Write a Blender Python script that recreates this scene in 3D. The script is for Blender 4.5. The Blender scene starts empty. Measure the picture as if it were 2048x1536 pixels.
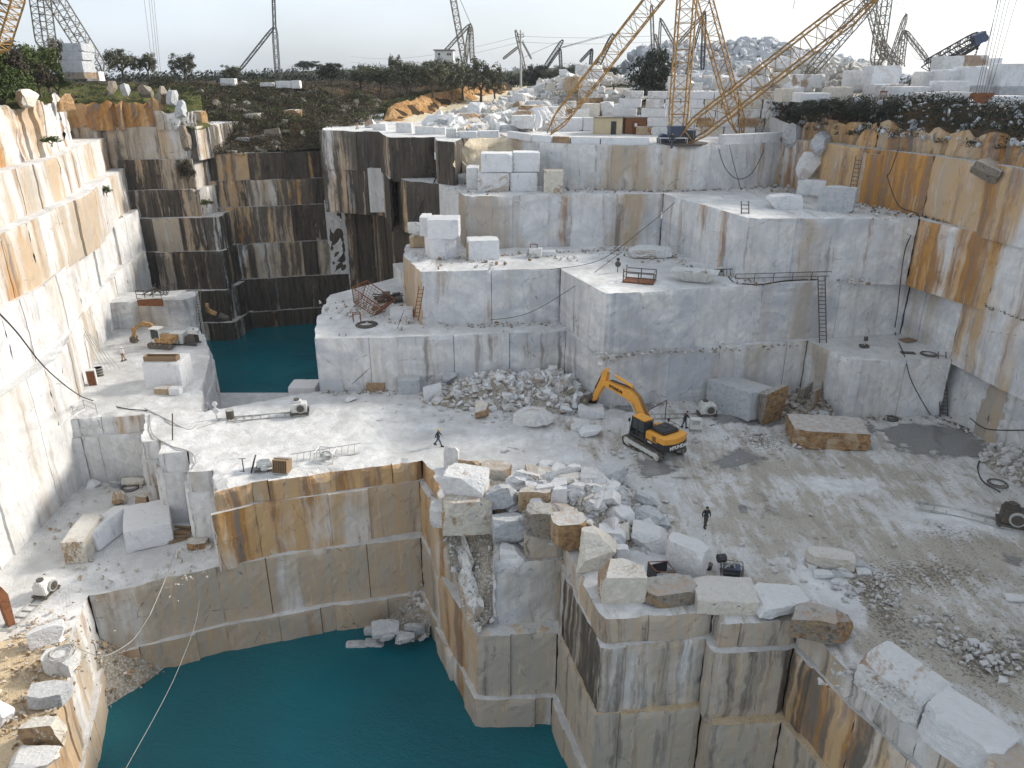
import bpy, bmesh, math, random
import numpy as np
from mathutils import Vector, Matrix, noise, geometry
PI = math.pi
R = math.radians
random.seed(7)
SC = bpy.context.scene
COL = SC.collection

# ------------------------------------------------------------------ camera
F = 1500.0; TH = math.atan(613 / F); CZ = 31.0
cth, sth = math.cos(TH), math.sin(TH)
cam_d = bpy.data.cameras.new('camera'); cam = bpy.data.objects.new('camera', cam_d); COL.objects.link(cam)
cam.location = (0, 0, CZ); cam.rotation_euler = (PI / 2 - TH, 0, 0)
cam_d.sensor_fit = 'HORIZONTAL'; cam_d.sensor_width = 36; cam_d.lens = 36 * F / 2048
cam_d.clip_start = 0.5; cam_d.clip_end = 12000
SC.camera = cam
# ------------------------------------------------------------------ world, sun, exposure
SUN_EL, SUN_AZ = R(29), R(66)          # azimuth measured from +Y towards +X
w = bpy.data.worlds.new('World'); SC.world = w; w.use_nodes = True
nt = w.node_tree; bg = nt.nodes['Background']; sky = nt.nodes.new('ShaderNodeTexSky')
sky.sky_type = 'NISHITA'; sky.sun_disc = False; sky.sun_elevation = SUN_EL; sky.sun_rotation = SUN_AZ
sky.altitude = 200; sky.air_density = 1.0; sky.dust_density = 2.5; sky.ozone_density = 1.5
hsv = nt.nodes.new('ShaderNodeHueSaturation'); hsv.inputs['Saturation'].default_value = 0.5
nt.links.new(sky.outputs[0], hsv.inputs['Color'])
# thin high cloud veil
tc = nt.nodes.new('ShaderNodeTexCoord'); mp = nt.nodes.new('ShaderNodeMapping'); mp.inputs['Scale'].default_value = (1, 1, 3.5)
cn = nt.nodes.new('ShaderNodeTexNoise'); cn.inputs['Scale'].default_value = 2.2; cn.inputs['Detail'].default_value = 5
cr = nt.nodes.new('ShaderNodeMapRange'); cr.inputs[1].default_value = 0.3; cr.inputs[2].default_value = 0.75; cr.inputs[3].default_value = 0.3; cr.inputs[4].default_value = 0.75
mx = nt.nodes.new('ShaderNodeMixRGB'); mx.inputs[2].default_value = (6.1, 6.75, 7.5, 1)
nt.links.new(tc.outputs['Generated'], mp.inputs[0]); nt.links.new(mp.outputs[0], cn.inputs['Vector']); nt.links.new(cn.outputs['Fac'], cr.inputs[0])
nt.links.new(cr.outputs[0], mx.inputs[0]); nt.links.new(hsv.outputs[0], mx.inputs[1]); nt.links.new(mx.outputs[0], bg.inputs['Color'])
bg.inputs['Strength'].default_value = 0.1
sd = bpy.data.lights.new('sun', 'SUN'); sun = bpy.data.objects.new('sun', sd); COL.objects.link(sun)
sd.energy = 2.9; sd.angle = R(9); sd.color = (1, 0.93, 0.82)
sun.rotation_euler = (PI / 2 - SUN_EL, 0, PI - SUN_AZ)
SC.view_settings.view_transform = 'Standard'; SC.view_settings.look = 'None'; SC.view_settings.gamma = 1; SC.view_settings.exposure = 0.84

# ------------------------------------------------------------------ pixel -> world helpers (photograph 2048 x 1536)
def ray(x, y):
    a = (x - 1024) / F; b = -(y - 768) / F
    return (a, cth + b * sth, -sth + b * cth)
def at(x, y, Z):
    r = ray(x, y); t = (Z - CZ) / r[2]
    return Vector((r[0] * t, r[1] * t, Z))
def atY(x, y, Y):
    r = ray(x, y); t = Y / r[1]
    return Vector((r[0] * t, Y, CZ + r[2] * t))
def a2(x, y, Z):
    p = at(x, y, Z); return (p.x, p.y)

def nz(x, y, z=0.0): return noise.noise(Vector((x, y, z)))
def fb(x, y, z=0.0, o=4): return noise.fractal(Vector((x, y, z)), 1.0, 2.0, o)
def sm(a, b, x):
    t = max(0.0, min(1.0, (x - a) / (b - a))); return t * t * (3 - 2 * t)

# ------------------------------------------------------------------ materials
def new_mat(name):
    m = bpy.data.materials.new(name); m.use_nodes = True
    n = m.node_tree; b = n.nodes['Principled BSDF']; return m, n, b
class NB:
    def __init__(s, n): s.n = n
    def node(s, t, **kw):
        x = s.n.nodes.new(t)
        for k, v in kw.items(): setattr(x, k, v)
        return x
    def link(s, a, b): s.n.links.new(a, b)
    def val(s, sock, v):
        if hasattr(v, 'is_output'): s.link(v, sock)
        else: sock.default_value = v
    def math(s, op, a, b=None, clamp=False):
        x = s.node('ShaderNodeMath', operation=op, use_clamp=clamp); s.val(x.inputs[0], a)
        if b is not None: s.val(x.inputs[1], b)
        return x.outputs[0]
    def noise(s, vec, scale, detail=4, rough=0.55, dist=0.0):
        x = s.node('ShaderNodeTexNoise'); s.link(vec, x.inputs['Vector'])
        x.inputs['Scale'].default_value = scale; x.inputs['Detail'].default_value = detail
        x.inputs['Roughness'].default_value = rough; x.inputs['Distortion'].default_value = dist
        return x.outputs['Fac']
    def scale(s, vec, sc, rot=(0, 0, 0)):
        x = s.node('ShaderNodeMapping'); s.link(vec, x.inputs[0]); x.inputs['Scale'].default_value = sc; x.inputs['Rotation'].default_value = rot
        return x.outputs[0]
    def rng(s, v, a, b, c=0.0, d=1.0):
        x = s.node('ShaderNodeMapRange'); s.val(x.inputs[0], v)
        for i, q in enumerate((a, b, c, d)): s.val(x.inputs[i + 1], q)
        return x.outputs[0]
    def mix(s, f, a, b, mode='MIX'):
        x = s.node('ShaderNodeMixRGB', blend_type=mode); s.val(x.inputs[0], f)
        for i, q in ((1, a), (2, b)):
            if hasattr(q, 'is_output'): s.link(q, x.inputs[i])
            else: x.inputs[i].default_value = (*q, 1)
        return x.outputs[0]
    def pos(s): return s.node('ShaderNodeNewGeometry').outputs['Position']
    def bump(s, h, strength, dist, bsdf, prev=None):
        x = s.node('ShaderNodeBump'); x.inputs['Strength'].default_value = strength; x.inputs['Distance'].default_value = dist
        s.link(h, x.inputs['Height'])
        if prev is not None: s.link(prev, x.inputs['Normal'])
        s.link(x.outputs[0], bsdf.inputs['Normal']); return x.outputs[0]
def thr(B, n, amt, soft=7.0, lo=0.32, hi=0.68):
    """mask: noise n (0.3..0.7) above a threshold set by the amount"""
    q = B.rng(n, lo, hi)
    t = B.math('SUBTRACT', 1.0, amt)
    return B.math('MULTIPLY', B.math('SUBTRACT', q, t), soft, True)

def mat_wall():
    m, n, b = new_mat('quarry_wall'); B = NB(n); P = B.pos()
    at_ = B.node('ShaderNodeVertexColor', layer_name='tint'); sp = B.node('ShaderNodeSeparateColor'); B.link(at_.outputs[0], sp.inputs[0])
    rust, black, grey, yel = sp.outputs[0], sp.outputs[1], sp.outputs[2], at_.outputs['Alpha']
    # wobble so that the streaks are not ruler straight
    wob = B.node('ShaderNodeTexNoise'); B.link(P, wob.inputs['Vector']); wob.inputs['Scale'].default_value = 0.35; wob.inputs['Detail'].default_value = 3
    wv = B.node('ShaderNodeVectorMath', operation='MULTIPLY_ADD'); B.link(wob.outputs['Color'], wv.inputs[0]); wv.inputs[1].default_value = (0.9, 0.9, 0.5); B.link(P, wv.inputs[2])
    PW = wv.outputs[0]
    s1 = B.noise(B.scale(PW, (1.0, 1.0, 0.045)), 1.1, 7, 0.62)
    s2 = B.noise(B.scale(PW, (1.0, 1.0, 0.03)), 0.42, 5, 0.6)
    s3 = B.noise(B.scale(PW, (1.0, 1.0, 0.07)), 2.6, 6, 0.65)
    vein = B.noise(B.scale(PW, (0.5, 0.5, 1.1), (0.5, 0.4, 0.3)), 0.22, 6, 0.62, 1.6)
    fine = B.noise(P, 1.7, 7, 0.7)
    base = B.mix(B.rng(fine, 0.35, 0.7), (0.64, 0.64, 0.64), (0.76, 0.76, 0.755))
    base = B.mix(B.math('MULTIPLY', B.rng(B.noise(P, 0.3, 6, .7), .4, .7), .45), base, (0.50, 0.475, 0.43))
    gm = B.math('MULTIPLY', B.rng(vein, 0.4, 0.62), B.math('MULTIPLY', grey, 1.35), True)
    base = B.mix(gm, base, (0.44, 0.455, 0.49))
    vl = B.node('ShaderNodeTexWave', wave_type='BANDS', bands_direction='DIAGONAL'); B.link(PW, vl.inputs[0]); vl.inputs['Scale'].default_value = 0.23
    vl.inputs['Distortion'].default_value = 9; vl.inputs['Detail'].default_value = 4; vl.inputs['Detail Scale'].default_value = 0.6
    base = B.mix(B.math('MULTIPLY', B.rng(vl.outputs['Fac'], 0.8, 1.0), 0.22), base, (0.42, 0.43, 0.45))
    blob = B.noise(B.scale(PW, (1, 1, 0.45)), 0.11, 4, 0.6); blob2 = B.noise(B.scale(PW, (1, 1, 0.35), (0, 0, 1.3)), 0.17, 5, 0.6)
    ym = B.math('MULTIPLY', thr(B, B.math('ADD', B.math('MULTIPLY', blob, .6), B.math('MULTIPLY', s2, .4)), yel, 2.2, .39, .61), 0.9)
    ycol = B.mix(B.rng(B.math('ADD', rust, B.math('MULTIPLY', B.math('SUBTRACT', s3, .5), 1.2)), 0.08, 0.6), (0.365, 0.32, 0.26), (0.49, 0.30, 0.12))
    base = B.mix(ym, base, ycol)
    rm = thr(B, B.math('ADD', B.math('MULTIPLY', B.noise(B.scale(PW, (1, 1, 0.06)), 0.55, 6, 0.66), .55), B.math('MULTIPLY', blob2, .45)), rust, 3.0, .38, .62)
    rcol = B.mix(B.rng(s1, 0.38, 0.62), (0.46, 0.23, 0.055), (0.15, 0.06, 0.02))
    base = B.mix(B.math('MULTIPLY', rm, 0.92), base, rcol)
    base = B.mix(B.math('MULTIPLY', B.rng(s1, 0.47, 0.66), 0.42), base, (0.36, 0.34, 0.31))
    base = B.mix(B.math('MULTIPLY', B.rng(s3, 0.62, 0.70), 0.35), base, (0.22, 0.19, 0.155))
    # thin pale lime runs inside the stains
    base = B.mix(B.math('MULTIPLY', B.rng(s3, 0.60, 0.66), 0.35), base, (0.62, 0.60, 0.56))
    bm_ = thr(B, B.math('ADD', B.math('MULTIPLY', s1, .62), B.math('ADD', B.math('MULTIPLY', blob2, .26), B.math('MULTIPLY', s2, .12))), black, 3.0, .37, .63)
    bcol = B.mix(B.rng(s3, 0.35, 0.65), (0.018, 0.017, 0.017), (0.085, 0.07, 0.055))
    bcol = B.mix(B.rng(black, 0.5, 0.85), (0.155, 0.138, 0.115), bcol)
    base = B.mix(B.math('MULTIPLY', bm_, 0.95), base, bcol)
    vo = B.node('ShaderNodeTexVoronoi', feature='DISTANCE_TO_EDGE'); B.link(B.scale(PW, (0.8, 0.8, 0.45), (0.3, 0.2, 0)), vo.inputs['Vector']); vo.inputs['Scale'].default_value = 0.33
    ck = B.math('MULTIPLY', B.math('SUBTRACT', 1.0, B.rng(vo.outputs[0], 0.0, 0.012)), B.rng(fine, 0.5, 0.62))
    base = B.mix(B.math('MULTIPLY', ck, 0.75), base, (0.07, 0.055, 0.045))
    sp2 = B.rng(B.noise(P, 5.5, 4, 0.8), 0.66, 0.74)
    base = B.mix(B.math('MULTIPLY', sp2, 0.35), base, (0.16, 0.13, 0.10))
    B.link(base, b.inputs['Base Color']); b.inputs['Roughness'].default_value = 0.78
    b.inputs['Specular IOR Level'].default_value = 0.25
    b1 = B.bump(B.noise(B.scale(P, (1, 1, 0.12)), 3.2, 8, 0.72), 0.55, 0.10, b)
    B.bump(B.noise(P, 7.0, 6, 0.75), 0.4, 0.05, b, b1)
    return m

def mat_floor():
    m, n, b = new_mat('quarry_floor'); B = NB(n); P = B.pos()
    at_ = B.node('ShaderNodeVertexColor', layer_name='tint'); sp = B.node('ShaderNodeSeparateColor'); B.link(at_.outputs[0], sp.inputs[0])
    mud, debris, wet, ochre = sp.outputs[0], sp.outputs[1], sp.outputs[2], at_.outputs['Alpha']
    big = B.noise(P, 0.16, 7, 0.62, 0.6); mid = B.noise(P, 0.7, 8, 0.68, 0.4); fine = B.noise(P, 4.5, 7, 0.75)
    strk = B.noise(B.scale(P, (1.0, 0.22, 1), (0, 0, R(-32))), 0.9, 7, 0.7, 0.3)
    base = B.mix(B.rng(mid, 0.35, 0.65), (0.52, 0.515, 0.50), (0.74, 0.74, 0.74))
    base = B.mix(B.math('MULTIPLY', B.rng(big, 0.42, 0.6), 0.55), base, (0.43, 0.425, 0.41))
    mm = thr(B, B.math('ADD', B.math('MULTIPLY', mid, 0.45), B.math('MULTIPLY', strk, 0.55)), mud, 4.0)
    mcol = B.mix(B.rng(fine, 0.35, 0.65), (0.28, 0.25, 0.20), (0.48, 0.44, 0.37))
    base = B.mix(B.math('MULTIPLY', mm, 0.88), base, mcol)
    om = thr(B, mid, ochre, 3.0); base = B.mix(B.math('MULTIPLY', om, 0.85), base, B.mix(B.rng(fine, .35, .65), (0.42, 0.28, 0.12), (0.62, 0.5, 0.32)))
    wm = B.math('MULTIPLY', B.rng(B.math('ADD', wet, B.math('ADD', B.math('MULTIPLY', B.math('SUBTRACT', big, 0.5), 1.7), B.math('MULTIPLY', B.math('SUBTRACT', mid, 0.5), 0.9))), 0.48, 0.6), 1.0)
    base = B.mix(wm, base, (0.20, 0.20, 0.195))
    dm = thr(B, fine, debris, 5.0); base = B.mix(B.math('MULTIPLY', dm, 0.85), base, (0.11, 0.09, 0.065))
    # caterpillar tread prints
    wv = B.node('ShaderNodeTexWave', wave_type='BANDS', bands_direction='X'); B.link(B.scale(P, (1, 1, 1), (0, 0, R(-32))), wv.inputs[0]); wv.inputs['Scale'].default_value = 1.3
    wv.inputs['Distortion'].default_value = 3; wv.inputs['Detail'].default_value = 3
    tk = B.math('MULTIPLY', B.rng(wv.outputs['Fac'], 0.6, 0.95), B.math('MULTIPLY', B.rng(strk, 0.52, 0.6), mud))
    base = B.mix(B.math('MULTIPLY', tk, 0.7), base, (0.24, 0.20, 0.15))
    B.link(base, b.inputs['Base Color'])
    B.link(B.rng(wm, 0, 1, 0.85, 0.16), b.inputs['Roughness'])
    h = B.math('ADD', B.math('MULTIPLY', fine, 0.6), B.math('ADD', B.math('MULTIPLY', mid, 1.2), B.math('MULTIPLY', tk, -0.4)))
    h = B.math('MULTIPLY', h, B.math('SUBTRACT', 1.0, B.math('MULTIPLY', wm, 0.93)))
    B.bump(h, 0.75, 0.18, b)
    return m

def mat_rock(name, c1, c2, rust=0.3, dark=0.15, rcol1=(0.40, 0.25, 0.11), rcol2=(0.17, 0.08, 0.03), top=0.6):
    m, n, b = new_mat(name); B = NB(n)
    oi = B.node('ShaderNodeObjectInfo'); tco = B.node('ShaderNodeNewGeometry')
    off = B.node('ShaderNodeVectorMath', operation='MULTIPLY_ADD'); B.link(oi.outputs['Random'], off.inputs[0]); off.inputs[1].default_value = (37, 21, 11); B.link(tco.outputs['Position'], off.inputs[2])
    P = off.outputs[0]
    vm = B.node('ShaderNodeVectorMath', operation='MULTIPLY_ADD'); B.link(oi.outputs['Random'], vm.inputs[0]); vm.inputs[1].default_value = (13.0, 29.0, 7.0); vm.inputs[2].default_value = (0.3, 0.1, 0.7)
    vs_ = B.node('ShaderNodeVectorMath', operation='SINE'); B.link(vm.outputs[0], vs_.inputs[0])
    dt = B.node('ShaderNodeVectorMath', operation='DOT_PRODUCT'); B.link(vs_.outputs[0], dt.inputs[0]); B.link(tco.outputs['True Normal'], dt.inputs[1])
    facing = B.rng(dt.outputs['Value'], 0.25, 0.75, 0.0, 0.22)
    n1 = B.math('ADD', B.math('MULTIPLY', B.math('SUBTRACT', B.noise(P, 0.55, 6, 0.62, 0.8), 0.5), 0.7), B.math('ADD', 0.44, facing)); n2 = B.noise(P, 2.3, 7, 0.7); n3 = B.noise(B.scale(P, (1, 1, .35), (0.6, 0.5, 0.4)), 1.0, 6, 0.65, 1.5)
    base = B.mix(B.rng(n2, 0.35, 0.65), c1, c2)
    base = B.mix(B.math('MULTIPLY', B.rng(n3, 0.55, 0.7), 0.5), base, (0.38, 0.40, 0.44))
    rm = thr(B, n1, B.math('ADD', B.math('MULTIPLY', oi.outputs['Random'], 0.25), rust - 0.12), 5.0)
    base = B.mix(B.math('MULTIPLY', rm, 0.85), base, B.mix(B.rng(n2, 0.38, 0.62), rcol1, rcol2))
    dm = thr(B, n2, dark, 6.0); base = B.mix(B.math('MULTIPLY', dm, 0.8), base, (0.10, 0.085, 0.07))
    sn = B.node('ShaderNodeSeparateXYZ'); B.link(tco.outputs['Normal'], sn.inputs[0])
    base = B.mix(B.math('MULTIPLY', B.math('MULTIPLY', B.rng(B.math('ADD', sn.outputs[2], B.math('MULTIPLY', B.math('SUBTRACT', n2, .5), 1.3)), 0.62, 1.1), top), 1.0), base, (0.60, 0.59, 0.57))
    B.link(base, b.inputs['Base Color']); b.inputs['Roughness'].default_value = 0.8; b.inputs['Specular IOR Level'].default_value = 0.25
    B.bump(B.noise(P, 2.6, 9, 0.78), 0.9, 0.2, b)
    return m

def mat_soil(name, c1, c2, c3, rock=0.3):
    m, n, b = new_mat(name); B = NB(n); P = B.pos()
    n1 = B.noise(P, 0.22, 7, 0.65, 0.5); n2 = B.noise(P, 1.6, 8, 0.72); n3 = B.noise(P, 6, 5, .7)
    base = B.mix(B.rng(n1, 0.4, 0.6), c1, c2); base = B.mix(B.rng(n2, 0.45, 0.62), base, c3)
    base = B.mix(thr(B, n3, rock, 5.0), base, (0.5, 0.48, 0.45))
    B.link(base, b.inputs['Base Color']); b.inputs['Roughness'].default_value = 0.95; b.inputs['Specular IOR Level'].default_value = 0.1
    B.bump(n2, 0.9, 0.35, b); return m

def mat_paint(name, c, rough=0.5, metal=0.0, dirt=0.35, dcol=(0.16, 0.11, 0.07), scale=3.0):
    m, n, b = new_mat(name); B = NB(n); tco = B.node('ShaderNodeTexCoord'); P = tco.outputs['Object']
    n1 = B.noise(P, scale, 7, 0.7); base = B.mix(thr(B, n1, dirt, 3.0), c, dcol)
    base = B.mix(B.rng(B.noise(P, scale * .35, 4), .35, .7, 0, .3), base, tuple(x * .6 for x in c))
    B.link(base, b.inputs['Base Color']); b.inputs['Roughness'].default_value = rough; b.inputs['Metallic'].default_value = metal
    B.bump(n1, 0.2, 0.02, b); return m

def mat_leaf(name, c1, c2):
    m, n, b = new_mat(name); B = NB(n)
    at_ = B.node('ShaderNodeVertexColor', layer_name='tint'); oi = B.node('ShaderNodeObjectInfo')
    f = B.math('ADD', B.math('MULTIPLY', at_.outputs['Alpha'], 0.75), B.math('MULTIPLY', oi.outputs['Random'], 0.25))
    B.link(B.mix(f, c1, c2), b.inputs['Base Color']); b.inputs['Roughness'].default_value = 0.65
    b.inputs['Specular IOR Level'].default_value = 0.2
    return m

def mat_water():
    m, n, b = new_mat('quarry_water'); B = NB(n); P = B.pos()
    n1 = B.noise(B.scale(P, (1, 1.6, 1), (0, 0, 0.5)), 1.1, 5, 0.6, 0.4)
    n2 = B.noise(P, 0.06, 3, 0.5)
    b.inputs['Roughness'].default_value = 0.07; b.inputs['IOR'].default_value = 1.33
    B.link(B.mix(B.rng(n2, .35, .65), (0.003, 0.13, 0.16), (0.003, 0.09, 0.12)), b.inputs['Base Color'])
    b.inputs['Specular IOR Level'].default_value = 0.5
    n3 = B.noise(B.scale(P, (1, 1.7, 1), (0, 0, .4)), 3.2, 6, 0.65, .6); gate = B.rng(B.noise(P, 0.09, 3, .5), .42, .62, .15, 1.0)
    B.bump(B.math('MULTIPLY', B.math('ADD', n1, n3), gate), 0.7, 0.22, b)
    return m

M = {}
M['wall'] = mat_wall(); M['floor'] = mat_floor(); M['water'] = mat_water()
M['rock_white'] = mat_rock('white_marble', (0.62, 0.62, 0.62), (0.78, 0.78, 0.77), 0.10, 0.12)
M['rock_clean'] = mat_rock('clean_marble', (0.70, 0.71, 0.73), (0.80, 0.80, 0.81), -0.08, 0.06)
M['rock_grey'] = mat_rock('grey_marble', (0.36, 0.38, 0.41), (0.55, 0.56, 0.57), -0.05, 0.2)
M['rock_tan'] = mat_rock('tan_marble', (0.55, 0.50, 0.42), (0.72, 0.68, 0.6), 0.45, 0.2)
M['rock_rust'] = mat_rock('rusty_rock', (0.40, 0.28, 0.16), (0.5, 0.40, 0.28), 0.72, 0.22, top=0.95)
M['rock_dark'] = mat_rock('dark_rock', (0.20, 0.17, 0.13), (0.34, 0.30, 0.25), 0.4, 0.42)
M['rock_amber'] = mat_rock('amber_rock', (0.36, 0.26, 0.15), (0.50, 0.40, 0.27), 0.40, 0.34)
M['rubble'] = mat_rock('rubble_chips', (0.42, 0.40, 0.37), (0.70, 0.69, 0.67), 0.15, 0.2)
M['scree'] = mat_soil('grey_scree', (0.30, 0.27, 0.22), (0.40, 0.37, 0.31), (0.20, 0.17, 0.13), 0.45)
M['scrub_soil'] = mat_soil('scrub_soil', (0.05, 0.035, 0.02), (0.10, 0.06, 0.028), (0.035, 0.028, 0.016), 0.12)
M['orange_soil'] = mat_soil('orange_soil', (0.40, 0.22, 0.08), (0.50, 0.32, 0.15), (0.24, 0.12, 0.05), 0.25)
M['road'] = mat_soil('dirt_road', (0.62, 0.54, 0.40), (0.66, 0.58, 0.45), (0.56, 0.48, 0.34), 0.12)
M['far'] = mat_soil('far_ground', (0.045, 0.05, 0.028), (0.07, 0.065, 0.04), (0.03, 0.04, 0.02), 0.1)
M['grass'] = mat_soil('grass_soil', (0.05, 0.085, 0.015), (0.09, 0.10, 0.03), (0.12, 0.085, 0.04), 0.1)
M['leaf'] = mat_leaf('olive_leaf', (0.020, 0.026, 0.012), (0.16, 0.155, 0.095))
M['leaf_g'] = mat_leaf('green_leaf', (0.02, 0.035, 0.008), (0.10, 0.13, 0.03))
M['leaf_d'] = mat_leaf('dark_leaf', (0.010, 0.016, 0.010), (0.045, 0.055, 0.035))
M['leaf_b'] = mat_leaf('brown_scrub', (0.022, 0.018, 0.012), (0.115, 0.09, 0.055))
M['bark'] = mat_paint('bark', (0.09, 0.07, 0.05), 0.9)
M['crane_y'] = mat_paint('crane_yellow', (0.36, 0.20, 0.045), 0.7, 0.0, 0.5, (0.10, 0.045, 0.015))
M['crane_g'] = mat_paint('crane_grey', (0.17, 0.15, 0.12), 0.7, 0.0, 0.4)
M['crane_k'] = mat_paint('crane_dark', (0.05, 0.05, 0.055), 0.7, 0.0, 0.3)
M['steel'] = mat_paint('dark_steel', (0.09, 0.08, 0.07), 0.6, 0.3, 0.4)
M['rust'] = mat_paint('rusty_steel', (0.20, 0.075, 0.03), 0.85, 0.0, 0.45, (0.07, 0.03, 0.015))
M['lightsteel'] = mat_paint('pale_steel', (0.42, 0.42, 0.40), 0.55, 0.2, 0.35)
M['dusty'] = mat_paint('dusty_paint', (0.62, 0.62, 0.60), 0.7, 0.0, 0.3, (0.3, 0.27, 0.22))
M['yellow'] = mat_paint('machine_yellow', (0.74, 0.34, 0.04), 0.5, 0.0, 0.34, (0.36, 0.25, 0.13))
M['oldyellow'] = mat_paint('old_yellow', (0.46, 0.27, 0.10), 0.6, 0.0, 0.6, (0.16, 0.09, 0.05))
M['black'] = mat_paint('black_paint', (0.02, 0.02, 0.022), 0.45, 0.0, 0.2, (0.12, 0.11, 0.1))
M['track'] = mat_paint('track_steel', (0.10, 0.085, 0.07), 0.8, 0.2, 0.5, (0.3, 0.27, 0.22))
M['glass'] = mat_paint('cab_glass', (0.03, 0.04, 0.045), 0.08, 0.0, 0.08)
M['white'] = mat_paint('white_letter', (0.8, 0.8, 0.78), 0.6, 0, 0.1)
M['rubber'] = mat_paint('black_hose', (0.025, 0.024, 0.022), 0.7, 0, 0.25)
M['palehose'] = mat_paint('pale_hose', (0.36, 0.35, 0.33), 0.7, 0, 0.25)
M['shedcream'] = mat_paint('cream_boards', (0.62, 0.54, 0.36), 0.7, 0, 0.2)
M['shedrust'] = mat_paint('rust_boards', (0.26, 0.11, 0.045), 0.8, 0, 0.45)
M['roof'] = mat_paint('grey_roof', (0.20, 0.18, 0.15), 0.8)
M['render'] = mat_paint('white_render', (0.75, 0.74, 0.7), 0.8, 0, 0.15)
M['wood'] = mat_paint('old_wood', (0.24, 0.16, 0.09), 0.85, 0, 0.35)
M['skin'] = mat_paint('skin', (0.42, 0.25, 0.17), 0.6, 0, 0.05)
M['jacket'] = mat_paint('dark_jacket', (0.018, 0.02, 0.026), 0.8, 0, 0.1)
M['jeans'] = mat_paint('denim', (0.06, 0.08, 0.12), 0.85, 0, 0.1)
M['khaki'] = mat_paint('dark_trousers', (0.06, 0.055, 0.045), 0.85, 0, 0.1)
M['whitecloth'] = mat_paint('white_cloth', (0.75, 0.75, 0.73), 0.8, 0, 0.05)
M['tan'] = mat_paint('tan_trousers', (0.35, 0.22, 0.12), 0.85, 0, 0.1)
M['hatyellow'] = mat_paint('yellow_hat', (0.65, 0.42, 0.08), 0.6, 0, 0.05)
M['blueh'] = mat_paint('blue_paint', (0.04, 0.06, 0.11), 0.5, 0, 0.25)
M['boot'] = mat_paint('boots', (0.03, 0.025, 0.02), 0.7, 0, 0.2)

# ------------------------------------------------------------------ mesh builder
class MB:
    def __init__(s): s.v = []; s.f = []; s.mi = []; s.t = []
    def add(s, vs, fs, mi=0, t=None):
        o = len(s.v); s.v.extend([tuple(p) for p in vs]); s.f.extend([tuple(i + o for i in q) for q in fs]); s.mi.extend([mi] * len(fs))
        if t is None: s.t.extend([(0, 0, 0, 1)] * len(vs))
        elif isinstance(t, tuple): s.t.extend([t] * len(vs))
        else: s.t.extend(t)
    def box(s, c, d, rot=None, mi=0):
        x, y, z = d[0] / 2, d[1] / 2, d[2] / 2; c = Vector(c)
        vs = [Vector(p) for p in ((-x, -y, -z), (x, -y, -z), (x, y, -z), (-x, y, -z), (-x, -y, z), (x, -y, z), (x, y, z), (-x, y, z))]
        if rot is not None: vs = [rot @ p for p in vs]
        s.add([p + c for p in vs], [(0, 3, 2, 1), (4, 5, 6, 7), (0, 1, 5, 4), (1, 2, 6, 5), (2, 3, 7, 6), (3, 0, 4, 7)], mi)
    def bar(s, a, b, r, n=4, r2=None, mi=0, caps=True):
        a, b = Vector(a), Vector(b); d = b - a
        if d.length < 1e-6: return
        d.normalize(); u = d.orthogonal().normalized(); v = d.cross(u); r2 = r if r2 is None else r2
        vs = []
        for p, q in ((a, r), (b, r2)):
            for k in range(n):
                an = 2 * PI * (k + .5) / n; vs.append(p + (u * math.cos(an) + v * math.sin(an)) * q)
        fs = [(k, (k + 1) % n, n + (k + 1) % n, n + k) for k in range(n)]
        if caps: fs += [tuple(range(n - 1, -1, -1)), tuple(range(n, 2 * n))]
        s.add(vs, fs, mi)
    def tube(s, pts, r, n=5, mi=0):
        for a, b in zip(pts[:-1], pts[1:]): s.bar(a, b, r, n, None, mi)
    def prism(s, poly, axis_y0, axis_y1, mi=0):
        """poly in local XZ extruded along Y"""
        n = len(poly); vs = [(x, axis_y0, z) for x, z in poly] + [(x, axis_y1, z) for x, z in poly]
        fs = [(k, (k + 1) % n, n + (k + 1) % n, n + k) for k in range(n)] + [tuple(range(n - 1, -1, -1)), tuple(range(n, 2 * n))]
        s.add(vs, fs, mi)
    def build(s, name, mats, parent=None, smooth=False, tint=False, fixn=False):
        me = bpy.data.meshes.new(name); me.from_pydata(s.v, [], s.f)
        for m in (mats if isinstance(mats, (list, tuple)) else [mats]): me.materials.append(m)
        me.polygons.foreach_set('material_index', s.mi)
        if tint:
            a = me.color_attributes.new('tint', 'FLOAT_COLOR', 'POINT'); a.data.foreach_set('color', np.array(s.t, dtype=np.float32).ravel())
        if smooth: me.polygons.foreach_set('use_smooth', [True] * len(s.f))
        me.update()
        if fixn:
            bm = bmesh.new(); bm.from_mesh(me); bmesh.ops.recalc_face_normals(bm, faces=bm.faces); bm.to_mesh(me); bm.free()
        o = bpy.data.objects.new(name, me); COL.objects.link(o)
        if parent: o.parent = parent
        return o
def tag(o, label=None, cat=None, group=None, kind=None):
    if label: o['label'] = label
    if cat: o['category'] = cat
    if group: o['group'] = group
    if kind: o['kind'] = kind
    return o
def empty(name, loc, rz=0.0):
    o = bpy.data.objects.new(name, None); COL.objects.link(o); o.location = loc; o.rotation_euler = (0, 0, rz); o.empty_display_size = 0.3
    return o
def struct(o): o['kind'] = 'structure'; return o

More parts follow.
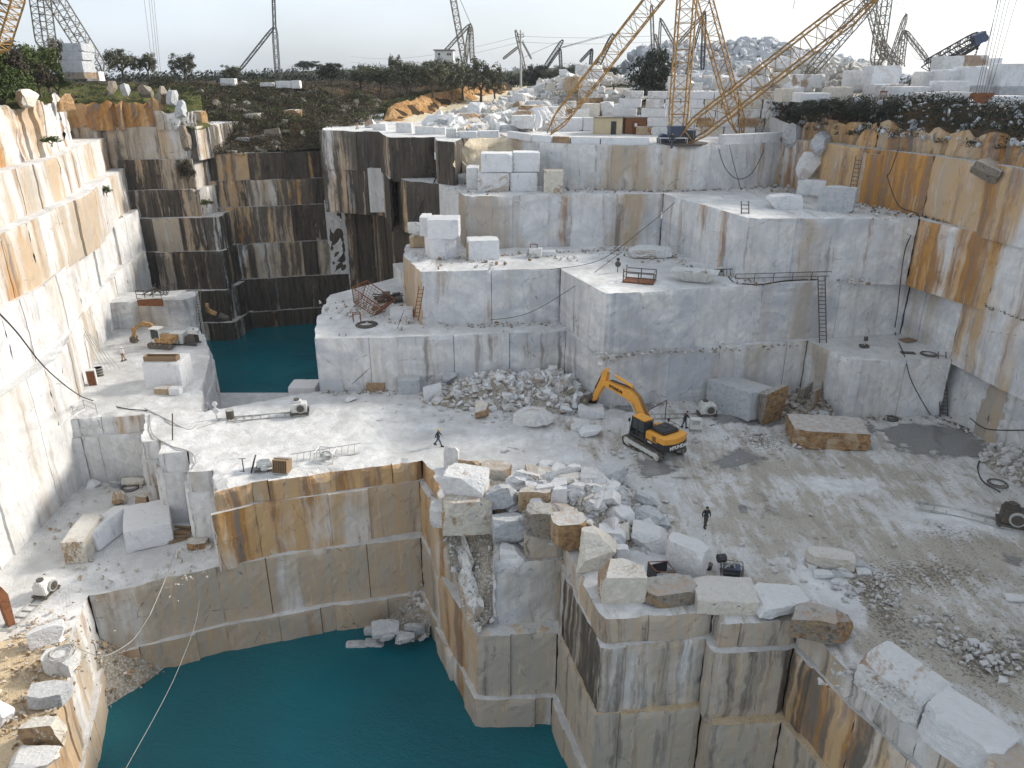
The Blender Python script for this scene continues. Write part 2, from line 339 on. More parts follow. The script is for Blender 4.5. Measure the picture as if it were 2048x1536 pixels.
# ------------------------------------------------------------------ quarry benches
def inside(x, y, P):
    c = False; n = len(P)
    for i in range(n):
        x1, y1 = P[i]; x2, y2 = P[(i + 1) % n]
        if (y1 > y) != (y2 > y) and x < (x2 - x1) * (y - y1) / (y2 - y1) + x1: c = not c
    return c
def offset_poly(P, d):
    n = len(P); out = []
    for i in range(n):
        a, b, c = Vector(P[i - 1]), Vector(P[i]), Vector(P[(i + 1) % n])
        e1 = (b - a).normalized(); e2 = (c - b).normalized()
        n1 = Vector((e1.y, -e1.x)); n2 = Vector((e2.y, -e2.x)); m = (n1 + n2)
        if m.length < 0.2: m = n1
        m.normalize(); k = d / max(0.4, m.dot(n1)); q = b + m * k; out.append((q.x, q.y))
    return out
def tri_in(V, q, P):
    return inside(sum(V[i].x for i in q) / len(q), sum(V[i].y for i in q) / len(q), P)
BSEED = [0]
def bench(poly, zt, zb, style, hidden=(), name='quarry_bench', res=0.5, top_sp=1.6, top_tint=None, chip=1.0, panel=(3.0, 7.0), topamp=0.10, zf=None, rough=1.0, topmat='floor', wallmat='wall', pstep=0.16):
    """solid block of quarried rock: detailed sawn walls and a top. poly CCW. hidden: indices of edges nobody sees"""
    BSEED[0] += 1; rnd = random.Random(BSEED[0] * 13 + 5); sd_ = BSEED[0] * 7.31
    area = sum(poly[i][0] * poly[(i + 1) % len(poly)][1] - poly[(i + 1) % len(poly)][0] * poly[i][1] for i in range(len(poly)))
    n = len(poly)
    if area < 0:
        hp = {frozenset((i, (i + 1) % n)) for i in hidden}; order = list(range(n))[::-1]; poly = [poly[i] for i in order]
        hidden = [j for j in range(n) if frozenset((order[j], order[(j + 1) % n])) in hp]
    mb = MB(); loop = []
    h = zt - zb; rows = max(2, int(math.ceil(h / res)))
    zr = [0.0]
    for k in range(1, rows + 1): zr.append(k / rows)
    if h > 1.5: zr = sorted(set(zr + [1 - 0.12 / h, 1 - 0.3 / h]))
    nr = len(zr)
    for i in range(n):
        a = Vector(poly[i]); b = Vector(poly[(i + 1) % n]); L = (b - a).length; e = (b - a) / L; nn = Vector((e.y, -e.x))
        if i in hidden:
            za = zt + (zf(a.x, a.y) if zf else 0); zb_ = zt + (zf(b.x, b.y) if zf else 0)
            mb.add([(a.x, a.y, zb), (b.x, b.y, zb), (b.x, b.y, zb_), (a.x, a.y, za)], [(0, 1, 2, 3)], 0, (0, 0, 0.2, 0)); loop.append((a.x, a.y, za)); continue
        st = style((a.x + b.x) / 2, (a.y + b.y) / 2) if callable(style) else style
        cuts = []; s = rnd.uniform(panel[0] * .5, panel[1])
        while s < L - 1.2: cuts.append(s); s += rnd.uniform(*panel)
        cols = []; last = 0.0; bounds = [0] + cuts + [L]
        pan = [(rnd.uniform(-pstep, pstep), (max(0, st[0] * rnd.uniform(0.5, 1.5)), st[1] * rnd.uniform(.6, 1.35), st[2] * rnd.uniform(.6, 1.3), st[3] * rnd.uniform(.75, 1.15))) for _ in range(len(bounds) - 1)]
        for k in range(len(bounds) - 1):
            s0, s1 = bounds[k], bounds[k + 1]; m = max(1, int(math.ceil((s1 - s0) / res)))
            for q in range(m + 1):
                ss = s0 + (s1 - s0) * q / m
                if q == 0 and k > 0: ss += 0.04
                if q == m and k < len(bounds) - 2: ss -= 0.04
                cols.append((ss, k, 0.0))
            if k < len(bounds) - 2: cols.append((s1, k, -rnd.choice((0.05, 0.1, 0.2, 0.3))))
        vs = []; ts = []
        for (ss, k, g) in cols:
            po, tn = pan[k]; endf = min(1.0, ss / 0.5, (L - ss) / 0.5); wx = a.x + e.x * ss; wy = a.y + e.y * ss
            zt_ = zt + (zf(wx, wy) if zf else 0); hh = zt_ - zb
            ch = chip * max(0.0, nz(ss * .45, sd_ + i * 3.7) * 1.3 + nz(ss * 1.9, sd_ + 9.1) * .5 - 0.12)
            edge = chip * 0.18 * (1 - endf)
            for r_ in zr:
                z = zb + hh * r_; t = zt_ - z
                d = (po + g) * endf + rough * (0.07 * nz(wx * .9 + 7, wy * .9, z * .6) + 0.05 * nz(wx * 2.6, wy * 2.6, z * 2.2) + .10 * nz(ss * .22, z * .3, sd_)) * endf
                f = max(0.0, 1 - t / (0.35 + 0.9 * ch)); d -= ch * 0.75 * f * f * endf
                d -= edge * (0.6 + nz(z * 1.3, sd_, i * 1.7))
                zz = z
                if r_ == 1.0: zz -= 0.28 * ch * endf + 0.03 * nz(ss * 2, sd_)
                vs.append((wx + nn.x * d, wy + nn.y * d, zz)); ts.append(tn)
            loop.append(vs[-1])
        loop.pop()
        m = len(cols); fs = []
        for c in range(m - 1):
            for r_ in range(nr - 1):
                q = c * nr + r_; fs.append((q, q + nr, q + nr + 1, q + 1))
        mb.add(vs, fs, 0, ts)
    # top
    pin = [(p[0], p[1]) for p in loop]
    x0, x1 = min(p[0] for p in pin), max(p[0] for p in pin); y0, y1 = min(p[1] for p in pin), max(p[1] for p in pin)
    vin = [Vector(p) for p in pin]; inn = []
    if top_sp:
        small = offset_poly(poly, -min(top_sp * .6, 0.8))
        x = x0
        while x < x1:
            y = y0
            while y < y1:
                jx, jy = x + rnd.uniform(-.3, .3) * top_sp, y + rnd.uniform(-.3, .3) * top_sp
                if inside(jx, jy, small) and inside(jx, jy, pin): inn.append((jx, jy))
                y += top_sp
            x += top_sp
    vin += [Vector(p) for p in inn]
    res_ = geometry.delaunay_2d_cdt(vin, [], [list(range(len(pin)))], 1, 1e-5, True)
    vo, fo, ov = res_[0], res_[2], res_[3]
    tv = []; tt = []
    for k, p in enumerate(vo):
        src = [q for q in ov[k]] if ov[k] else []
        if src and src[0] < len(pin): z = loop[src[0]][2]
        else: z = zt + (zf(p.x, p.y) if zf else 0) + topamp * (nz(p.x * .35, p.y * .35, sd_) + .4 * nz(p.x * 1.3, p.y * 1.3, sd_))
        tv.append((p.x, p.y, z)); tt.append(top_tint(p.x, p.y) if callable(top_tint) else (top_tint or (0.25, 0.15, 0.0, 0.0)))
    mb.add(tv, [tuple(q) for q in fo if tri_in(vo, q, pin)], 1, tt)
    o = mb.build(name, [M[wallmat], M[topmat]], tint=True); return struct(o)

def patch(pts, sp, amp, mat, name='slope', tint=None, fr=0.5, kind='structure', power=2.5, extra=None):
    """uneven ground stretched over given 3-D outline points (+ extra interior control points)"""
    ctrl = [Vector(p) for p in pts] + [Vector(p) for p in (extra or [])]
    P2 = [(p[0], p[1]) for p in pts]; loop = []; n = len(pts)
    for i in range(n):
        a, b = Vector(pts[i]), Vector(pts[(i + 1) % n]); m = max(1, int((b - a).length / sp))
        for q in range(m): loop.append(a.lerp(b, q / m))
    vin = [Vector((p.x, p.y)) for p in loop]; ctrl2 = ctrl + loop
    rnd = random.Random(len(pts) * 17 + int(abs(pts[0][0]) * 10)); x0, x1 = min(p[0] for p in P2), max(p[0] for p in P2); y0, y1 = min(p[1] for p in P2), max(p[1] for p in P2)
    nl = len(vin); x = x0
    while x < x1:
        y = y0
        while y < y1:
            jx, jy = x + rnd.uniform(-.35, .35) * sp, y + rnd.uniform(-.35, .35) * sp
            if inside(jx, jy, P2): vin.append(Vector((jx, jy)))
            y += sp
        x += sp
    rr = geometry.delaunay_2d_cdt(vin, [], [list(range(nl))], 1, 1e-5, True)
    C = np.array([(p.x, p.y, p.z) for p in ctrl2]); mb = MB(); vs = []
    for k, p in enumerate(rr[0]):
        d = (C[:, 0] - p.x) ** 2 + (C[:, 1] - p.y) ** 2 + 1e-4; wt = d ** (-power / 2); z = float((wt * C[:, 2]).sum() / wt.sum())
        z += amp * (fb(p.x * fr, p.y * fr, 3.3)); vs.append((p.x, p.y, z))
    P3 = [(p.x, p.y) for p in loop]
    mb.add(vs, [tuple(q) for q in rr[2] if tri_in(rr[0], q, P3)], 0, tint or (0.4, 0.3, 0, 0))
    o = mb.build(name, M[mat], tint=True); o['kind'] = kind
    return o, vs

# ------------------------------------------------------------------ THE QUARRY
Z1, Z2, Z3, Z4 = 6.0, 12.0, 18.2, 23.5
WATER1, WATER2 = -15.5, -9.0
def A(Z, *pp): return [a2(x, y, Z) for x, y in pp]
# styles: (rust, black, grey, yellow)
S_grey = (0.18, 0.17, 0.75, 0.34); S_blue = (0.14, 0.16, 0.7, 0.34); S_white = (0.12, 0.12, 0.45, 0.32)
S_left = (0.24, 0.12, 0.15, 0.85); S_leftlow = (0.16, 0.08, 0.2, 0.56); S_right = (0.70, 0.2, 0.25, 0.95); S_right2 = (0.52, 0.2, 0.4, 0.72)
S_dark = (0.32, 1.08, 0.2, 1.25); S_dark2 = (0.30, 0.98, 0.3, 1.1); S_stack = (0.26, 0.74, 0.35, 0.8)
S_tanr = (0.52, 0.14, 0.1, 1.0); S_tan = (0.16, 0.12, 0.35, 1.35); S_prom = (0.14, 0.26, 0.65, 1.2); S_promb = (0.12, 0.42, 0.9, 0.9)

def g(x, y, cx, cy, rx, ry, ang=0.0):
    c_, s_ = math.cos(ang), math.sin(ang); dx, dy = x - cx, y - cy
    u, v = (dx * c_ + dy * s_) / rx, (-dx * s_ + dy * c_) / ry
    return math.exp(-(u * u + v * v))
def gp(x, y, px, py, rpx, rpy, Z=0.0):
    c = at(px, py, Z); ex = abs(at(px + rpx, py, Z).x - c.x); ey = abs(at(px, py - rpy, Z).y - at(px, py + rpy, Z).y) / 2
    return ((c.x, c.y, ex, ey))
WET = [gp(0, 0, *q) for q in ((1480, 915, 60, 18), (1320, 935, 55, 14), (1500, 840, 90, 14), (1890, 885, 105, 30), (1830, 860, 90, 14), (1270, 815, 60, 10))]
MUDW = [gp(0, 0, *q) for q in ((1780, 1270, 60, 40), (1850, 1400, 60, 60), (1600, 1050, 200, 60), (1950, 1100, 200, 80), (1500, 930, 150, 30), (1100, 845, 100, 14), (1190, 880, 80, 30), (1900, 1300, 160, 130), (1600, 1180, 120, 50), (1750, 960, 120, 40))]
DEB = [gp(0, 0, *q) for q in ((1720, 1180, 60, 40), (1900, 1060, 90, 30), (1850, 1150, 120, 30), (1780, 1250, 40, 60), (2030, 1310, 60, 40), (1950, 1320, 50, 60), (1520, 880, 40, 20), (1080, 780, 100, 30))]
CLEAN = [gp(0, 0, *q) for q in ((1900, 1040, 140, 30), (1700, 970, 90, 16), (1640, 1160, 40, 60), (1690, 1210, 30, 40))]
LANE = [gp(0, 0, *q) for q in ((1860, 1370, 40, 80), (1240, 850, 100, 35))]
def floor_tint(x, y):
    left = sm(0, -14, x)
    mud = 0.20 + 0.30 * sm(2, 16, x) * (1 - left) + 0.03
    for q in MUDW: mud += 0.34 * g(x, y, *q)
    for q in CLEAN: mud -= 0.75 * g(x, y, *q)
    mud = mud * (.88 - .3 * left) + .08
    deb = 0.16 + 0.18 * sm(5, 20, x) + sum(0.34 * g(x, y, *q) for q in DEB) - sum(0.4 * g(x, y, *q) for q in CLEAN)
    wet = 0.25 + sum(0.55 * g(x, y, *q) for q in WET) - 0.25 * left - 0.3 * sum(g(x, y, *q) for q in CLEAN)
    return (max(0, mud), max(0, deb * (1 - .4 * left)), max(0, wet), 0.10 + 0.15 * sm(14, 30, x) * sm(50, 30, y))
# floor of the quarry at Z = 0, its edge follows both pits
pit = A(0, (155, 838), (288, 828), (283, 884), (318, 882), (316, 908), (373, 903), (376, 944), (423, 941), (426, 985), (503, 966), (842, 921))
prom = [(-6.6, 55.0), (-5.6, 51.5), (-0.6, 50.5), (0.6, 47.5), (3.7, 47.0), (4.0, 44.0)]
pitr = A(0, (1211, 1240), (1425, 1222), (1441, 1249), (1598, 1240), (1732, 1372), (1836, 1462), (2048, 1660))
pool2e = A(0, (637, 782), (575, 792), (455, 815), (400, 821), (404, 780), (419, 722), (416, 690), (398, 655))
floor_poly = pit + prom + pitr + [(32, 12), (62, 12), (62, 90), (-18, 90)] + pool2e + [(-46.2, 97.5), (-47.5, 99.5), (-64, 99.5), (-60, 60)]
nf = len(floor_poly); npit = len(pit) + len(prom) + len(pitr)
hid = [npit - 1, npit, npit + 1, npit + 2] + [nf - 4, nf - 3, nf - 2, nf - 1]
bench(floor_poly, 0.0, -2.0, lambda x, y: (0.18, 0.16, 0.3, 0.42) if x < -24.2 else (0.58, 0.24, 0.1, 1.05) if x < -3 else (0.2, 0.42, 0.5, 1.0), hid, res=0.45, top_sp=0.75, top_tint=floor_tint, topamp=0.22, chip=0.9, panel=(2.5, 5.5))
p1 = offset_poly(floor_poly, 0.38)
bench(p1, -1.85, -7.35, lambda x, y: (0.18, 0.16, 0.3, 0.42) if x < -24.2 else (0.60, 0.28, 0.1, 1.15) if x < -3 else (0.14, 0.62, 0.6, 1.0) if x < 17 else (0.42, 0.5, 0.3, 1.2), hid, top_sp=0, res=0.5, top_tint=(0.3, 0.25, 0, 0.2), chip=0.8, panel=(3, 6))

# ledge on the left at Z = -7 running on below the floor, promontory and right pit wall
low_poly = [(-62, 15), (-26.5, 15), (-28.4, 30), (-28.9, 35.1), (-30.6, 40.1), (-33.3, 47.6), (-33.5, 48.6), (-29.4, 50.3), (-24.8, 52.3), (-16.0, 55.0), (-8.2, 56.7),
            (-2.6, 44.1), (3.3, 44.2), (5.35, 36.6), (12.35, 37.3), (12.7, 35.8), (17.1, 36.0), (19.1, 30.6), (21.0, 25.3), (28.0, 10.0), (62, 10), (62, 90), (-62, 90)]
def ledge_tint(x, y):
    o = 1.15 * sm(49, 40, y) + 0.25 * g(x, y, -40, 55, 6, 4); return (0.22 + .1 * sm(45, 38, y), 0.15 + .15 * sm(45, 38, y), 0.1, o)
hl = [0, 19, 20, 21, 22]
bench(low_poly, -7.0, -12.9, lambda x, y: (0.10, 0.40, 0.6, 1.6) if x > -3.5 else (0.30, 0.2, 0.2, 1.4) if x > -31 else (0.25, .15, .2, .8), hl, res=0.5, top_sp=1.1, top_tint=ledge_tint, topamp=0.25, chip=0.8, panel=(3, 6))  # heavy yellow also paints the unlit, reflected tone of the lower walls
bench(offset_poly(low_poly, 0.4), -12.75, -19.0, (0.22, 0.14, 0.25, 1.4), hl, res=0.6, top_sp=0, chip=0.7, panel=(3, 6))  # tan wash puts the dim bounced light near the water into the colour
# blocks of the promontory
bench([(-1.35, 45.2), (3.75, 45.6), (4.6, 52.5), (-1.2, 52.5)], -1.5, -7.1, S_promb, (2,), res=0.4, top_sp=0.7, top_tint=(0.6, 0.35, 0.1, 0.1), chip=1.6, topamp=.3)
bench([(0.9, 46.0), (3.9, 46.2), (4.2, 50.5), (1.6, 50.5)], 0.3, -1.7, S_tan, (2,), res=0.35, top_sp=0.6, top_tint=(0.5, 0.3, 0, .1), chip=1.6, topamp=.25)
bench([(-5.5, 51.3), (-4.1, 47.9), (-2.75, 44.9), (-1.9, 45.4), (-2.9, 48.4), (-4.3, 52.0)], -2.3, -7.2, S_tan, (4, 5), res=0.35, top_sp=0.5, top_tint=(0.6, 0.4, 0, .1), chip=2.6, panel=(.9, 2.2), pstep=.35, rough=3.0, topamp=.5, zf=lambda x, y: (y - 51.5) * .56 + .7 * nz(x * .8, y * .8, 2))
patch([(-6.6, 54.0, -1.0), (-5.2, 49.9, -3.0), (-3.9, 46.9, -5.8), (-2.5, 44.5, -6.8), (-1.3, 45.5, -6.3), (-1.2, 48.0, -3.6), (0.8, 47.2, -1.2), (1.2, 50.5, 0.2), (0.5, 53.0, 0.5), (-4.0, 55.0, 0.35)], 0.45, 0.30, 'scree', 'rubble_slope')
# columns of left step stand a little proud
bench(A(0, (228, 833), (289, 828), (289, 815), (228, 818)), -0.05, -7.2, (0.55, 0.25, 0.2, 0.8), (1, 2), res=0.4, top_sp=0, chip=.6)
# rubble fans going down into the water
patch([(-34.5, 48.6, -10.5), (-33.0, 42.0, -13.5), (-32.6, 45.0, -15.9), (-30.2, 47.2, -16.0), (-29.0, 50.6, -15.9), (-32.0, 50.2, -12.4)], 0.4, 0.3, 'scree', 'rubble_slope')
patch([(-13.5, 55.9, -15.9), (-10.3, 53.6, -16.1), (-7.4, 53.2, -15.2), (-7.0, 57.2, -12.0), (-10.4, 57.2, -12.9)], 0.4, 0.3, 'scree', 'rubble_slope')

# lowest grey wall beside the second pool and the inner wall behind the excavator (top at Z = 6)
b6 = A(0, (640, 784), (800, 781), (1128, 766), (1206, 813), (1430, 801), (1598, 789), (1682, 836), (1878, 834)) + [(42.9, 68.9), (43.7, 61.0)]
def tint6(x, y): return (0.2 + 0.35 * g(x, y, -17, 84, 5, 4), 0.12 + 0.4 * g(x, y, -17, 86, 4, 4), 0.1, 0.1)
poly6 = b6 + [(48.5, 45), (55, 20), (62, 20), (62, 105), (0, 105), (-15, 100), (-22.6, 90.5), (-22.0, 82)]
bench(poly6[:], Z1, -12.0, S_blue, (11, 12, 13, 14, 15), res=0.5, top_sp=1.2, top_tint=tint6, chip=0.7, panel=(4, 9), pstep=.12)
# second level (top at Z = 12)
b12 = [(-9.7, 77.9), (5.2, 79.4)] + [(9.0, 69.2), (9.9, 69.3), (25, 72.6), (40.9, 75.2)] + [(42.1, 67.8), (43.1, 60.2), (46, 48)]
poly12 = b12 + [(52, 20), (60, 20), (60, 110), (-5, 110), (-12.9, 92.0), (-12.6, 86.0)]
def tint12(x, y): return (0.22 + 0.4 * g(x, y, -8, 84, 5, 4), 0.15 + 0.5 * g(x, y, -8, 86, 5, 3) + .3 * g(x, y, 14, 84, 6, 3), 0.1, 0.08)
bench(poly12, Z2, Z1 - 0.4, lambda x, y: (0.3, 0.15, 0.1, 1.4) if x < -9.5 else S_right2 if x > 42 else S_grey, (9, 10, 11), res=0.5, top_sp=1.2, top_tint=tint12, chip=0.8, panel=(5, 10), pstep=.14)
# third level (top at Z = 18.2)
b18 = A(Z3, (930, 392), (1142, 389), (1326, 387), (1500, 436), (1838, 438)) + [(42.5, 65.0), (43.4, 60), (46, 45)]
poly18 = b18 + [(52, 20), (60, 20), (60, 118), (-10, 118), (-22, 118)] + A(Z3, (783, 319), (801, 332), (825, 332), (840, 351), (888, 357))
def tint18(x, y): return (0.30 + .3 * g(x, y, 33, 86, 6, 10), 0.25 + .5 * g(x, y, -5, 100, 5, 6) + 0.4 * g(x, y, 36, 92, 3, 12), 0.05, 0.15)
bench(poly18, Z3, Z2 - 0.4, lambda x, y: S_dark2 if y > 99 else (0.25, 0.2, 0.1, 1.5) if x < -5.5 and y > 90.5 else S_right2 if x > 40.5 else (0.26, 0.18, 0.6, 0.42), (8, 9, 10, 11, 12), res=0.5, top_sp=1.4, top_tint=tint18, chip=0.9, panel=(5, 10))
# plateau with the derrick (top at Z = 23.5), in front a gently curved wall
arc = [(-0.6, 107.0), (3.2, 98.6), (6.8, 95.6), (12.0, 94.2), (18.0, 93.6), (24.0, 94.3), (29.0, 96.2), (34.2, 99.0)]
poly24 = [(-31.5, 140)] + A(Z4, (637, 260), (757, 263), (775, 274)) + A(Z4, (781, 275), (868, 274), (873, 281), (906, 284), (946, 266), (1000, 266)) + arc
poly24 += [(38.0, 83.8), (40.9, 75.6), (43.2, 63.2), (46.4, 45), (52, 20), (62, 20), (62, 150), (-31.5, 150)]
nn_ = len(poly24)
def tint24(x, y): return (0.35, 0.3, 0.0, 0.30)
bench(poly24, Z4, Z3 - 0.5, lambda x, y: S_dark2 if x < -3 else S_right if x > 35.5 else (0.34, 0.2, 0.35, 0.6), (nn_ - 4, nn_ - 3, nn_ - 2, nn_ - 1), res=0.55, top_sp=2.0, top_tint=tint24, chip=0.9, panel=(4, 8))
# dark stained cliff right of the second pool
bench([(-31.5, 129.4)] + A(Z4, (637, 260), (757, 263), (775, 276)) + [(-17.2, 112.0), (-14.5, 104.5), (-9.6, 101.0), (-5.2, 89.8), (0, 95), (0, 128), (-20, 135), (-31.5, 135)], Z3 - .1, Z2 - 1.0, S_dark, (6, 7, 8, 9, 10), res=0.6, top_sp=3, top_tint=(0.3, 0.4, 0.1, 0.1), chip=1.0, panel=(2.5, 6))
bench([(-31.5, 128)] + A(Z2, (686, 400), (742, 405), (792, 431), (832, 457)) + [(-12.4, 92.5), (-8, 95), (-8, 128)], Z2, -10.5, S_dark, (6, 7), res=0.6, top_sp=2, top_tint=(0.3, 0.45, 0.1, 0.1), chip=1.2, panel=(2.5, 6))
bench([(-21.2, 108), (-18.6, 100.5), (-15.5, 95.0), (-10, 95), (-10, 112)], 2.2, -10.5, S_stack, (3, 4), res=0.6, top_sp=2, chip=1.0)
bench([(-16.2, 100.5), (-14.5, 95.8), (-11, 95), (-10, 104)], 7.6, 2.0, S_white, (3,), res=0.5, top_sp=1.5, chip=.8)
# dark back wall over the second pool, in benches
bk = [(-66, 118.5), (-48.5, 122.2), (-33.0, 126.2), (-18, 129.5), (-18, 170), (-66, 170)]
lev = [-11, -6.2, -0.6, 5.2, 11.2, 15.4, 19.6]
for k in range(6):
    bench(offset_poly(bk, -0.75 * k), lev[k + 1], lev[k] - .3, (0.40, 1.0 - .04 * k, 0.2, 1.2), (3, 4, 5), res=0.6, top_sp=3, top_tint=(0.2, 0.6, 0.1, 0.1), chip=1.0, panel=(2.2, 5))
# pale stack of benches in the back left corner
right_px = [(470, 642), (455, 579), (445, 501), (431, 433), (399, 379), (384, 319), (391, 253)]
lz = [-11, -6.0, -0.8, 5.4, 10.6, 14.8, 19.3, 24.0]
for k in range(7):
    yy = 117.3 + 0.75 * k; p = atY(right_px[k][0], right_px[k][1], yy)
    bench([(-75, yy - 3.0), (p.x, yy), (p.x + 1.5, yy + 16), (-75, yy + 16)], lz[k + 1], lz[k] - .3, (S_stack[0], S_stack[1] + (.12 if k < 3 else 0), S_stack[2], S_stack[3]), (2, 3), res=0.55, top_sp=2.5,
          top_tint=(0.3, 0.4, 0.05, 0.15), chip=1.3, panel=(2.5, 5.5), pstep=.35)
# raised block below the stack at the end of the left ledge
bench([(-60, 93.5), (-49.6, 96.0), (-43.8, 96.6), (-42.8, 98.6), (-43.5, 101.0), (-60, 100)], 3.6, -11, S_blue, (3, 4, 5), res=0.5, top_sp=1.5, chip=1.2)

# tall white wall on the left, six benches
def left_tier(front, zt, zb, style, **kw):
    poly = front + [(front[-1][0] - 25, front[-1][1] + 5), (-92, front[-1][1]), (-92, 15), (front[0][0], 15)]
    n = len(front); bench(poly, zt, zb, style, (n, n + 1, n + 2), **kw)
left_tier([(-41.5, 35), (-42.5, 52), (-43.2, 58), (-43.2, 64), (-42.9, 69)], 0.2, -7.5, S_leftlow, res=0.55, top_sp=0, chip=.5)
left_tier([(-42.6, 40), (-43.3, 65), (-43.6, 68), (-46.8, 76), (-51.1, 88), (-55.0, 105), (-57, 116)], 6.1, -11.0, S_leftlow, res=0.55, top_sp=0, chip=.9, panel=(4, 9))
left_tier([(-43.6, 45), (-44.6, 63), (-46.2, 73), (-49.8, 84), (-55.6, 102), (-58, 118)], 12.1, 5.6, S_white, res=0.55, top_sp=0, chip=.8, panel=(4, 8))
left_tier([(-44.6, 50), (-45.6, 64), (-46.9, 73), (-51.2, 93), (-56.6, 108), (-60, 120)], 18.0, 11.6, (0.22, 0.10, 0.3, 0.75), res=0.55, top_sp=0, chip=.8, panel=(4, 8))
left_tier([(-47.6, 55), (-48.6, 72), (-52.3, 90), (-57.5, 104), (-62, 120)], 22.5, 17.6, S_left, res=0.55, top_sp=2.5, chip=1.1, panel=(3, 7), top_tint=(0.4, 0.2, 0, 0.3))
bench([(-50.5, 60), (-51.2, 76), (-54.5, 91), (-59.0, 104.5), (-63.5, 112), (-69, 119), (-95, 124), (-95, 60)], 28.2, 22.2, (0.35, 0.10, 0.15, 0.6), (5, 6, 7), res=0.55, top_sp=2.0, chip=2.6, panel=(1.8, 4.5), pstep=.7, rough=3.2, topmat='grass',
      zf=lambda x, y: 1.3 * nz(x * .16, y * .16, 4) + 0.9 * nz(x * .5, y * .5, 8))

# stained wall on the right
def right_tier(front, zt, zb, style, **kw):
    poly = front + [(62, front[-1][1]), (62, 130), (front[0][0] + 1, front[0][1] + 20)]
    n = len(front); bench(poly, zt, zb, style, (n - 1, n, n + 1), **kw)
right_tier([(41.0, 76.5), (42.7, 65.0), (43.6, 60.0), (46.2, 45), (52, 20)], Z3 + .05, Z2 - .5, S_right2, res=0.5, top_sp=0, chip=.9, panel=(4, 9))
right_tier([(34.1, 98.5), (38.0, 84), (40.6, 75.2), (42.6, 62.2), (46, 45), (52, 20)], 24.0, Z3 - .4, S_right, res=0.5, top_sp=1.6, chip=1.3, panel=(4, 9), top_tint=(0.5, 0.5, 0, 0.4))
right_tier([(43.4, 62.2), (46.2, 52), (51, 35)], Z1 + .2, -1.0, S_tan, res=0.5, top_sp=1.5, chip=1.2)

# slopes above the right wall
T4 = [(34.4, 98.5, 24.0), (38.3, 84.2, 23.9), (40.9, 75.4, 23.9), (43.0, 62.4, 23.8), (46.6, 45, 23.8), (56, 40, 28.3), (51.5, 56, 28.4), (48.6, 70, 28.5), (45.4, 84, 28.5), (38.6, 101, 28.2), (35.0, 108, 28.0)]
T4 = [(p[0] + 1.2, p[1] + .2, 25.6) if k < 5 else p for k, p in enumerate(T4)]
patch(T4, 0.7, 0.7, 'scrub_soil', 'quarry_slope', fr=.45)
bench([(34.9, 99.0), (38.8, 84.5), (41.7, 75.8), (44.1, 62.8), (47.4, 45), (52, 20), (62, 20), (62, 130), (36, 118)], 26.2, 23.7, (0.66, 0.3, 0.2, 1.3), (5, 6, 7, 8), res=0.45, top_sp=1.2, chip=3.0, panel=(1.2, 3.6), pstep=.6, rough=3.5, topmat='scrub_soil', zf=lambda x, y: 1.1 * nz(x * .3, y * .22, 6) + .8 * nz(x * .9, y * .7, 8))
# ramp between plateau and the storage terrace
patch([(*a2(944, 266, Z4), Z4 - .03), (*a2(1003, 266, Z4), Z4 - .03), (-0.4, 107.2, 23.2), (3.0, 98.9, 18.5), (1.5, 95, 18.35), (-5.5, 97, 18.35), (-6.8, 104, 18.6), (*a2(904, 286, Z4), 21.0)], 0.8, 0.2, 'road', 'ramp')

# water
def water(poly, z):
    mb = MB(); mb.add([(x, y, z) for x, y in poly], [tuple(range(len(poly)))]); o = mb.build('water', M['water']); return struct(o)
water([(-60, 12), (40, 12), (40, 75), (-60, 75)], WATER1)
water([(-62, 77), (-12, 77), (-12, 140), (-62, 140)], WATER2)
# ------------------------------------------------------------------ wider ground
def hz(x, y):
    """height of the land outside the quarry"""
    z = 23.3
    edge = -27 + 8 * sm(150, 210, y); left = sm(edge + 6, edge - 10, x) * sm(131, 152, y)
    road = road_x(y)
    z += max(5.7 * left, 3.9 * sm(138, 205, y) + 2.4 * sm(road - 2.2, road - 5.0, x) * sm(146, 156, y))
    # terrace on the right
    z += (28.2 - z) * sm(20, 26, x - (y - 112) * -0.25) * sm(112, 117, y) if x > 0 else 0
    far = sm(260, 900, y); z = z * (1 - far) + 21.0 * far
    # far wooded hill
    z += 17 * math.exp(-(((x - 60) / 150) ** 2 + ((y - 720) / 160) ** 2)) + 9 * math.exp(-(((x + 110) / 60) ** 2 + ((y - 520) / 100) ** 2))
    z += 0.35 * fb(x * .12, y * .12) * (1 - sm(200, 400, y))
    return z
RD = [(118, -15.5), (128, -17), (140, -19), (150, -18.2), (165, -13.5), (185, -6), (215, 2), (260, 4), (320, 0), (500, -30)]
def road_x(y):
    for (y0, x0), (y1, x1) in zip(RD[:-1], RD[1:]):
        if y < y1: return x0 + (x1 - x0) * sm(y0, y1, y)
    return RD[-1][1]
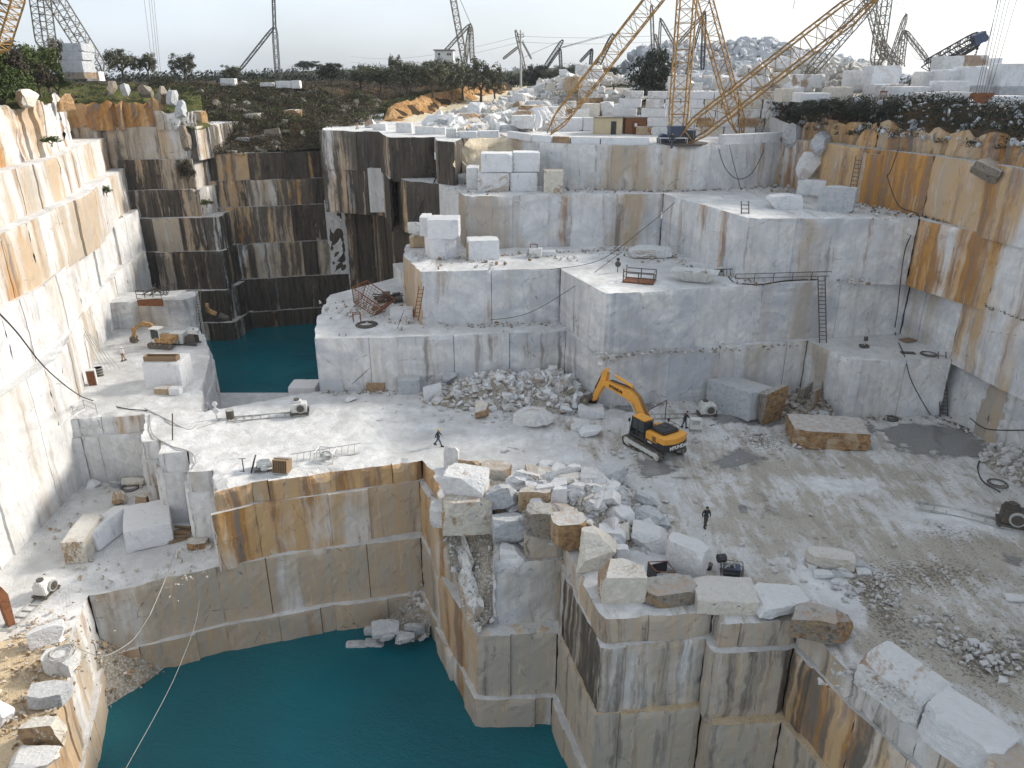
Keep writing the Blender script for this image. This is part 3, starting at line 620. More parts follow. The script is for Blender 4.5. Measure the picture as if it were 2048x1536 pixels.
def ground_sheet():
    xs = []; v = -75.0
    xs = list(np.arange(-110, 75, 2.2)); ys = list(np.arange(129, 290, 2.4))
    gx = [-6000, -3000, -1500, -800, -450, -280, -190, -140] + xs + [80, 95, 120, 160, 220, 320, 480, 800, 1500, 3000, 6000]
    gy = ys + [300, 315, 335, 360, 390, 430, 480, 540, 620, 720, 850, 1050, 1400, 2000, 3200, 5500, 9000]
    mb = MB(); vs = []; nx = len(gx)
    for y in gy:
        for x in gx: vs.append((x, y, hz(x, y) - 0.06))
    fs = [(j * nx + i, j * nx + i + 1, (j + 1) * nx + i + 1, (j + 1) * nx + i) for j in range(len(gy) - 1) for i in range(nx - 1)]
    mb.add(vs, fs, 0)
    mi = []
    for (a, b, c, d) in fs:
        x = (vs[a][0] + vs[c][0]) / 2; y = (vs[a][1] + vs[c][1]) / 2; r = road_x(y)
        if y > 330: k = 1
        elif x < r - 2.0: k = 0
        elif x < r + 4: k = 3
        elif y > 230: k = 1
        else: k = 4
        mi.append(k)
    keep = [i for i, (a, b, c, d) in enumerate(fs) if not (vs[a][0] < -25 and vs[d][1] < 151)]
    mb.mi = [mi[i] for i in keep]; mb.f = [mb.f[i] for i in keep]
    o = mb.build('ground', [M['scrub_soil'], M['far'], M['orange_soil'], M['road'], M['scree']], smooth=True); struct(o)
ground_sheet()
def strip(name, d0, d1, y0, y1, lift, mat, n=14, amp=0.0, st=0.8):
    """band running beside the road centre line, from offset d0 to d1"""
    mb = MB(); vs = []; ys = np.arange(y0, y1, st)
    for y in ys:
        for k in range(n + 1):
            x = road_x(y) + d0 + (d1 - d0) * k / n; e = 0.0 if k in (0, n) else 1.0
            vs.append((x + e * amp * nz(y * .5, k * .3, 2), y, hz(x, y) + lift * (0.3 + .7 * e) + e * amp * 0.8 * fb(x * .5, y * .5, 5)))
    m = n + 1
    mb.add(vs, [(j * m + i, j * m + i + 1, (j + 1) * m + i + 1, (j + 1) * m + i) for j in range(len(ys) - 1) for i in range(n)])
    return struct(mb.build(name, M[mat], smooth=False))
strip('road', -2.4, 2.6, 118, 300, 0.10, 'road', 8, 0.1)
strip('earth_bank', -5.6, -1.9, 146, 214, 0.15, 'orange_soil', 12, 0.7, 0.6)
# scrub slope running down from the hill to the dark back wall
patch([(-66, 123.8, 23.5), (-55, 126.2, 19.6), (-45, 127.6, 19.5), (-37, 129.6, 19.4), (-31.0, 130.6, 20.2), (-30.0, 129.4, 23.4), (-26.5, 134, 23.5), (-26, 152, 26.6), (-45, 153, 29.3), (-68, 150, 29.6)], 1.6, 0.9, 'scrub_soil', 'hillside',
      fr=.25, extra=[(-48, 140, 25.5), (-38, 140, 25.0), (-58, 138, 27), (-30, 142, 24.2)])
# grassy shoulder over the corner stack, reaching back to the hill
patch([(-72, 118.5, 29.4), (-66, 121, 27.6), (-55.5, 122.0, 26.3), (-48.8, 121.4, 24.0), (-47.8, 126, 23.5), (-52, 134, 25.6), (-58, 150, 29.4), (-110, 152, 30.0), (-110, 118, 30.5)], 1.6, 1.1, 'grass', 'hillside', fr=.25)
patch([(-93, 60, 29.2), (-60, 62, 28.2), (-61, 95, 28.6), (-66, 112, 28.4), (-72, 120, 29.2), (-112, 124, 31.5), (-112, 60, 32)], 2.2, 1.2, 'grass', 'hillside', fr=.2)

# ------------------------------------------------------------------ loose stone
def rock_shape(seed, boxy=0.5, rough=0.05, sub=3, ncut=9):
    """angular broken stone inside the unit box, standing on z = 0"""
    rnd = random.Random(seed); bm = bmesh.new(); bmesh.ops.create_cube(bm, size=2.0)
    for _ in range(ncut):
        n = Vector((rnd.gauss(0, 1), rnd.gauss(0, 1), rnd.gauss(0, 1))).normalized()
        sup = abs(n.x) + abs(n.y) + abs(n.z)
        d = sup * rnd.uniform(boxy, min(1.0, boxy + 0.4))
        r = bmesh.ops.bisect_plane(bm, geom=bm.verts[:] + bm.edges[:] + bm.faces[:], plane_co=n * d, plane_no=n, clear_outer=True)
        ed = [e for e in r['geom_cut'] if isinstance(e, bmesh.types.BMEdge)]
        if ed: bmesh.ops.contextual_create(bm, geom=ed)
    bmesh.ops.triangulate(bm, faces=bm.faces[:])
    for _ in range(sub):
        lim = 0.75 / (1.6 ** _); es = [e for e in bm.edges if e.calc_length() > lim * .7]
        if es: bmesh.ops.subdivide_edges(bm, edges=es, cuts=1); bmesh.ops.triangulate(bm, faces=[f for f in bm.faces if len(f.verts) > 3])
    for v in bm.verts:
        p = v.co; q = p * 1.3 + Vector((seed * 3.1, 0, 0))
        k = rough * (noise.noise(q) * 1.6 + noise.noise(q * 2.7) * 1.0 + noise.noise(q * 6) * .7)
        v.co = p + p.normalized() * k
    xs = [v.co for v in bm.verts]; lo = Vector((min(p.x for p in xs), min(p.y for p in xs), min(p.z for p in xs))); hi = Vector((max(p.x for p in xs), max(p.y for p in xs), max(p.z for p in xs)))
    for v in bm.verts: v.co = Vector(((v.co.x - lo.x) / (hi.x - lo.x) - .5, (v.co.y - lo.y) / (hi.y - lo.y) - .5, (v.co.z - lo.z) / (hi.z - lo.z)))
    bmesh.ops.recalc_face_normals(bm, faces=bm.faces[:]); vs = [v.co.copy() for v in bm.verts]; bm.verts.index_update(); fs = [tuple(v.index for v in f.verts) for f in bm.faces]; bm.free()
    return vs, fs
SH = {'h': [rock_shape(500 + k, 0.72, 0.03, 6, 6) for k in range(5)],      # big hero blocks
      'b': [rock_shape(100 + k, 0.60, 0.034, 5, 8) for k in range(9)],       # blocky boulders
      's': [rock_shape(200 + k, 0.38, 0.042, 5, 10) for k in range(9)],        # irregular boulders
      'c': [rock_shape(300 + k, 0.45, 0.03, 0, 8) for k in range(8)]}  # small chips
def cut_shape(seed):
    """sawn block with chipped edges, unit box"""
    rnd = random.Random(seed); bm = bmesh.new(); bmesh.ops.create_cube(bm, size=2.0); 
    for _ in range(rnd.choice((0, 1, 1, 2))):
        n = Vector((rnd.choice((-1, 1)) * rnd.uniform(.5, 1), rnd.choice((-1, 1)) * rnd.uniform(.3, 1), rnd.choice((-1, 1)) * rnd.uniform(.5, 1))).normalized(); sup = abs(n.x) + abs(n.y) + abs(n.z)
        r = bmesh.ops.bisect_plane(bm, geom=bm.verts[:] + bm.edges[:] + bm.faces[:], plane_co=n * sup * rnd.uniform(.84, .95), plane_no=n, clear_outer=True)
        ed = [e for e in r['geom_cut'] if isinstance(e, bmesh.types.BMEdge)]
        if ed: bmesh.ops.contextual_create(bm, geom=ed)
    bmesh.ops.triangulate(bm, faces=bm.faces[:])
    for _ in range(4):
        es = [e for e in bm.edges if e.calc_length() > 0.34]
        if es: bmesh.ops.subdivide_edges(bm, edges=es, cuts=1); bmesh.ops.triangulate(bm, faces=[f for f in bm.faces if len(f.verts) > 3])
    for v in bm.verts:
        p = v.co; e = sorted((abs(p.x), abs(p.y), abs(p.z)))[1]; q = p * 2.2 + Vector((seed, 0, 0))
        k = 0.02 * noise.noise(q * .6) + 0.012 * noise.noise(q * 3)
        if e > .93: k -= 0.008 + 0.06 * max(0, noise.noise(q * 1.7))
        v.co = p * (1 + k)
    vs = [v.co * .5 + Vector((0, 0, .5)) for v in bm.verts]; bm.verts.index_update(); fs = [tuple(v.index for v in f.verts) for f in bm.faces]; bm.free()
    return vs, fs
CUT = [cut_shape(400 + k) for k in range(10)]
RN = random.Random(99)
MESHC = {}
def stone_mesh(kind, k, mat):
    key = (kind, k, mat)
    if key not in MESHC:
        vs, fs = (CUT if kind == 'cut' else SH[kind])[k]
        me = bpy.data.meshes.new('stone'); me.from_pydata([tuple(v) for v in vs], [], fs); me.materials.append(M[mat]); MESHC[key] = me
    return MESHC[key]
def stone(name, loc, size, rz, kind, mat, label, cat='boulder', group=None, tilt=(0, 0), k=None):
    lst = CUT if kind == 'cut' else SH[kind]; k = RN.randrange(len(lst)) if k is None else k
    o = bpy.data.objects.new(name, stone_mesh(kind, k, mat)); COL.objects.link(o)
    o.location = loc; o.scale = size; o.rotation_euler = (tilt[0], tilt[1], rz)
    return tag(o, label, cat, group)
def blk(x0, x1, ytop, ybot, Z, depth, mat, label, yb1=None, kind='cut', sink=0.05, group=None, name='marble_block', k=None):
    """sawn block: bottom front edge runs from pixel (x0,ybot) to (x1,yb1) on the level Z, its top front edge is at ytop"""
    a = at(x0, ybot, Z); b = at(x1, yb1 or ybot, Z); e = (b - a); wd = e.length; e.normalize(); bk = Vector((-e.y, e.x, 0))
    if bk.y < 0: bk = -bk
    top = atY(x0, ytop, a.y).z; c = (a + b) / 2 + bk * depth / 2
    return stone(name, (c.x, c.y, Z - sink), (wd, depth, top - Z + sink), math.atan2(e.y, e.x), kind, mat, label, 'block', group, k=k)
def blkY(x0, x1, ytop, ybot, Y, depth, mat, label, kind='cut', group=None, rz=0.0, name='marble_block', k=None):
    a = atY(x0, ybot, Y); b = atY(x1, ybot, Y); t = atY(x0, ytop, Y)
    return stone(name, ((a.x + b.x) / 2, Y + depth / 2, a.z), (b.x - a.x, depth, t.z - a.z), rz, kind, mat, label, 'block', group, k=k)
def rk(x0, x1, y0, y1, Z, mat, label, kd=0.7, kind='s', rz=None, group=None, tilt=(0, 0), sink=0.1, name='boulder', k=None, hmin=0.25):
    """boulder that fills the pixel box (x0..x1, y0..y1) while lying on the level Z"""
    xc = (x0 + x1) / 2; p = at(xc, y1, Z); dep = p.y * cth - (p.z - CZ) * sth; s_ = F / dep
    ph = math.atan2(CZ - Z, p.y); wd = (x1 - x0) / s_; d = wd * kd; H = (y1 - y0) / s_
    if d * math.sin(ph) > H * 0.75: d = H * 0.75 / math.sin(ph)
    h = max(hmin * wd, (H - d * math.sin(ph)) / math.cos(ph))
    c = at(xc, y1 - d * .5 * math.sin(ph) * s_, Z)
    return stone(name, (c.x, c.y, Z - sink), (wd * 1.04, d, h * 1.06 + sink), RN.uniform(-.25, .25) if rz is None else rz, kind, mat, label, 'boulder', group, tilt, k)
def chips(name, pts, smin, smax, mat, seed, flat=0.6, label=None, pw=2.0):
    """crushed stone lying on given points: nobody could count it"""
    rnd = random.Random(seed); mb = MB()
    for p in pts:
        vs, fs = SH['c'][rnd.randrange(8)]; s_ = smin + (smax - smin) * rnd.random() ** pw
        ax = Vector((rnd.gauss(0, 1), rnd.gauss(0, 1), rnd.gauss(0, 1))).normalized(); m = Matrix.Rotation(rnd.uniform(0, 6.28), 3, ax) @ Matrix.Diagonal((s_, s_ * rnd.uniform(.5, 1), s_ * rnd.uniform(.3, flat + .2)))
        mb.add([m @ (v - Vector((0, 0, .5))) + Vector((p[0], p[1], p[2] + s_ * .12)) for v in vs], fs)
    o = mb.build(name, M[mat]); return tag(o, label, 'rubble', None, 'stuff')

# blocks stored on the third terrace
W, C_, G_, T_, U_, D_ = 'rock_white', 'rock_clean', 'rock_grey', 'rock_tan', 'rock_rust', 'rock_dark'
gS = 'white blocks stored on the upper terrace'
blk(956, 1018, 347, 383, Z3, 2.6, W, 'white sawn block, lower front one of the four stored at the terrace corner', group=gS)
blk(1020, 1075, 346, 382, Z3, 3.2, C_, 'clean white sawn block, lower right one of the stack at the terrace corner', group=gS)
b_ = at(985, 383, Z3)
blkY(962, 1025, 307, 345, b_.y + .5, 3.0, C_, 'white sawn block resting on top of the left pair at the terrace corner', group=gS)
blkY(1026, 1079, 305, 344, b_.y + .9, 3.0, C_, 'white sawn block resting on top of the right block of the stack', group=gS)
blk(933, 957, 336, 377, Z3, 4.0, W, 'narrow white block standing left of the stacked four', group=gS)
rk(902, 935, 345, 366, Z3, C_, 'rounded flat white boulder at the outer corner of the upper terrace')
blk(942, 964, 318, 332, Z3, 2, C_, 'small flat white slab lying behind the stacked blocks')
blk(1087, 1126, 341, 386, Z3, 2.3, T_, 'single block with a yellow stained front right of the white stack')
# stack on the second level
blk(866, 914, 479, 519, Z2, 2.6, C_, 'white cube shaped block under the wedge topped block', yb1=514)
b_ = at(890, 517, Z2)
blkY(855, 918, 440, 479, b_.y - .2, 3.4, C_, 'white block with curved veins resting on the cube shaped one', kind='cut')
blkY(840, 860, 435, 473, b_.y + 1.6, 3.0, W, 'narrow white block leaning at the back of the two high stack')
blk(850, 868, 472, 510, Z2, 2.6, W, 'narrow white block at the bottom left of the two high stack')
rk(820, 850, 468, 494, Z2 + .1, U_, 'orange stained block behind the two high stack', kind='b')
blkY(815, 842, 444, 470, b_.y + 4, 2, W, 'pointed white chunk on the orange stained block', kind='s')
blk(938, 999, 482, 521, Z2, 2.6, C_, 'white block with a rusty left end in front of the grey wall', yb1=519)
rk(933, 943, 484, 519, Z2, U_, 'rusty slab stuck to the left end of the white block', kd=.8, kind='b')
# kerb of blocks along the plateau rim
kerb = [(729, 751, 238, 256, W, 's', 'broken white'), (745, 772, 248, 261, W, 'cut', 'small square'), (792, 824, 246, 266, W, 'cut', 'tall'), (830, 868, 253, 269, W, 'cut', 'grey streaked'), (868, 891, 255, 269, W, 'cut', 'short'), (892, 913, 257, 275, W, 'cut', 'square'),
        (914, 954, 263, 276, C_, 'cut', 'long clean'), (955, 998, 262, 275, C_, 'cut', 'longer clean')]
for (x0, x1, y0, y1, m_, k_, adj) in kerb:
    blk(x0, x1, y0, y1, Z4, 1.6, m_, '%s kerb block on the rim of the dark cliff, %s from the left' % (adj, ('first', 'second', 'third', 'fourth', 'fifth', 'sixth', 'seventh', 'eighth')[kerb.index((x0, x1, y0, y1, m_, k_, adj))]), kind=k_, group='kerb blocks on the plateau rim')
ring = [(-0.3, 106.6), (2.8, 99.8), (5.2, 97.4), (7.3, 96.2), (10.8, 95.2), (16.6, 94.6)]
for k, (p, q) in enumerate(zip(ring[:-1], ring[1:])):
    d = Vector((q[0] - p[0], q[1] - p[1], 0)); c = Vector(((p[0] + q[0]) / 2, (p[1] + q[1]) / 2 + .45, Z4 - .05))
    stone('marble_block', c, (d.length - .08, 0.9, 0.85), math.atan2(d.y, d.x), 'cut', T_ if k == 2 else C_, 'low %s kerb block on the curved wall, %s from its left end' % ('ochre' if k == 2 else 'white', ('first', 'second', 'third', 'fourth', 'fifth')[k]), 'block', 'kerb blocks on the plateau rim')
ring = [(25.4, 95.2), (29.6, 97.1), (32.0, 98.4), (34.0, 99.9)]
for k, (p, q) in enumerate(zip(ring[:-1], ring[1:])):
    d = Vector((q[0] - p[0], q[1] - p[1], 0)); c = Vector(((p[0] + q[0]) / 2, (p[1] + q[1]) / 2 + .45, Z4 - .05))
    stone('marble_block', c, (d.length - .05, 1.1, 1.15), math.atan2(d.y, d.x), 'cut', C_, '%s white kerb block right of the derrick foot' % ('long', 'middle', 'rightmost')[k], 'block', 'kerb blocks on the plateau rim')
# on the third terrace, right
blk(1592, 1649, 358, 388, Z3, 2.6, C_, 'white base block under the jagged spire of stone', yb1=392)
b_ = at(1620, 390, Z3); blkY(1597, 1646, 305, 360, b_.y + .4, 2.0, W, 'jagged pointed white stone standing on a base block', kind='s')
rk(1534, 1598, 387, 419, Z3, C_, 'flat white boulder on the terrace left of the ladder wall', kind='b')
rk(1636, 1704, 374, 425, Z3, G_, 'long grey veined slab lying askew with a tan end', kind='b', rz=-.5, kd=.5)
# retaining wall of stacked blocks behind the derrick
adjs = ('first', 'second', 'third', 'fourth', 'fifth', 'sixth', 'seventh', 'eighth', 'ninth', 'tenth', 'eleventh', 'twelfth')
for c in range(5):
    x = 13.0 + c * .9 if c else 12.6; k = 0; Y = 110.5 + c * .45
    while x < 36.5 and k < 12:
        wd = RN.uniform(2.0, 3.6); h = 1.0 if c == 4 else 1.18
        yy = Y - 0.18 * (x - 24) + (3 if x < 17 else 0)
        mt = RN.choice((T_, W, T_, W, G_, U_) if c < 2 else (W, T_, W, C_))
        nm_ = {T_: 'tan stained', W: 'white', G_: 'grey', U_: 'rust stained', C_: 'clean white'}[mt]
        stone('wall_block', (x + wd / 2, yy + 1.1, Z4 - .1 + c * 1.2), (wd - .1, 2.2, h), -.18, 'cut', mt, '%s block in the %s course of the stacked block wall, %s from the left' % (nm_, ('bottom', 'second', 'third', 'fourth', 'top')[c], adjs[k]), 'block', 'blocks of the stacked retaining wall')
        x += wd; k += 1
# blocks stored on the right terrace
gR = 'blocks stored on the right hand terrace'
RT = [(1742, 1799, 131, 166, 104, C_, 'big square white block on the upper row above the scrub'), (1743, 1812, 168, 200, 101, W, 'wide white block under the big square one'), (1791, 1860, 173, 191, 97, C_, 'long low white block in front of the wide one'),
      (1699, 1742, 141, 178, 108, W, 'greyish block left of the big square white block'), (1843, 1877, 143, 172, 104, W, 'block with a dark right side in the upper row'), (1878, 1939, 139, 182, 102, C_, 'tall white block at the middle of the right terrace'),
      (1882, 1939, 162, 181, 96, C_, 'blue white slab resting in front of the tall block'), (1926, 1972, 133, 171, 101, C_, 'slanted white block leaning behind the hanging ropes'), (1970, 2000, 131, 170, 103, W, 'narrow white block seen behind the hanging ropes'),
      (1999, 2040, 127, 172, 100, C_, 'tall white block with a dark stripe near the right edge'), (2036, 2075, 130, 172, 100, W, 'last white block of the upper row at the frame edge'), (1882, 1925, 112, 138, 112, W, 'rough grey block left in the topmost row'),
      (1925, 1973, 110, 134, 112, W, 'squared grey block right in the topmost row under the hook'), (1975, 2000, 116, 140, 113, C_, 'small white block at the end of the topmost row'), (1939, 1996, 171, 190, 100, G_, 'grey block in the lower row behind the rusty hook block'), (1997, 2050, 172, 192, 99, G_, 'blue grey block in the lower row at the frame edge'),
      (1846, 1890, 186, 200, 92, W, 'flat kerb slab over the scrub, left of the hook block'), (1890, 1942, 184, 201, 91, W, 'longer kerb slab right beside the hook block'), (1985, 2060, 192, 206, 86, C_, 'thin white kerb slab at the right frame edge'), (1660, 1704, 174, 201, 100, T_, 'block with an ochre stripe at the start of the right terrace'),
      (1562, 1586, 177, 201, 104, T_, 'small tan block beside the tie rods'), (1586, 1606, 174, 198, 106, W, 'small white block beside the tan one'), (1596, 1648, 149, 174, 110, W, 'rounded white block behind the yellow boom'), (1600, 1660, 186, 202, 98, C_, 'low white slab at the left end of the scrub bank')]
for (x0, x1, y0, y1, Y, m_, lb) in RT: blkY(x0, x1, y0, y1 + 3, Y - 4, 3.0, m_, lb, group=gR)
# blocks on the left ledge
blk(131, 176, 1086, 1130, LEDGE if 'LEDGE' in globals() else -7.0, 4.6, T_, 'long white block with a tan broken end on the left ledge', yb1=1127)
LEDGE = -7.0
stone('marble_block', at(222, 1072, LEDGE) + Vector((0, 0, -.1)), (1.7, 4.6, 1.9), R(-14), 'cut', C_, 'tilted white block leaning between its two neighbours on the ledge', 'block', None, (0, R(-13)))
blk(254, 349, 1067, 1106, LEDGE, 4.8, C_, 'largest white block on the left ledge, right of the tilted one', yb1=1085)
rk(229, 254, 981, 1012, LEDGE, T_, 'small tan chunk behind the tilted block')
rk(275, 301, 985, 1010, LEDGE, U_, 'small ochre chunk at the foot of the standing column', kind='b')
rk(378, 417, 1074, 1102, LEDGE, U_, 'orange brown block at the foot of the split column', kind='b')
rk(405, 425, 1087, 1101, LEDGE, T_, 'small pale stone beside the orange brown block')
rk(172, 200, 958, 980, LEDGE, C_, 'white flat piece in the corner of the recess')
rk(222, 241, 959, 977, LEDGE, G_, 'grey stone in the corner of the recess'); rk(245, 290, 953, 972, LEDGE, T_, 'thin tan slab leaning in the recess', kd=.4)
# near left ledge
rk(66, 130, 1243, 1294, LEDGE, C_, 'long white slab lying on straw coloured dirt at the left edge', kind='b', rz=.55, kd=.45)
rk(104, 130, 1270, 1290, LEDGE, W, 'small white piece beside the long slab')
rk(94, 156, 1296, 1352, LEDGE, W, 'white block carrying a coil of rope near the pit edge', kind='b')
rk(68, 140, 1362, 1420, LEDGE, G_, 'grey white block with a rusty underside near the pit edge', kind='b', rz=.3)
rk(62, 135, 1420, 1500, LEDGE, T_, 'large cream boulder at the corner of the near ledge')
rk(20, 116, 1488, 1560, LEDGE, W, 'cracked white boulder at the bottom left of the picture')
rk(-20, 26, 1405, 1457, LEDGE, C_, 'white stone cut by the left frame edge')
# quarry floor, centre
blk(797, 841, 762, 790, 0, 2.4, G_, 'blue grey cube of stone against the joint of the low wall', yb1=788)
blk(733, 770, 766, 784, 0, 1.6, T_, 'low tan block at the foot of the ladder wall')
rk(847, 884, 763, 804, 0, C_, 'leaning white slab at the left end of the rubble heap', kd=.4)
rk(1032, 1107, 801, 859, 0, W, 'largest white boulder in front of the rubble heap', rz=-.4)
rk(951, 977, 801, 840, 0, T_, 'small upright tan boulder before the rubble heap')
rk(1156, 1206, 807, 840, 0, C_, 'white boulder under the bucket of the excavator', kind='b')
rk(1134, 1178, 834, 864, 0, W, 'white boulder with an ochre side, left of two before the excavator', kind='b')
rk(1158, 1204, 847, 876, 0, C_, 'pointed white boulder, right of two before the excavator')
rk(1004, 1030, 784, 806, 0.4, W, 'thin white slab lying on the front of the rubble heap', kd=.6)
for (x0, x1, y0, y1, m_, lb) in ((1046, 1071, 728, 748, W, 'white flat stone high on the rubble heap'), (1070, 1098, 718, 742, T_, 'tan stone on top of the rubble heap'), (1092, 1114, 730, 760, W, 'upright white stone near the wall corner'), (1112, 1130, 712, 736, U_, 'brown stone at the very corner of the wall'), (1022, 1060, 765, 790, C_, 'white slab in the middle of the rubble heap'), (885, 915, 742, 762, G_, 'grey stone at the back of the rubble heap'), (930, 965, 760, 780, W, 'flat white stone left in the rubble heap')):
    rk(x0, x1, y0, y1, 1.2 if y1 < 770 else .5, m_, lb)
# by the right wall
o = stone('marble_block', at(1476, 820, 0) + Vector((0, 0, -.1)), (3.6, 5.6, 2.9), R(33), 'cut', G_, 'big tilted grey block fallen from the wall beside the wire saw', 'block', None, (R(-4), R(5)))
rk(1508, 1560, 762, 850, 0, D_, 'rusty brown broken chunk behind the big tilted block', kd=.8, rz=.4)
rk(1578, 1722, 838, 900, 0, U_, 'flat topped boulder with rust red sides on the muddy floor', kind='h', kd=.6, rz=-.12, k=3)
for k, q in enumerate(((1588, 1622, 765, 815), (1612, 1640, 780, 825), (1630, 1660, 762, 812), (1645, 1676, 760, 800), (1600, 1645, 800, 826))):
    rk(*q, 0, D_, 'dark broken slab %s in the heap against the box shaped bench' % ('leaning left', 'lying low', 'standing upright', 'at the right end', 'in front')[k], kd=.4, kind='s', rz=.7)
rk(1530, 1558, 800, 822, 0, T_, 'small tan stone beside the dark broken slabs'); rk(1620, 1655, 822, 836, 0, G_, 'grey wedge of stone before the dark slabs')

# rocks on the promontory
PR = [(888, 919, 892, 940, 0, W, 'upright pale slab at the left tip of the boulder heap', .4, 'b'), (893, 975, 930, 1020, 0, W, 'large dusty block on the left of the boulder heap', .75, 'b'), (918, 966, 912, 950, 0.1, U_, 'ochre sided slab behind the large dusty block', .5, 's'),
      (962, 1021, 921, 963, 0.1, T_, 'tan boulder with a white right edge', .7, 'b'), (973, 1038, 956, 1024, .2, G_, 'grey dusty slab sloping in the middle of the heap', .7, 's'), (1040, 1103, 964, 1027, .3, U_, 'brown sided boulder under the white wedge', .7, 'b'),
      (1070, 1134, 956, 1003, 1.0, C_, 'white wedge lying on the brown boulder', .5, 's'), (1102, 1132, 974, 1026, .8, C_, 'narrow white block standing in the heap', .5, 'b'), (1052, 1114, 1003, 1077, .3, D_, 'dark brown boulder with a flat grey top', .8, 'b'),
      (1101, 1169, 1023, 1100, .3, U_, 'rust red boulder at the rim of the pit', .8, 'b'), (1078, 1136, 920, 959, .2, C_, 'white boulder at the back of the heap', .7, 's'), (1132, 1170, 941, 971, .1, G_, 'blue grey boulder at the back right of the heap', .7, 's'),
      (1174, 1236, 957, 978, 0, C_, 'flat white slab at the right of the heap', .5, 'b'), (1137, 1177, 977, 1033, .2, W, 'leaning dusty slab right of the narrow block', .5, 's'), (1174, 1223, 1006, 1055, 0, G_, 'grey striped boulder on the right flank of the heap', .7, 's'),
      (1230, 1257, 1003, 1048, 0, G_, 'blue grey rounded boulder at the right end of the heap', .6, 's'), (1143, 1239, 1053, 1142, 0, T_, 'large pale boulder with a sloping white face', .7, 's'), (1196, 1251, 1047, 1094, 0, C_, 'clean white slab block behind the large pale boulder', .7, 'b'),
      (1227, 1255, 1089, 1122, 0, C_, 'small white block below the clean slab', .7, 'b'), (1197, 1286, 1120, 1209, 0, T_, 'yellowish boulder with a white end at the pit edge', .75, 'b')]
for (x0, x1, y0, y1, z_, m_, lb, kd, kk) in PR: rk(x0, x1, y0, y1, z_, m_, lb, kd, kk)
rk(884, 984, 966, 1070, -1.6, T_, 'tan broken block wedged into the flank of the promontory', .8, 'b')
for (x0, x1, y0, y1, z_, m_, lb) in ((862, 915, 1000, 1062, -2.0, W, 'broken pale rock over the dark crevice of the promontory'), (985, 1058, 1010, 1090, -1.0, G_, 'dusty rock half buried in the rubble chute'), (1000, 1050, 1085, 1140, -2.2, W, 'pale rock lying low in the rubble chute')):
    rk(x0, x1, y0, y1, z_, m_, lb, .9, 's', sink=.3)
# row of boulders along the right rim of the pit
RB = [(1283, 1390, 1150, 1214, D_, 'dark faced flat boulder left in the row along the rim', .6, 'b', .2), (1388, 1506, 1154, 1228, T_, 'broad block with a brown front and white top in the rim row', .7, 'cut', -.06), (1497, 1602, 1161, 1241, W, 'wedge shaped pale boulder in the rim row', .75, 's', .1),
      (1585, 1697, 1184, 1294, D_, 'rough dark grey boulder hanging over the pit corner', .9, 's', -.5), ]
for (x0, x1, y0, y1, m_, lb, kd, kk, rz) in RB: rk(x0, x1, y0, y1, 0, m_, lb, kd, kk, rz)
for (px_, py_, sz, rz, k, m_, lb) in ((1797, 1392, (3.9, 2.5, 2.0), -62, 0, W, 'huge rough white block with debris on its top'), (1926, 1496, (3.8, 2.5, 2.1), -56, 1, C_, 'huge smooth white block at the lower right'), (2052, 1600, (3.4, 2.4, 1.9), -56, 2, T_, 'white block with an ochre side in the bottom right corner')):
    p_ = at(px_, py_, 0); o_ = stone('boulder', (p_.x, p_.y, -.15), sz, R(rz), 'h', m_, lb, k=k)
p_ = at(1797, 1392, 1.75); rnd_ = random.Random(4); chips('rubble', [(p_.x + rnd_.gauss(0, .9) * .5 + .35 * t_, p_.y - .9 * t_, 1.62) for t_ in [rnd_.uniform(-1.3, 1.3) for _ in range(110)]], .04, .3, 'rubble', 55, .4)
# stones scattered on the floor
ST = [(1602, 1622, 1112, 1126, W), (1608, 1634, 1124, 1142, W), (1625, 1663, 1132, 1162, W), (1655, 1682, 1140, 1158, G_), (1672, 1692, 1130, 1150, W), (1680, 1706, 1140, 1156, W), (1695, 1737, 1120, 1142, G_), (1660, 1678, 1155, 1172, C_), (1676, 1697, 1158, 1175, W), (1702, 1727, 1172, 1188, G_), (1640, 1662, 1120, 1134, G_), (1712, 1740, 1135, 1150, W), (1690, 1710, 1180, 1196, G_)]
for k, (x0, x1, y0, y1, m_) in enumerate(ST): rk(x0, x1, y0, y1, 0, m_, 'small angular stone in the pile on the white mud', .8, 's', group='stones of the small pile on the white mud')
rk(1614, 1703, 1100, 1137, .2, T_, 'long flat slab with a rust streak on top of the small stone pile', .45, 'b', -.2)
for k, (x0, x1, y0, y1, lb) in enumerate(((1828, 1848, 1228, 1242, 'small pale stone among the tyre ruts'), (1937, 1957, 1275, 1291, 'squared pale stone in the debris strip'), (1954, 1984, 1287, 1304, 'rounded stone in the debris strip'), (1976, 1998, 1308, 1320, 'pale stone at the end of the debris strip'), (1994, 2016, 1352, 1366, 'lone stone near the right frame edge'), (1700, 1716, 1330, 1342, 'small dark stone in the pale puddle'), (2010, 2048, 1188, 1204, 'stone cut by the frame edge beside the ruts'), (1310, 1345, 1128, 1142, 'flat brown slab lying behind the rim row'), (690, 712, 792, 803, 'small white slab lying alone on the floor'), (1226, 1246, 1058, 1072, 'pale stone at the foot of the boulder heap'), (1250, 1275, 1062, 1078, 'flat stone beside the boulder heap'), (1243, 1262, 872, 884, 'white stone under the track of the excavator'))):
    rk(x0, x1, y0, y1, 0, G_ if k in (5, 7) else W, lb, .8)



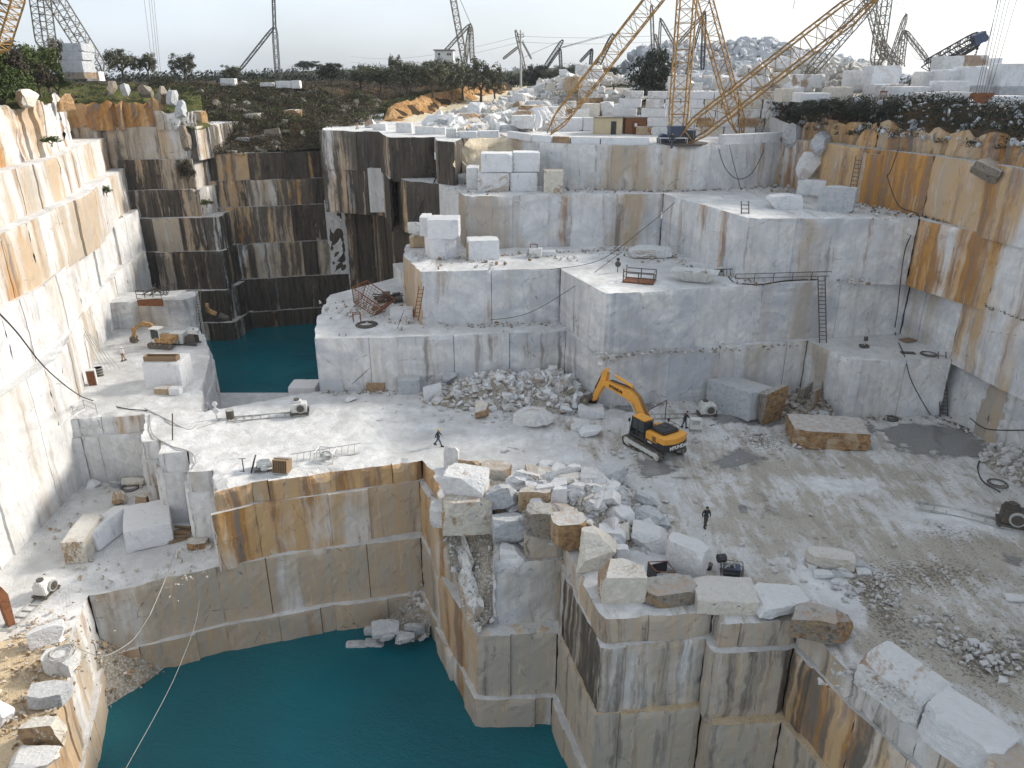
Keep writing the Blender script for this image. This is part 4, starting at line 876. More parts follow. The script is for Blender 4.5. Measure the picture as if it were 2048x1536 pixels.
# ------------------------------------------------------------------ rubble heaps (small stuff)
def heap(name, cx, cy, z0, rx, ry, h, mat, ang=0.0, n=26, seed=1, back=0.0):
    mb = MB(); vs = [(cx, cy, z0 + h)]; rings = n
    pts = []
    for j in range(1, rings + 1):
        t = j / rings
        for k in range(36):
            a = 2 * PI * k / 36; u, v = rx * t * math.cos(a), ry * t * math.sin(a)
            x, y = cx + u * math.cos(ang) - v * math.sin(ang), cy + u * math.sin(ang) + v * math.cos(ang)
            hh = h * (1 - t) ** 0.8 * (1 + .5 * nz(x * .5, y * .5, seed)) + 0.25 * h * nz(x * 1.1, y * 1.1, seed + 3) * (1 - t)
            vs.append((x, y, z0 + hh - .12 * t)); pts.append(vs[-1])
    fs = [(0, 1 + k, 1 + (k + 1) % 36) for k in range(36)]
    for j in range(rings - 1):
        o = 1 + j * 36
        for k in range(36): fs.append((o + k, o + 36 + k, o + 36 + (k + 1) % 36, o + (k + 1) % 36))
    mb.add(vs, fs); o = mb.build(name, M[mat]); o['kind'] = 'stuff'; return pts
def around(pts, n, seed, jit=0.3):
    r = random.Random(seed); out = []
    for _ in range(n):
        p = r.choice(pts); out.append((p[0] + r.uniform(-jit, jit), p[1] + r.uniform(-jit, jit), p[2]))
    return out
h1 = heap('rubble_heap', -1.0, 73.0, 0, 8.5, 4.6, 2.0, 'scree', 0.05, seed=3)
h2 = heap('rubble_heap', 3.6, 73.0, 0, 5.5, 5.2, 2.2, 'scree', 0.3, seed=5)
chips('rubble', around(h1 + h2, 1500, 1, .45), 0.15, 1.15, 'rubble', 11, .3, pw=2.4)
chips('rubble', around(h1 + h2, 420, 15, .45), 0.3, 1.3, 'rock_clean', 21, .25, pw=2.0)
h3 = heap('rubble_heap', 29.5, 70.0, 0, 4.6, 3.2, 1.2, 'scree', 0.2, seed=8)
chips('rubble', around(h3, 420, 2), 0.15, 0.9, 'rock_dark', 12, .3)
h4 = heap('rubble_heap', 45.5, 56.5, 0, 5.0, 4.6, 2.2, 'scree', 0.9, seed=9)
chips('rubble', around(h4, 800, 3), 0.12, 0.8, 'rubble', 13)
h5 = heap('rubble_heap', 5.5, 50.3, 0, 7.0, 5.0, 1.9, 'scree', -0.75, seed=12)
chips('rubble', around(h5, 900, 4, .5), 0.12, 0.8, 'rubble', 14, .35, pw=2.4)
chips('rubble', around(h5, 110, 46, .6), 0.5, 1.3, 'rock_white', 16, .4, pw=1.2)
chips('rubble', around(h5, 40, 47, .6), 0.5, 1.2, 'rock_tan', 17, .4, pw=1.2)
for k, p in enumerate(around(h5, 75, 44, .6)):
    s_ = RN.uniform(.75, 1.4) + (RN.random() ** 3) * 1.1; m_ = RN.choice((W, G_, C_, W, T_, G_))
    stone('boulder', (p[0], p[1], p[2] - .25), (s_ * RN.uniform(1, 1.7), s_, s_ * RN.uniform(.4, .8)), RN.uniform(0, 6), 's', m_, '%s broken stone in the boulder heap at the head of the pit' % {W: 'dusty white', C_: 'bright white', T_: 'tan', G_: 'grey'}[m_], 'boulder', 'broken stones of the heap at the head of the pit', (RN.uniform(-.4, .4), RN.uniform(-.4, .4)))

# chips on the slopes of the promontory and in both water side fans
def scat_poly(P, n, seed, zf):
    r = random.Random(seed); xs = [p[0] for p in P]; ys = [p[1] for p in P]; out = []
    while len(out) < n:
        x, y = r.uniform(min(xs), max(xs)), r.uniform(min(ys), max(ys))
        if inside(x, y, P): out.append((x, y, zf(x, y)))
    return out
pv = [o for o in COL.objects if o.name.startswith('rubble_slope')]
for k, o in enumerate(pv):
    pts = [tuple(v.co) for v in o.data.vertices]
    chips('rubble', around(pts, (700, 420, 300)[k], 30 + k, .25), 0.08, (0.55, 0.5, 0.9)[k], ('rubble', 'rock_tan', 'rubble')[k], 40 + k, .4, pw=3)
for q in ((745, 800, 1236, 1280), (730, 760, 1246, 1272), (790, 830, 1262, 1290), (760, 790, 1262, 1284), (810, 850, 1240, 1276), (800, 826, 1196, 1222)):
    rk(*q, -14.7, G_, 'pale broken slab in the fan at the water corner', .6, group='pale slabs at the water corner')
rk(693, 735, 1282, 1302, -15.75, G_, 'stone half under water left of the fan', .8); rk(730, 768, 1275, 1300, -15.7, G_, 'stone half under water beside the fan', .8)
# thin debris on floors and ledges
def scatter(px, n, Z, smin, smax, mat, seed, rx, ry):
    r = random.Random(seed); out = []
    for (x, y) in px:
        for _ in range(n):
            p = at(x + r.gauss(0, rx), y + r.gauss(0, ry), Z); out.append((p.x, p.y, Z + .03))
    return out
deb = scatter([(1500, 880), (1620, 870), (1560, 900), (1240, 900), (1330, 870)], 50, 0.05, 0, 0, '', 1, 45, 12)
deb += scatter([(1730, 1180), (1760, 1200), (1860, 1240), (1900, 1280), (1960, 1310), (2000, 1330), (1700, 1350)], 60, .05, 0, 0, '', 2, 26, 16)
deb += scatter([(1900, 1060), (1800, 1080), (1700, 960), (1950, 1150), (1600, 1150), (1200, 1000), (1300, 1070), (1500, 1120)], 18, .05, 0, 0, '', 3, 80, 30)
deb += scatter([(1000, 830), (1120, 830), (860, 815)], 70, .05, 0, 0, '', 4, 60, 12)
chips('rubble', deb, 0.06, 0.5, 'rubble', 51, .4, pw=3)
led = scatter([(130, 1050), (270, 1000), (400, 1110), (200, 1150), (100, 1250), (120, 1330), (60, 1400), (330, 1150)], 60, LEDGE + .1, 0, 0, '', 5, 50, 20)
chips('rubble', led, 0.05, 0.4, 'rock_tan', 52, .4, pw=3)
l12 = scatter([(890, 520), (960, 525), (1100, 512), (1280, 505), (1330, 515), (1240, 500), (1500, 560), (1700, 562)], 60, Z2 + .08, 0, 0, '', 6, 30, 6)
l6 = scatter([(700, 610), (760, 615), (720, 630), (800, 640), (1000, 648), (1220, 712)], 60, Z1 + .08, 0, 0, '', 7, 30, 7)
l18 = scatter([(950, 383), (1180, 380), (1540, 378), (1640, 380), (1740, 415), (1800, 430)], 60, Z3 + .08, 0, 0, '', 8, 36, 4)
chips('rubble', (l12 + l6 + l18)[::2], 0.06, 0.45, 'rock_dark', 53, .35, pw=4)
chips('rubble', (l12 + l6 + l18)[1::2], 0.06, 0.6, 'rubble', 54, .35, pw=4)

# ------------------------------------------------------------------ boulders on the plateau
gB = 'boulders of the spoil slope beside the road'
r_ = random.Random(5); cnt = 0
for k in range(62):
    t = r_.random(); Y = 121 + 75 * t ** 1.5; x = road_x(Y) + 6.5 + r_.random() * (9 + 30 * t + 6)
    if x > 17 - 0.05 * (Y - 120) + (Y - 120) * .22: continue
    big = r_.random() ** 2; sz = 0.9 + 2.6 * big
    m_ = r_.choice((W, C_, W, T_, G_, U_, C_)); lift = 3.6 * sm(0, 12, x - road_x(Y) - 6) * sm(118, 150, Y)
    stone('boulder', (x, Y, hz(x, Y) + lift * .6 - .2), (sz * r_.uniform(1, 1.6), sz, sz * r_.uniform(.6, 1.0)), r_.uniform(0, 6), r_.choice('sbb'), m_, '%s boulder on the spoil slope right of the dirt road' % {W: 'dusty white', C_: 'bright white', T_: 'tan', G_: 'grey', U_: 'rust coloured'}[m_], 'boulder', gB)
pts = []
for k in range(2600):
    t = r_.random(); Y = 119 + 80 * t ** 1.4; x = road_x(Y) + 3.6 + r_.random() ** 1.1 * (14 + 42 * t)
    lift = 3.6 * sm(0, 12, x - road_x(Y) - 6) * sm(118, 150, Y); pts.append((x, Y, hz(x, Y) + lift * .6))
chips('rubble', pts, 0.3, 2.0, 'rubble', 61, .5, pw=3)
chips('rubble', pts[::24], 1.2, 3.0, 'rock_white', 62, .6, pw=1.5); chips('rubble', pts[5::60], 1.2, 2.8, 'rock_tan', 63, .6, pw=1.5)
# some boulders placed from the picture
for (x0, x1, y0, y1, Y, m_, lb, kk) in ((1022, 1070, 231, 258, 117, W, 'large white boulder beside the dirt road bend', 'b'), (1068, 1086, 222, 258, 117, C_, 'pointed white slab standing beside the large boulder', 's'), (1118, 1165, 236, 264, 119, C_, 'white block left of the cream shed', 'cut'), (1166, 1190, 235, 262, 119, C_, 'narrow white block touching the cream shed', 'cut'),
                               (1260, 1297, 256, 275, 113, G_, 'black veined block in front of the rusty shed', 'cut'), (1145, 1180, 216, 236, 128, W, 'triangular white rock above the block row', 's'), (1162, 1200, 207, 234, 130, T_, 'brown block behind the cream shed', 'b'), (1200, 1228, 203, 234, 131, W, 'upright grey boulder behind the cream shed', 'b'),
                               (1228, 1262, 206, 228, 132, W, 'rounded white boulder above the sheds', 's'), (1265, 1300, 202, 226, 132, T_, 'tan boulder resting on the others above the sheds', 's'), (1090, 1110, 165, 182, 160, T_, 'tan boulder at the top of the spoil slope', 'b'), (1120, 1145, 160, 180, 158, C_, 'white boulder at the top of the spoil slope', 's'), (1118, 1140, 138, 158, 175, W, 'pale slab sticking out of the far bushes', 's')):
    blkY(x0, x1, y0, y1, Y, (x1 - x0) / 1500 * Y * .8, m_, lb, kind=kk, name='boulder')
for (x0, x1, y0, y1, Y, lb) in ((441, 470, 157, 171, 150, 'white slab lying on the hill edge under the olive'), (520, 545, 165, 173, 150, 'low white stone on the hill edge'), (552, 582, 162, 176, 150, 'flat white slab at the foot of the thin mast'), (583, 600, 161, 177, 150, 'square white block at the foot of the thin mast'), (175, 200, 143, 162, 118, 'square white block beside the tall stone stack')):
    blkY(x0, x1, y0, y1, Y, 1.6, W, lb, name='boulder' if 'slab' in lb else 'marble_block')
for k, (x0, x1, y0, y1, m_, nm_) in enumerate(((126, 164, 86, 103, G_, 'top grey block of the tall stone stack'), (124, 166, 103, 120, G_, 'second block from the top of the tall stone stack'), (125, 168, 120, 145, G_, 'thick pale block of the tall stone stack'), (128, 170, 145, 158, D_, 'bottom block of the tall stone stack, sunk in the grass'))):
    blkY(x0, x1, y0, y1, 106, 3.2, m_, nm_, group='blocks of the tall stone stack')
# rusty and grey boulders on the scrub slope behind the second pool
for (x0, x1, y0, y1, Y, m_, lb) in ((381, 406, 222, 250, 126, U_, 'rusty cube shaped rock at the left of the scrub slope'), (458, 488, 216, 246, 140, D_, 'grey rock among the scrub'), (488, 522, 226, 252, 138, T_, 'pale brown faced rock in the middle of the slope'), (568, 604, 219, 246, 139, U_, 'orange faced rock on the right of the scrub slope'), (486, 520, 248, 266, 136, T_, 'pale low rock below the brown faced one'),
                               (530, 562, 255, 285, 133, D_, 'dark rounded rock above the back wall'), (440, 470, 272, 300, 132.5, D_, 'dark broken rock at the left end of the back wall top'), (425, 450, 255, 275, 133, D_, 'small dark rock over the back wall'), (470, 500, 275, 292, 132.5, G_, 'flat grey rock on the rim of the back wall'), (505, 530, 270, 290, 132.5, D_, 'dark flat rock on the rim of the back wall'), (176, 196, 189, 215, 119, W, 'pale rock')):
    if lb != 'pale rock': blkY(x0, x1, y0, y1, Y, 2.5, m_, lb, kind=RN.choice('sb'), name='boulder')
# craggy outcrops over the corner stack and the left wall
def crag(x0, x1, y0, y1, Y, mat, d=2.4, tilt=(0, 0), rz=0, kind='s'):
    a = atY(x0, y1, Y); b = atY(x1, y1, Y); t = atY(x0, y0, Y)
    o = bpy.data.objects.new('rock_outcrop', stone_mesh(kind, RN.randrange(9), mat)); COL.objects.link(o)
    o.location = ((a.x + b.x) / 2, Y + d / 2, a.z - .3); o.scale = (b.x - a.x, d, t.z - a.z + .3); o.rotation_euler = (tilt[0], tilt[1], rz); struct(o)
bench([(-74, 117.6), (-60, 120.2), (-54.2, 121.4), (-54.0, 124), (-60, 130), (-74, 130)], 27.6, 23.6, (0.8, 0.25, 0.2, 1.3), (3, 4, 5), res=0.45, top_sp=1.2, chip=3.0, panel=(1.2, 3.0), pstep=.7, rough=4.0, topmat='grass', zf=lambda x, y: 1.2 * nz(x * .35, y * .3, 3) + .7 * nz(x * 1.1, y, 8))
bench([(-54.4, 121.0), (-50.6, 121.6), (-49.6, 122.6), (-50, 126), (-54.2, 126)], 26.0, 23.6, S_stack, (3, 4), res=0.4, top_sp=1.0, chip=2.6, panel=(1.0, 2.2), pstep=.6, rough=3.5, topmat='grass', zf=lambda x, y: .9 * nz(x * .5, y * .3, 3))
for q in ((310, 328, 172, 205, 122, 'rock_dark'), (332, 350, 180, 212, 122, 'rock_grey'), (350, 368, 200, 240, 121, 'rock_grey'), (214, 224, 162, 186, 121, 'rock_dark'), (242, 252, 166, 188, 121, 'rock_grey'), (275, 300, 170, 192, 123, 'rock_dark'), (360, 378, 250, 300, 120, 'rock_dark')):
    crag(*q)
for q in ((24, 52, 178, 212, 86, 'rock_tan'), (112, 124, 188, 220, 101, 'rock_rust')):
    crag(*q, d=3.4)
# leaning slabs on the slope over the right wall
SLB = [(1574, 1604, 226, 292, 96, 'rock_grey'), (1600, 1632, 262, 300, 92, 'rock_amber'), (1628, 1660, 248, 300, 90, 'rock_grey'), (1650, 1688, 236, 302, 88, 'rock_amber'), (1682, 1712, 250, 304, 86, 'rock_amber'), (1700, 1742, 262, 306, 84, 'rock_amber'), (1730, 1768, 240, 310, 82, 'rock_amber'), (1762, 1800, 262, 314, 80, 'rock_rust'),
       (1794, 1836, 280, 318, 78, 'rock_amber'), (1820, 1872, 240, 322, 76, 'rock_amber'), (1862, 1910, 252, 326, 73, 'rock_amber'), (1896, 1938, 270, 330, 71, 'rock_rust'), (1930, 1985, 286, 338, 69, 'rock_amber'), (1970, 2020, 300, 350, 66, 'rock_dark'), (2010, 2070, 280, 350, 64, 'rock_rust'), (1640, 1670, 212, 246, 92, 'rock_dark'), (1700, 1730, 214, 244, 90, 'rock_rust'),
       (1760, 1800, 222, 254, 87, 'rock_dark'), (1880, 1940, 226, 262, 81, 'rock_dark'), (1960, 2030, 232, 285, 76, 'rock_rust'), (1590, 1614, 216, 244, 98, 'rock_dark')]
for q_ in (SLB[0], SLB[2], SLB[13]): crag(q_[0] - 2, q_[1] + 4, q_[2] + 20, q_[3] + 2, q_[4] + .4, q_[5], 3.4, (RN.uniform(-.1, .2), RN.uniform(.2, .55)), RN.uniform(-1.1, -.7), 's')

# far spoil heap
def far_heap():
    mb = MB(); prof = [(1255, 150), (1265, 118), (1290, 100), (1330, 95), (1375, 96), (1420, 100), (1450, 94), (1490, 89), (1545, 85), (1562, 102), (1590, 110), (1640, 116), (1690, 126), (1740, 134), (1770, 150)]
    Y = 330; vs = []; nx = 90; ny = 26; xs = [1255 + (1770 - 1255) * i / nx for i in range(nx + 1)]; top = []
    for x in xs:
        for (x0, y0), (x1, y1) in zip(prof[:-1], prof[1:]):
            if x0 <= x <= x1: y = y0 + (y1 - y0) * (x - x0) / (x1 - x0); break
        top.append(atY(x, y, Y))
    for j in range(ny + 1):
        t = j / ny
        for i, p in enumerate(top):
            k = 1 - abs(t * 2 - 1); zz = 24 + (p.z - 24) * min(1, k * 1.15) ** .8; yy = Y + (t - .5) * 90
            vs.append((p.x + 2 * nz(i * .4, j * .4, 1), yy, zz + 1.2 * fb(p.x * .1, yy * .1, 2) * k))
    m = nx + 1; mb.add(vs, [(j * m + i, j * m + i + 1, (j + 1) * m + i + 1, (j + 1) * m + i) for j in range(ny) for i in range(nx)])
    o = mb.build('spoil_heap', M['rock_grey']); struct(o)
    pts = [v for v in vs if v[1] < Y + 6]
    chips('rubble', around(pts, 3000, 71, 2.0), 1.0, 4.2, 'rock_grey', 72, .6, pw=2.0)
    return pts
far_heap()
# nearer pale spoil behind the terrace
pts = []
r_ = random.Random(8)
for _ in range(1300):
    x = r_.uniform(1480, 1760); y = r_.uniform(0, 1); Y = 150 + 60 * r_.random(); top = 122 + 14 * abs(x - 1640) / 120 + 6 * nz(x * .03, 1)
    p = atY(x, top + (176 - top) * y, Y); pts.append(tuple(p))
chips('rubble', pts, 0.7, 2.6, 'rubble', 73, .6, pw=1.6)
hp = heap('spoil_heap', atY(1630, 150, 165).x, 178, 27.5, 26, 20, 5.6, 'rock_grey', n=20, seed=31)
chips('rubble', around(hp, 1400, 74, .8), 0.5, 2.4, 'rock_white', 75, .6, pw=1.8)
hp = heap('spoil_heap', atY(1330, 150, 150).x, 150, 27.0, 14, 12, 2.0, 'scree', n=16, seed=32)
chips('rubble', around(hp, 500, 76, .8), 0.4, 2.2, 'rock_white', 77, .6, pw=1.8)
for k in range(46):
    x0 = r_.uniform(1340, 1660); Yk = r_.uniform(120, 132); wpx = r_.uniform(16, 44); yb = 178 + r_.uniform(-6, 6) - (Yk - 120) * .9; hh_ = r_.uniform(12, 26); m_ = r_.choice((W, C_, W, T_, G_))
    blkY(x0, x0 + wpx, yb - hh_, yb + 3, Yk, 2.2, m_, '%s block lying behind the stacked block wall' % {W: 'dusty white', C_: 'bright white', T_: 'tan', G_: 'grey'}[m_], kind=r_.choice(('cut', 's', 'b', 'cut')), group='loose blocks behind the stacked wall', rz=r_.uniform(-.5, .5))

# ------------------------------------------------------------------ vegetation
def crown_mesh(name, seed, rx, rz, nclump, nleaf, leaf, mat, zc, low=False):
    r = random.Random(seed); mb = MB()
    for c in range(nclump):
        a = r.uniform(0, 6.283); u = r.uniform(-.75 if not low else -.2, 1); q = math.sqrt(max(0, 1 - u * u)); rad = r.uniform(.45, 1.0) * (1 + .25 * math.sin(a * 3 + seed))
        cc = Vector((rx * q * math.cos(a) * rad, rx * q * math.sin(a) * rad, zc + rz * u * rad)); cr_ = r.uniform(.16, .34) * rx; tone = r.random()
        for _ in range(nleaf):
            d = Vector((r.gauss(0, 1), r.gauss(0, 1), r.gauss(0, .8))); d = d.normalized() * cr_ * r.random() ** .4
            p = cc + d; n = (d.normalized() + Vector((r.gauss(0, .6), r.gauss(0, .6), r.gauss(0, .6) + .4))).normalized(); t1 = n.orthogonal().normalized(); t2 = n.cross(t1); s_ = leaf * r.uniform(.6, 1.3); an = r.uniform(0, 3)
            e1 = t1 * math.cos(an) + t2 * math.sin(an); e2 = n.cross(e1)
            v = min(1, max(0, .55 * tone + .45 * r.random()))
            mb.add([p - e1 * s_, p - e2 * s_ * .45, p + e1 * s_, p + e2 * s_ * .45], [(0, 1, 2, 3)], 0, (0, 0, 0, v))
    me = bpy.data.meshes.new(name); me.from_pydata(mb.v, [], mb.f); me.materials.append(M[mat])
    ca = me.color_attributes.new('tint', 'FLOAT_COLOR', 'POINT'); ca.data.foreach_set('color', np.array(mb.t, dtype=np.float32).ravel()); return me
def trunk_mesh(seed, h, rx, rz, zc):
    r = random.Random(seed); mb = MB(); mb.bar((0, 0, -.4), (0.08, .05, h * .45), .22, 7, .16)
    for k in range(7):
        a = k * 2 * PI / 7 + r.uniform(-.3, .3); mid = Vector((math.cos(a) * rx * .3, math.sin(a) * rx * .3, h * .45 + .3 * (zc - h * .45) + .3)); end = Vector((math.cos(a) * rx * .75, math.sin(a) * rx * .75, zc + rz * r.uniform(-.1, .6)))
        mb.bar((0.05, .03, h * .38), mid, .11, 5, .075); mb.bar(mid, end, .07, 5, .02); mb.bar(mid, mid.lerp(end, .6) + Vector((r.uniform(-.6, .6), r.uniform(-.6, .6), .4)), .05, 4, .015)
    me = bpy.data.meshes.new('trunk'); me.from_pydata(mb.v, [], mb.f); me.materials.append(M['bark']); return me
# unit: total height 5 m, width about 5 m
TREES = {}
for k in range(4):
    TREES['olive%d' % k] = (trunk_mesh(k, 3.0, 2.3, 1.9, 3.0), crown_mesh('crown', 50 + k, 2.3, 1.95, 60, 55, .17, 'leaf', 3.0))
for k in range(2):
    TREES['dark%d' % k] = (trunk_mesh(10 + k, 3.0, 2.3, 2.2, 2.7), crown_mesh('crown', 80 + k, 2.4, 2.2, 95, 60, .17, 'leaf_d', 2.7))
for k in range(3):
    TREES['green%d' % k] = (trunk_mesh(20 + k, 2.2, 2.2, 2.0, 2.4), crown_mesh('crown', 90 + k, 2.5, 2.2, 75, 55, .17, 'leaf_g' if k < 2 else 'leaf_b', 2.3, True))
def tree(kind, x, yb, yt, wpx, Y, label, group=None, name='olive_tree'):
    b = atY(x, yb, Y); t = atY(x, yt, Y); h = t.z - b.z; wd = wpx * (Y * cth + (CZ - b.z) * sth) / F
    root = empty(name, b, RN.uniform(0, 6)); tag(root, label, 'bush' if name == 'bush' else 'tree', group)
    for nm_, me in (('trunk', TREES[kind][0]), ('crown', TREES[kind][1])):
        o = bpy.data.objects.new(nm_, me); COL.objects.link(o); o.parent = root; o.scale = (wd / 5.0, wd / 5.0, h / 5.0)
    return root
tree('olive0', 246, 158, 96, 66, 150, 'round olive tree with visible limbs on the grassy hill, leftmost of three')
tree('olive1', 298, 156, 101, 46, 152, 'narrower olive tree between the round one and the lone one')
tree('olive2', 372, 160, 105, 54, 150, 'lone bushy olive tree on the hill against the sky')
tree('olive3', 464, 162, 131, 50, 156, 'low olive bush beside the leaning boom of the thin mast')
tree('dark0', 616, 139, 122, 50, 330, 'dark umbrella shaped oak far away on the low hill', name='oak_tree')
tree('dark1', 505, 160, 145, 36, 260, 'small dark round tree on the horizon right of the hill', name='oak_tree')
tree('dark0', 663, 166, 126, 52, 175, 'dark round tree at the left end of the olive row')
rowt = [(722, 176, 130, 52, 172), (762, 182, 126, 66, 168), (791, 178, 108, 34, 174), (815, 190, 122, 70, 165), (866, 190, 120, 66, 168), (905, 194, 128, 56, 172), (926, 196, 124, 60, 176), (962, 200, 118, 70, 178), (990, 202, 138, 48, 180), (846, 176, 118, 60, 190), (900, 176, 114, 60, 196), (735, 170, 132, 60, 188)]
for k, (x, yb, yt, w_, Y) in enumerate(rowt): tree('olive%d' % (k % 4), x, yb, yt, w_, Y, 'grey green olive tree in the dense row above the orange bank', 'olive trees above the orange bank')
for k, (x, yb, yt, w_, Y) in enumerate([(1076, 180, 130, 56, 230), (1106, 178, 132, 60, 225), (1140, 176, 134, 56, 220), (1170, 176, 128, 56, 214), (1204, 180, 134, 54, 205), (1036, 180, 142, 40, 250), (1228, 178, 138, 44, 200), (1056, 176, 140, 40, 260)]):
    tree(('dark0', 'olive1', 'dark1', 'olive2')[k % 4], x, yb, yt, w_, Y, 'dark tree in the belt behind the utility pole and the spoil slope', 'trees beyond the dirt road')
tree('dark0', 1301, 215, 98, 92, 142, 'big dark evergreen tree left of the yellow mast', name='evergreen_tree')
tree('dark1', 1284, 250, 178, 70, 136, 'dark bush growing under the big evergreen', name='bush')
lh = [(18, 186, 70, 90, 96, 'green2'), (56, 182, 84, 84, 104, 'green0'), (98, 178, 88, 80, 112, 'green1'), (8, 232, 130, 80, 88, 'green0'), (44, 214, 128, 74, 95, 'green1'), (82, 190, 120, 66, 103, 'green2'), (122, 160, 74, 50, 124, 'olive0'), (118, 192, 140, 50, 108, 'green0'), (-22, 180, 60, 90, 92, 'green1'), (70, 160, 90, 60, 125, 'green2')]
for k, (x, yb, yt, w_, Y, kd) in enumerate(lh): tree(kd, x, yb, yt, w_, Y, 'large bush with %s leaves in the thicket on the left hill' % ('brownish' if kd == 'green2' else 'green' if kd[0] == 'g' else 'grey'), 'bushes of the thicket on the left hill', 'bush')
for (x, yb, yt, w_, Y, kd, lb) in [(378, 376, 312, 34, 119, 'green2', 'dry bush on the edge of the corner stack'), (214, 392, 370, 18, 103, 'green0', 'small green bush in a gap of the white wall'), (240, 450, 430, 22, 111, 'green1', 'small bush on the ledge between white and dark walls'), (414, 414, 398, 24, 119, 'green0', 'small green bush on the corner of the stack'), (104, 292, 270, 36, 86, 'green1', 'tuft of green bush on the orange ledge of the white wall'), (498, 345, 322, 24, 131, 'green2', 'dry bush growing on the dark back wall'), (612, 345, 325, 26, 131, 'green2', 'second dry bush on the right part of the dark back wall')]:
    tree(kd, x, yb, yt, w_, Y, lb, name='bush')
# low scrub nobody could count
def scrub(name, pts, mat, seed, size, nleaf=26, leaf=.16):
    r = random.Random(seed); mb = MB()
    for p in pts:
        s_ = size * r.uniform(.5, 1.3); tone = r.random()
        for _ in range(nleaf):
            d = Vector((max(-.9, min(.9, r.gauss(0, .45))), max(-.9, min(.9, r.gauss(0, .45))), min(.75, abs(r.gauss(0, .4))))) * s_; q = Vector(p) + d; n = Vector((r.gauss(0, 1), r.gauss(0, 1), r.gauss(0, 1) + .5)).normalized(); e1 = n.orthogonal().normalized(); e2 = n.cross(e1); l_ = leaf * r.uniform(.6, 1.4)
            mb.add([q - e1 * l_, q - e2 * l_ * .4, q + e1 * l_, q + e2 * l_ * .4], [(0, 1, 2, 3)], 0, (0, 0, 0, min(1, max(0, .6 * tone + .4 * r.random()))))
    o = mb.build(name, M[mat], tint=True); o['kind'] = 'stuff'; return o
hs = [o for o in COL.objects if o.name.startswith('hillside')]
def mesh_pts(o, n, seed, cond=lambda v: True):
    r = random.Random(seed); vs = [v.co for v in o.data.vertices if cond(v.co)]; out = []
    for _ in range(n):
        v = r.choice(vs); out.append((v.x + r.uniform(-1, 1), v.y + r.uniform(-1, 1), v.z - .1))
    return out
scrub('scrub', mesh_pts(hs[0], 2600, 1), 'leaf_b', 1, 1.5, 30, .15)
scrub('scrub', mesh_pts(hs[0], 700, 21), 'leaf', 21, 1.4, 30, .14)
scrub('scrub', mesh_pts(hs[0], 900, 2, lambda v: v.y > 134), 'leaf_g', 2, 1.3)
scrub('grass', mesh_pts(hs[1], 700, 3), 'leaf_g', 3, .6, 24, .12)
scrub('scrub', mesh_pts(hs[1], 300, 4), 'leaf_b', 4, .9)
scrub('scrub', mesh_pts(hs[2], 500, 5), 'leaf_g', 5, 1.0)
r_ = random.Random(3); gp_ = []
for _ in range(900):
    Y = r_.uniform(146, 235); x = road_x(Y) - 6 - r_.random() ** 1.5 * 50; gp_.append((x, Y, hz(x, Y)))
scrub('scrub', gp_, 'leaf_b', 6, 1.2); 
gp_ = [(road_x(y) - 5.8 - abs(r_.gauss(0, 1.5)), y, hz(road_x(y) - 6.5, y)) for y in [r_.uniform(146, 214) for _ in range(350)]]
scrub('grass', gp_, 'leaf_g', 7, .8)
gp_ = []
for _ in range(3000):
    Y = 240 * (6 ** r_.random()); x = Y * r_.uniform(-.75, .2) if r_.random() < .6 else Y * r_.uniform(-.1, .75); gp_.append((x, Y, hz(x, Y) + .3))
scrub('far_wood', gp_, 'leaf_d', 8, 3.6, 30, .6)
# scrub along the rim over the right wall
qs = [o for o in COL.objects if o.name.startswith('quarry_slope')][0]
scrub('scrub', mesh_pts(qs, 1000, 9, lambda v: v.z > 26.2), 'leaf_d', 9, .85, 30, .13)
scrub('scrub', mesh_pts(qs, 260, 10, lambda v: v.z < 26.2), 'leaf_d', 10, .6, 26, .12)
chips('rubble', mesh_pts(qs, 1200, 11, lambda v: v.z > 25.4), .15, .7, 'rock_grey', 81, .5)
chips('rubble', mesh_pts(hs[0], 260, 12), .3, 1.6, 'rock_dark', 82, .5)
for (x, yb, yt, w_, Y, k) in [(1612, 240, 200, 60, 93, 'dark0'), (1660, 236, 196, 66, 92, 'dark1'), (1720, 244, 200, 70, 90, 'dark0'), (1780, 250, 198, 70, 88, 'dark1'), (1840, 246, 204, 60, 86, 'dark0'), (1900, 250, 206, 60, 82, 'dark1'), (1960, 252, 208, 60, 80, 'dark0'), (2020, 256, 210, 60, 77, 'dark1'), (1580, 250, 215, 34, 98, 'dark1')]:
    tree(k, x, yb, yt, w_, Y, 'dark shrub hanging over the rim of the right wall', 'shrubs along the right rim', 'bush')
scrub('scrub', [(*a2(x, y, Z3), Z3) for x, y in [(r_.gauss(1600, 40), r_.gauss(372, 4)) for _ in range(30)] + [(r_.gauss(1750, 40), r_.gauss(415, 8)) for _ in range(30)]], 'leaf_d', 12, .3, 20, .08)

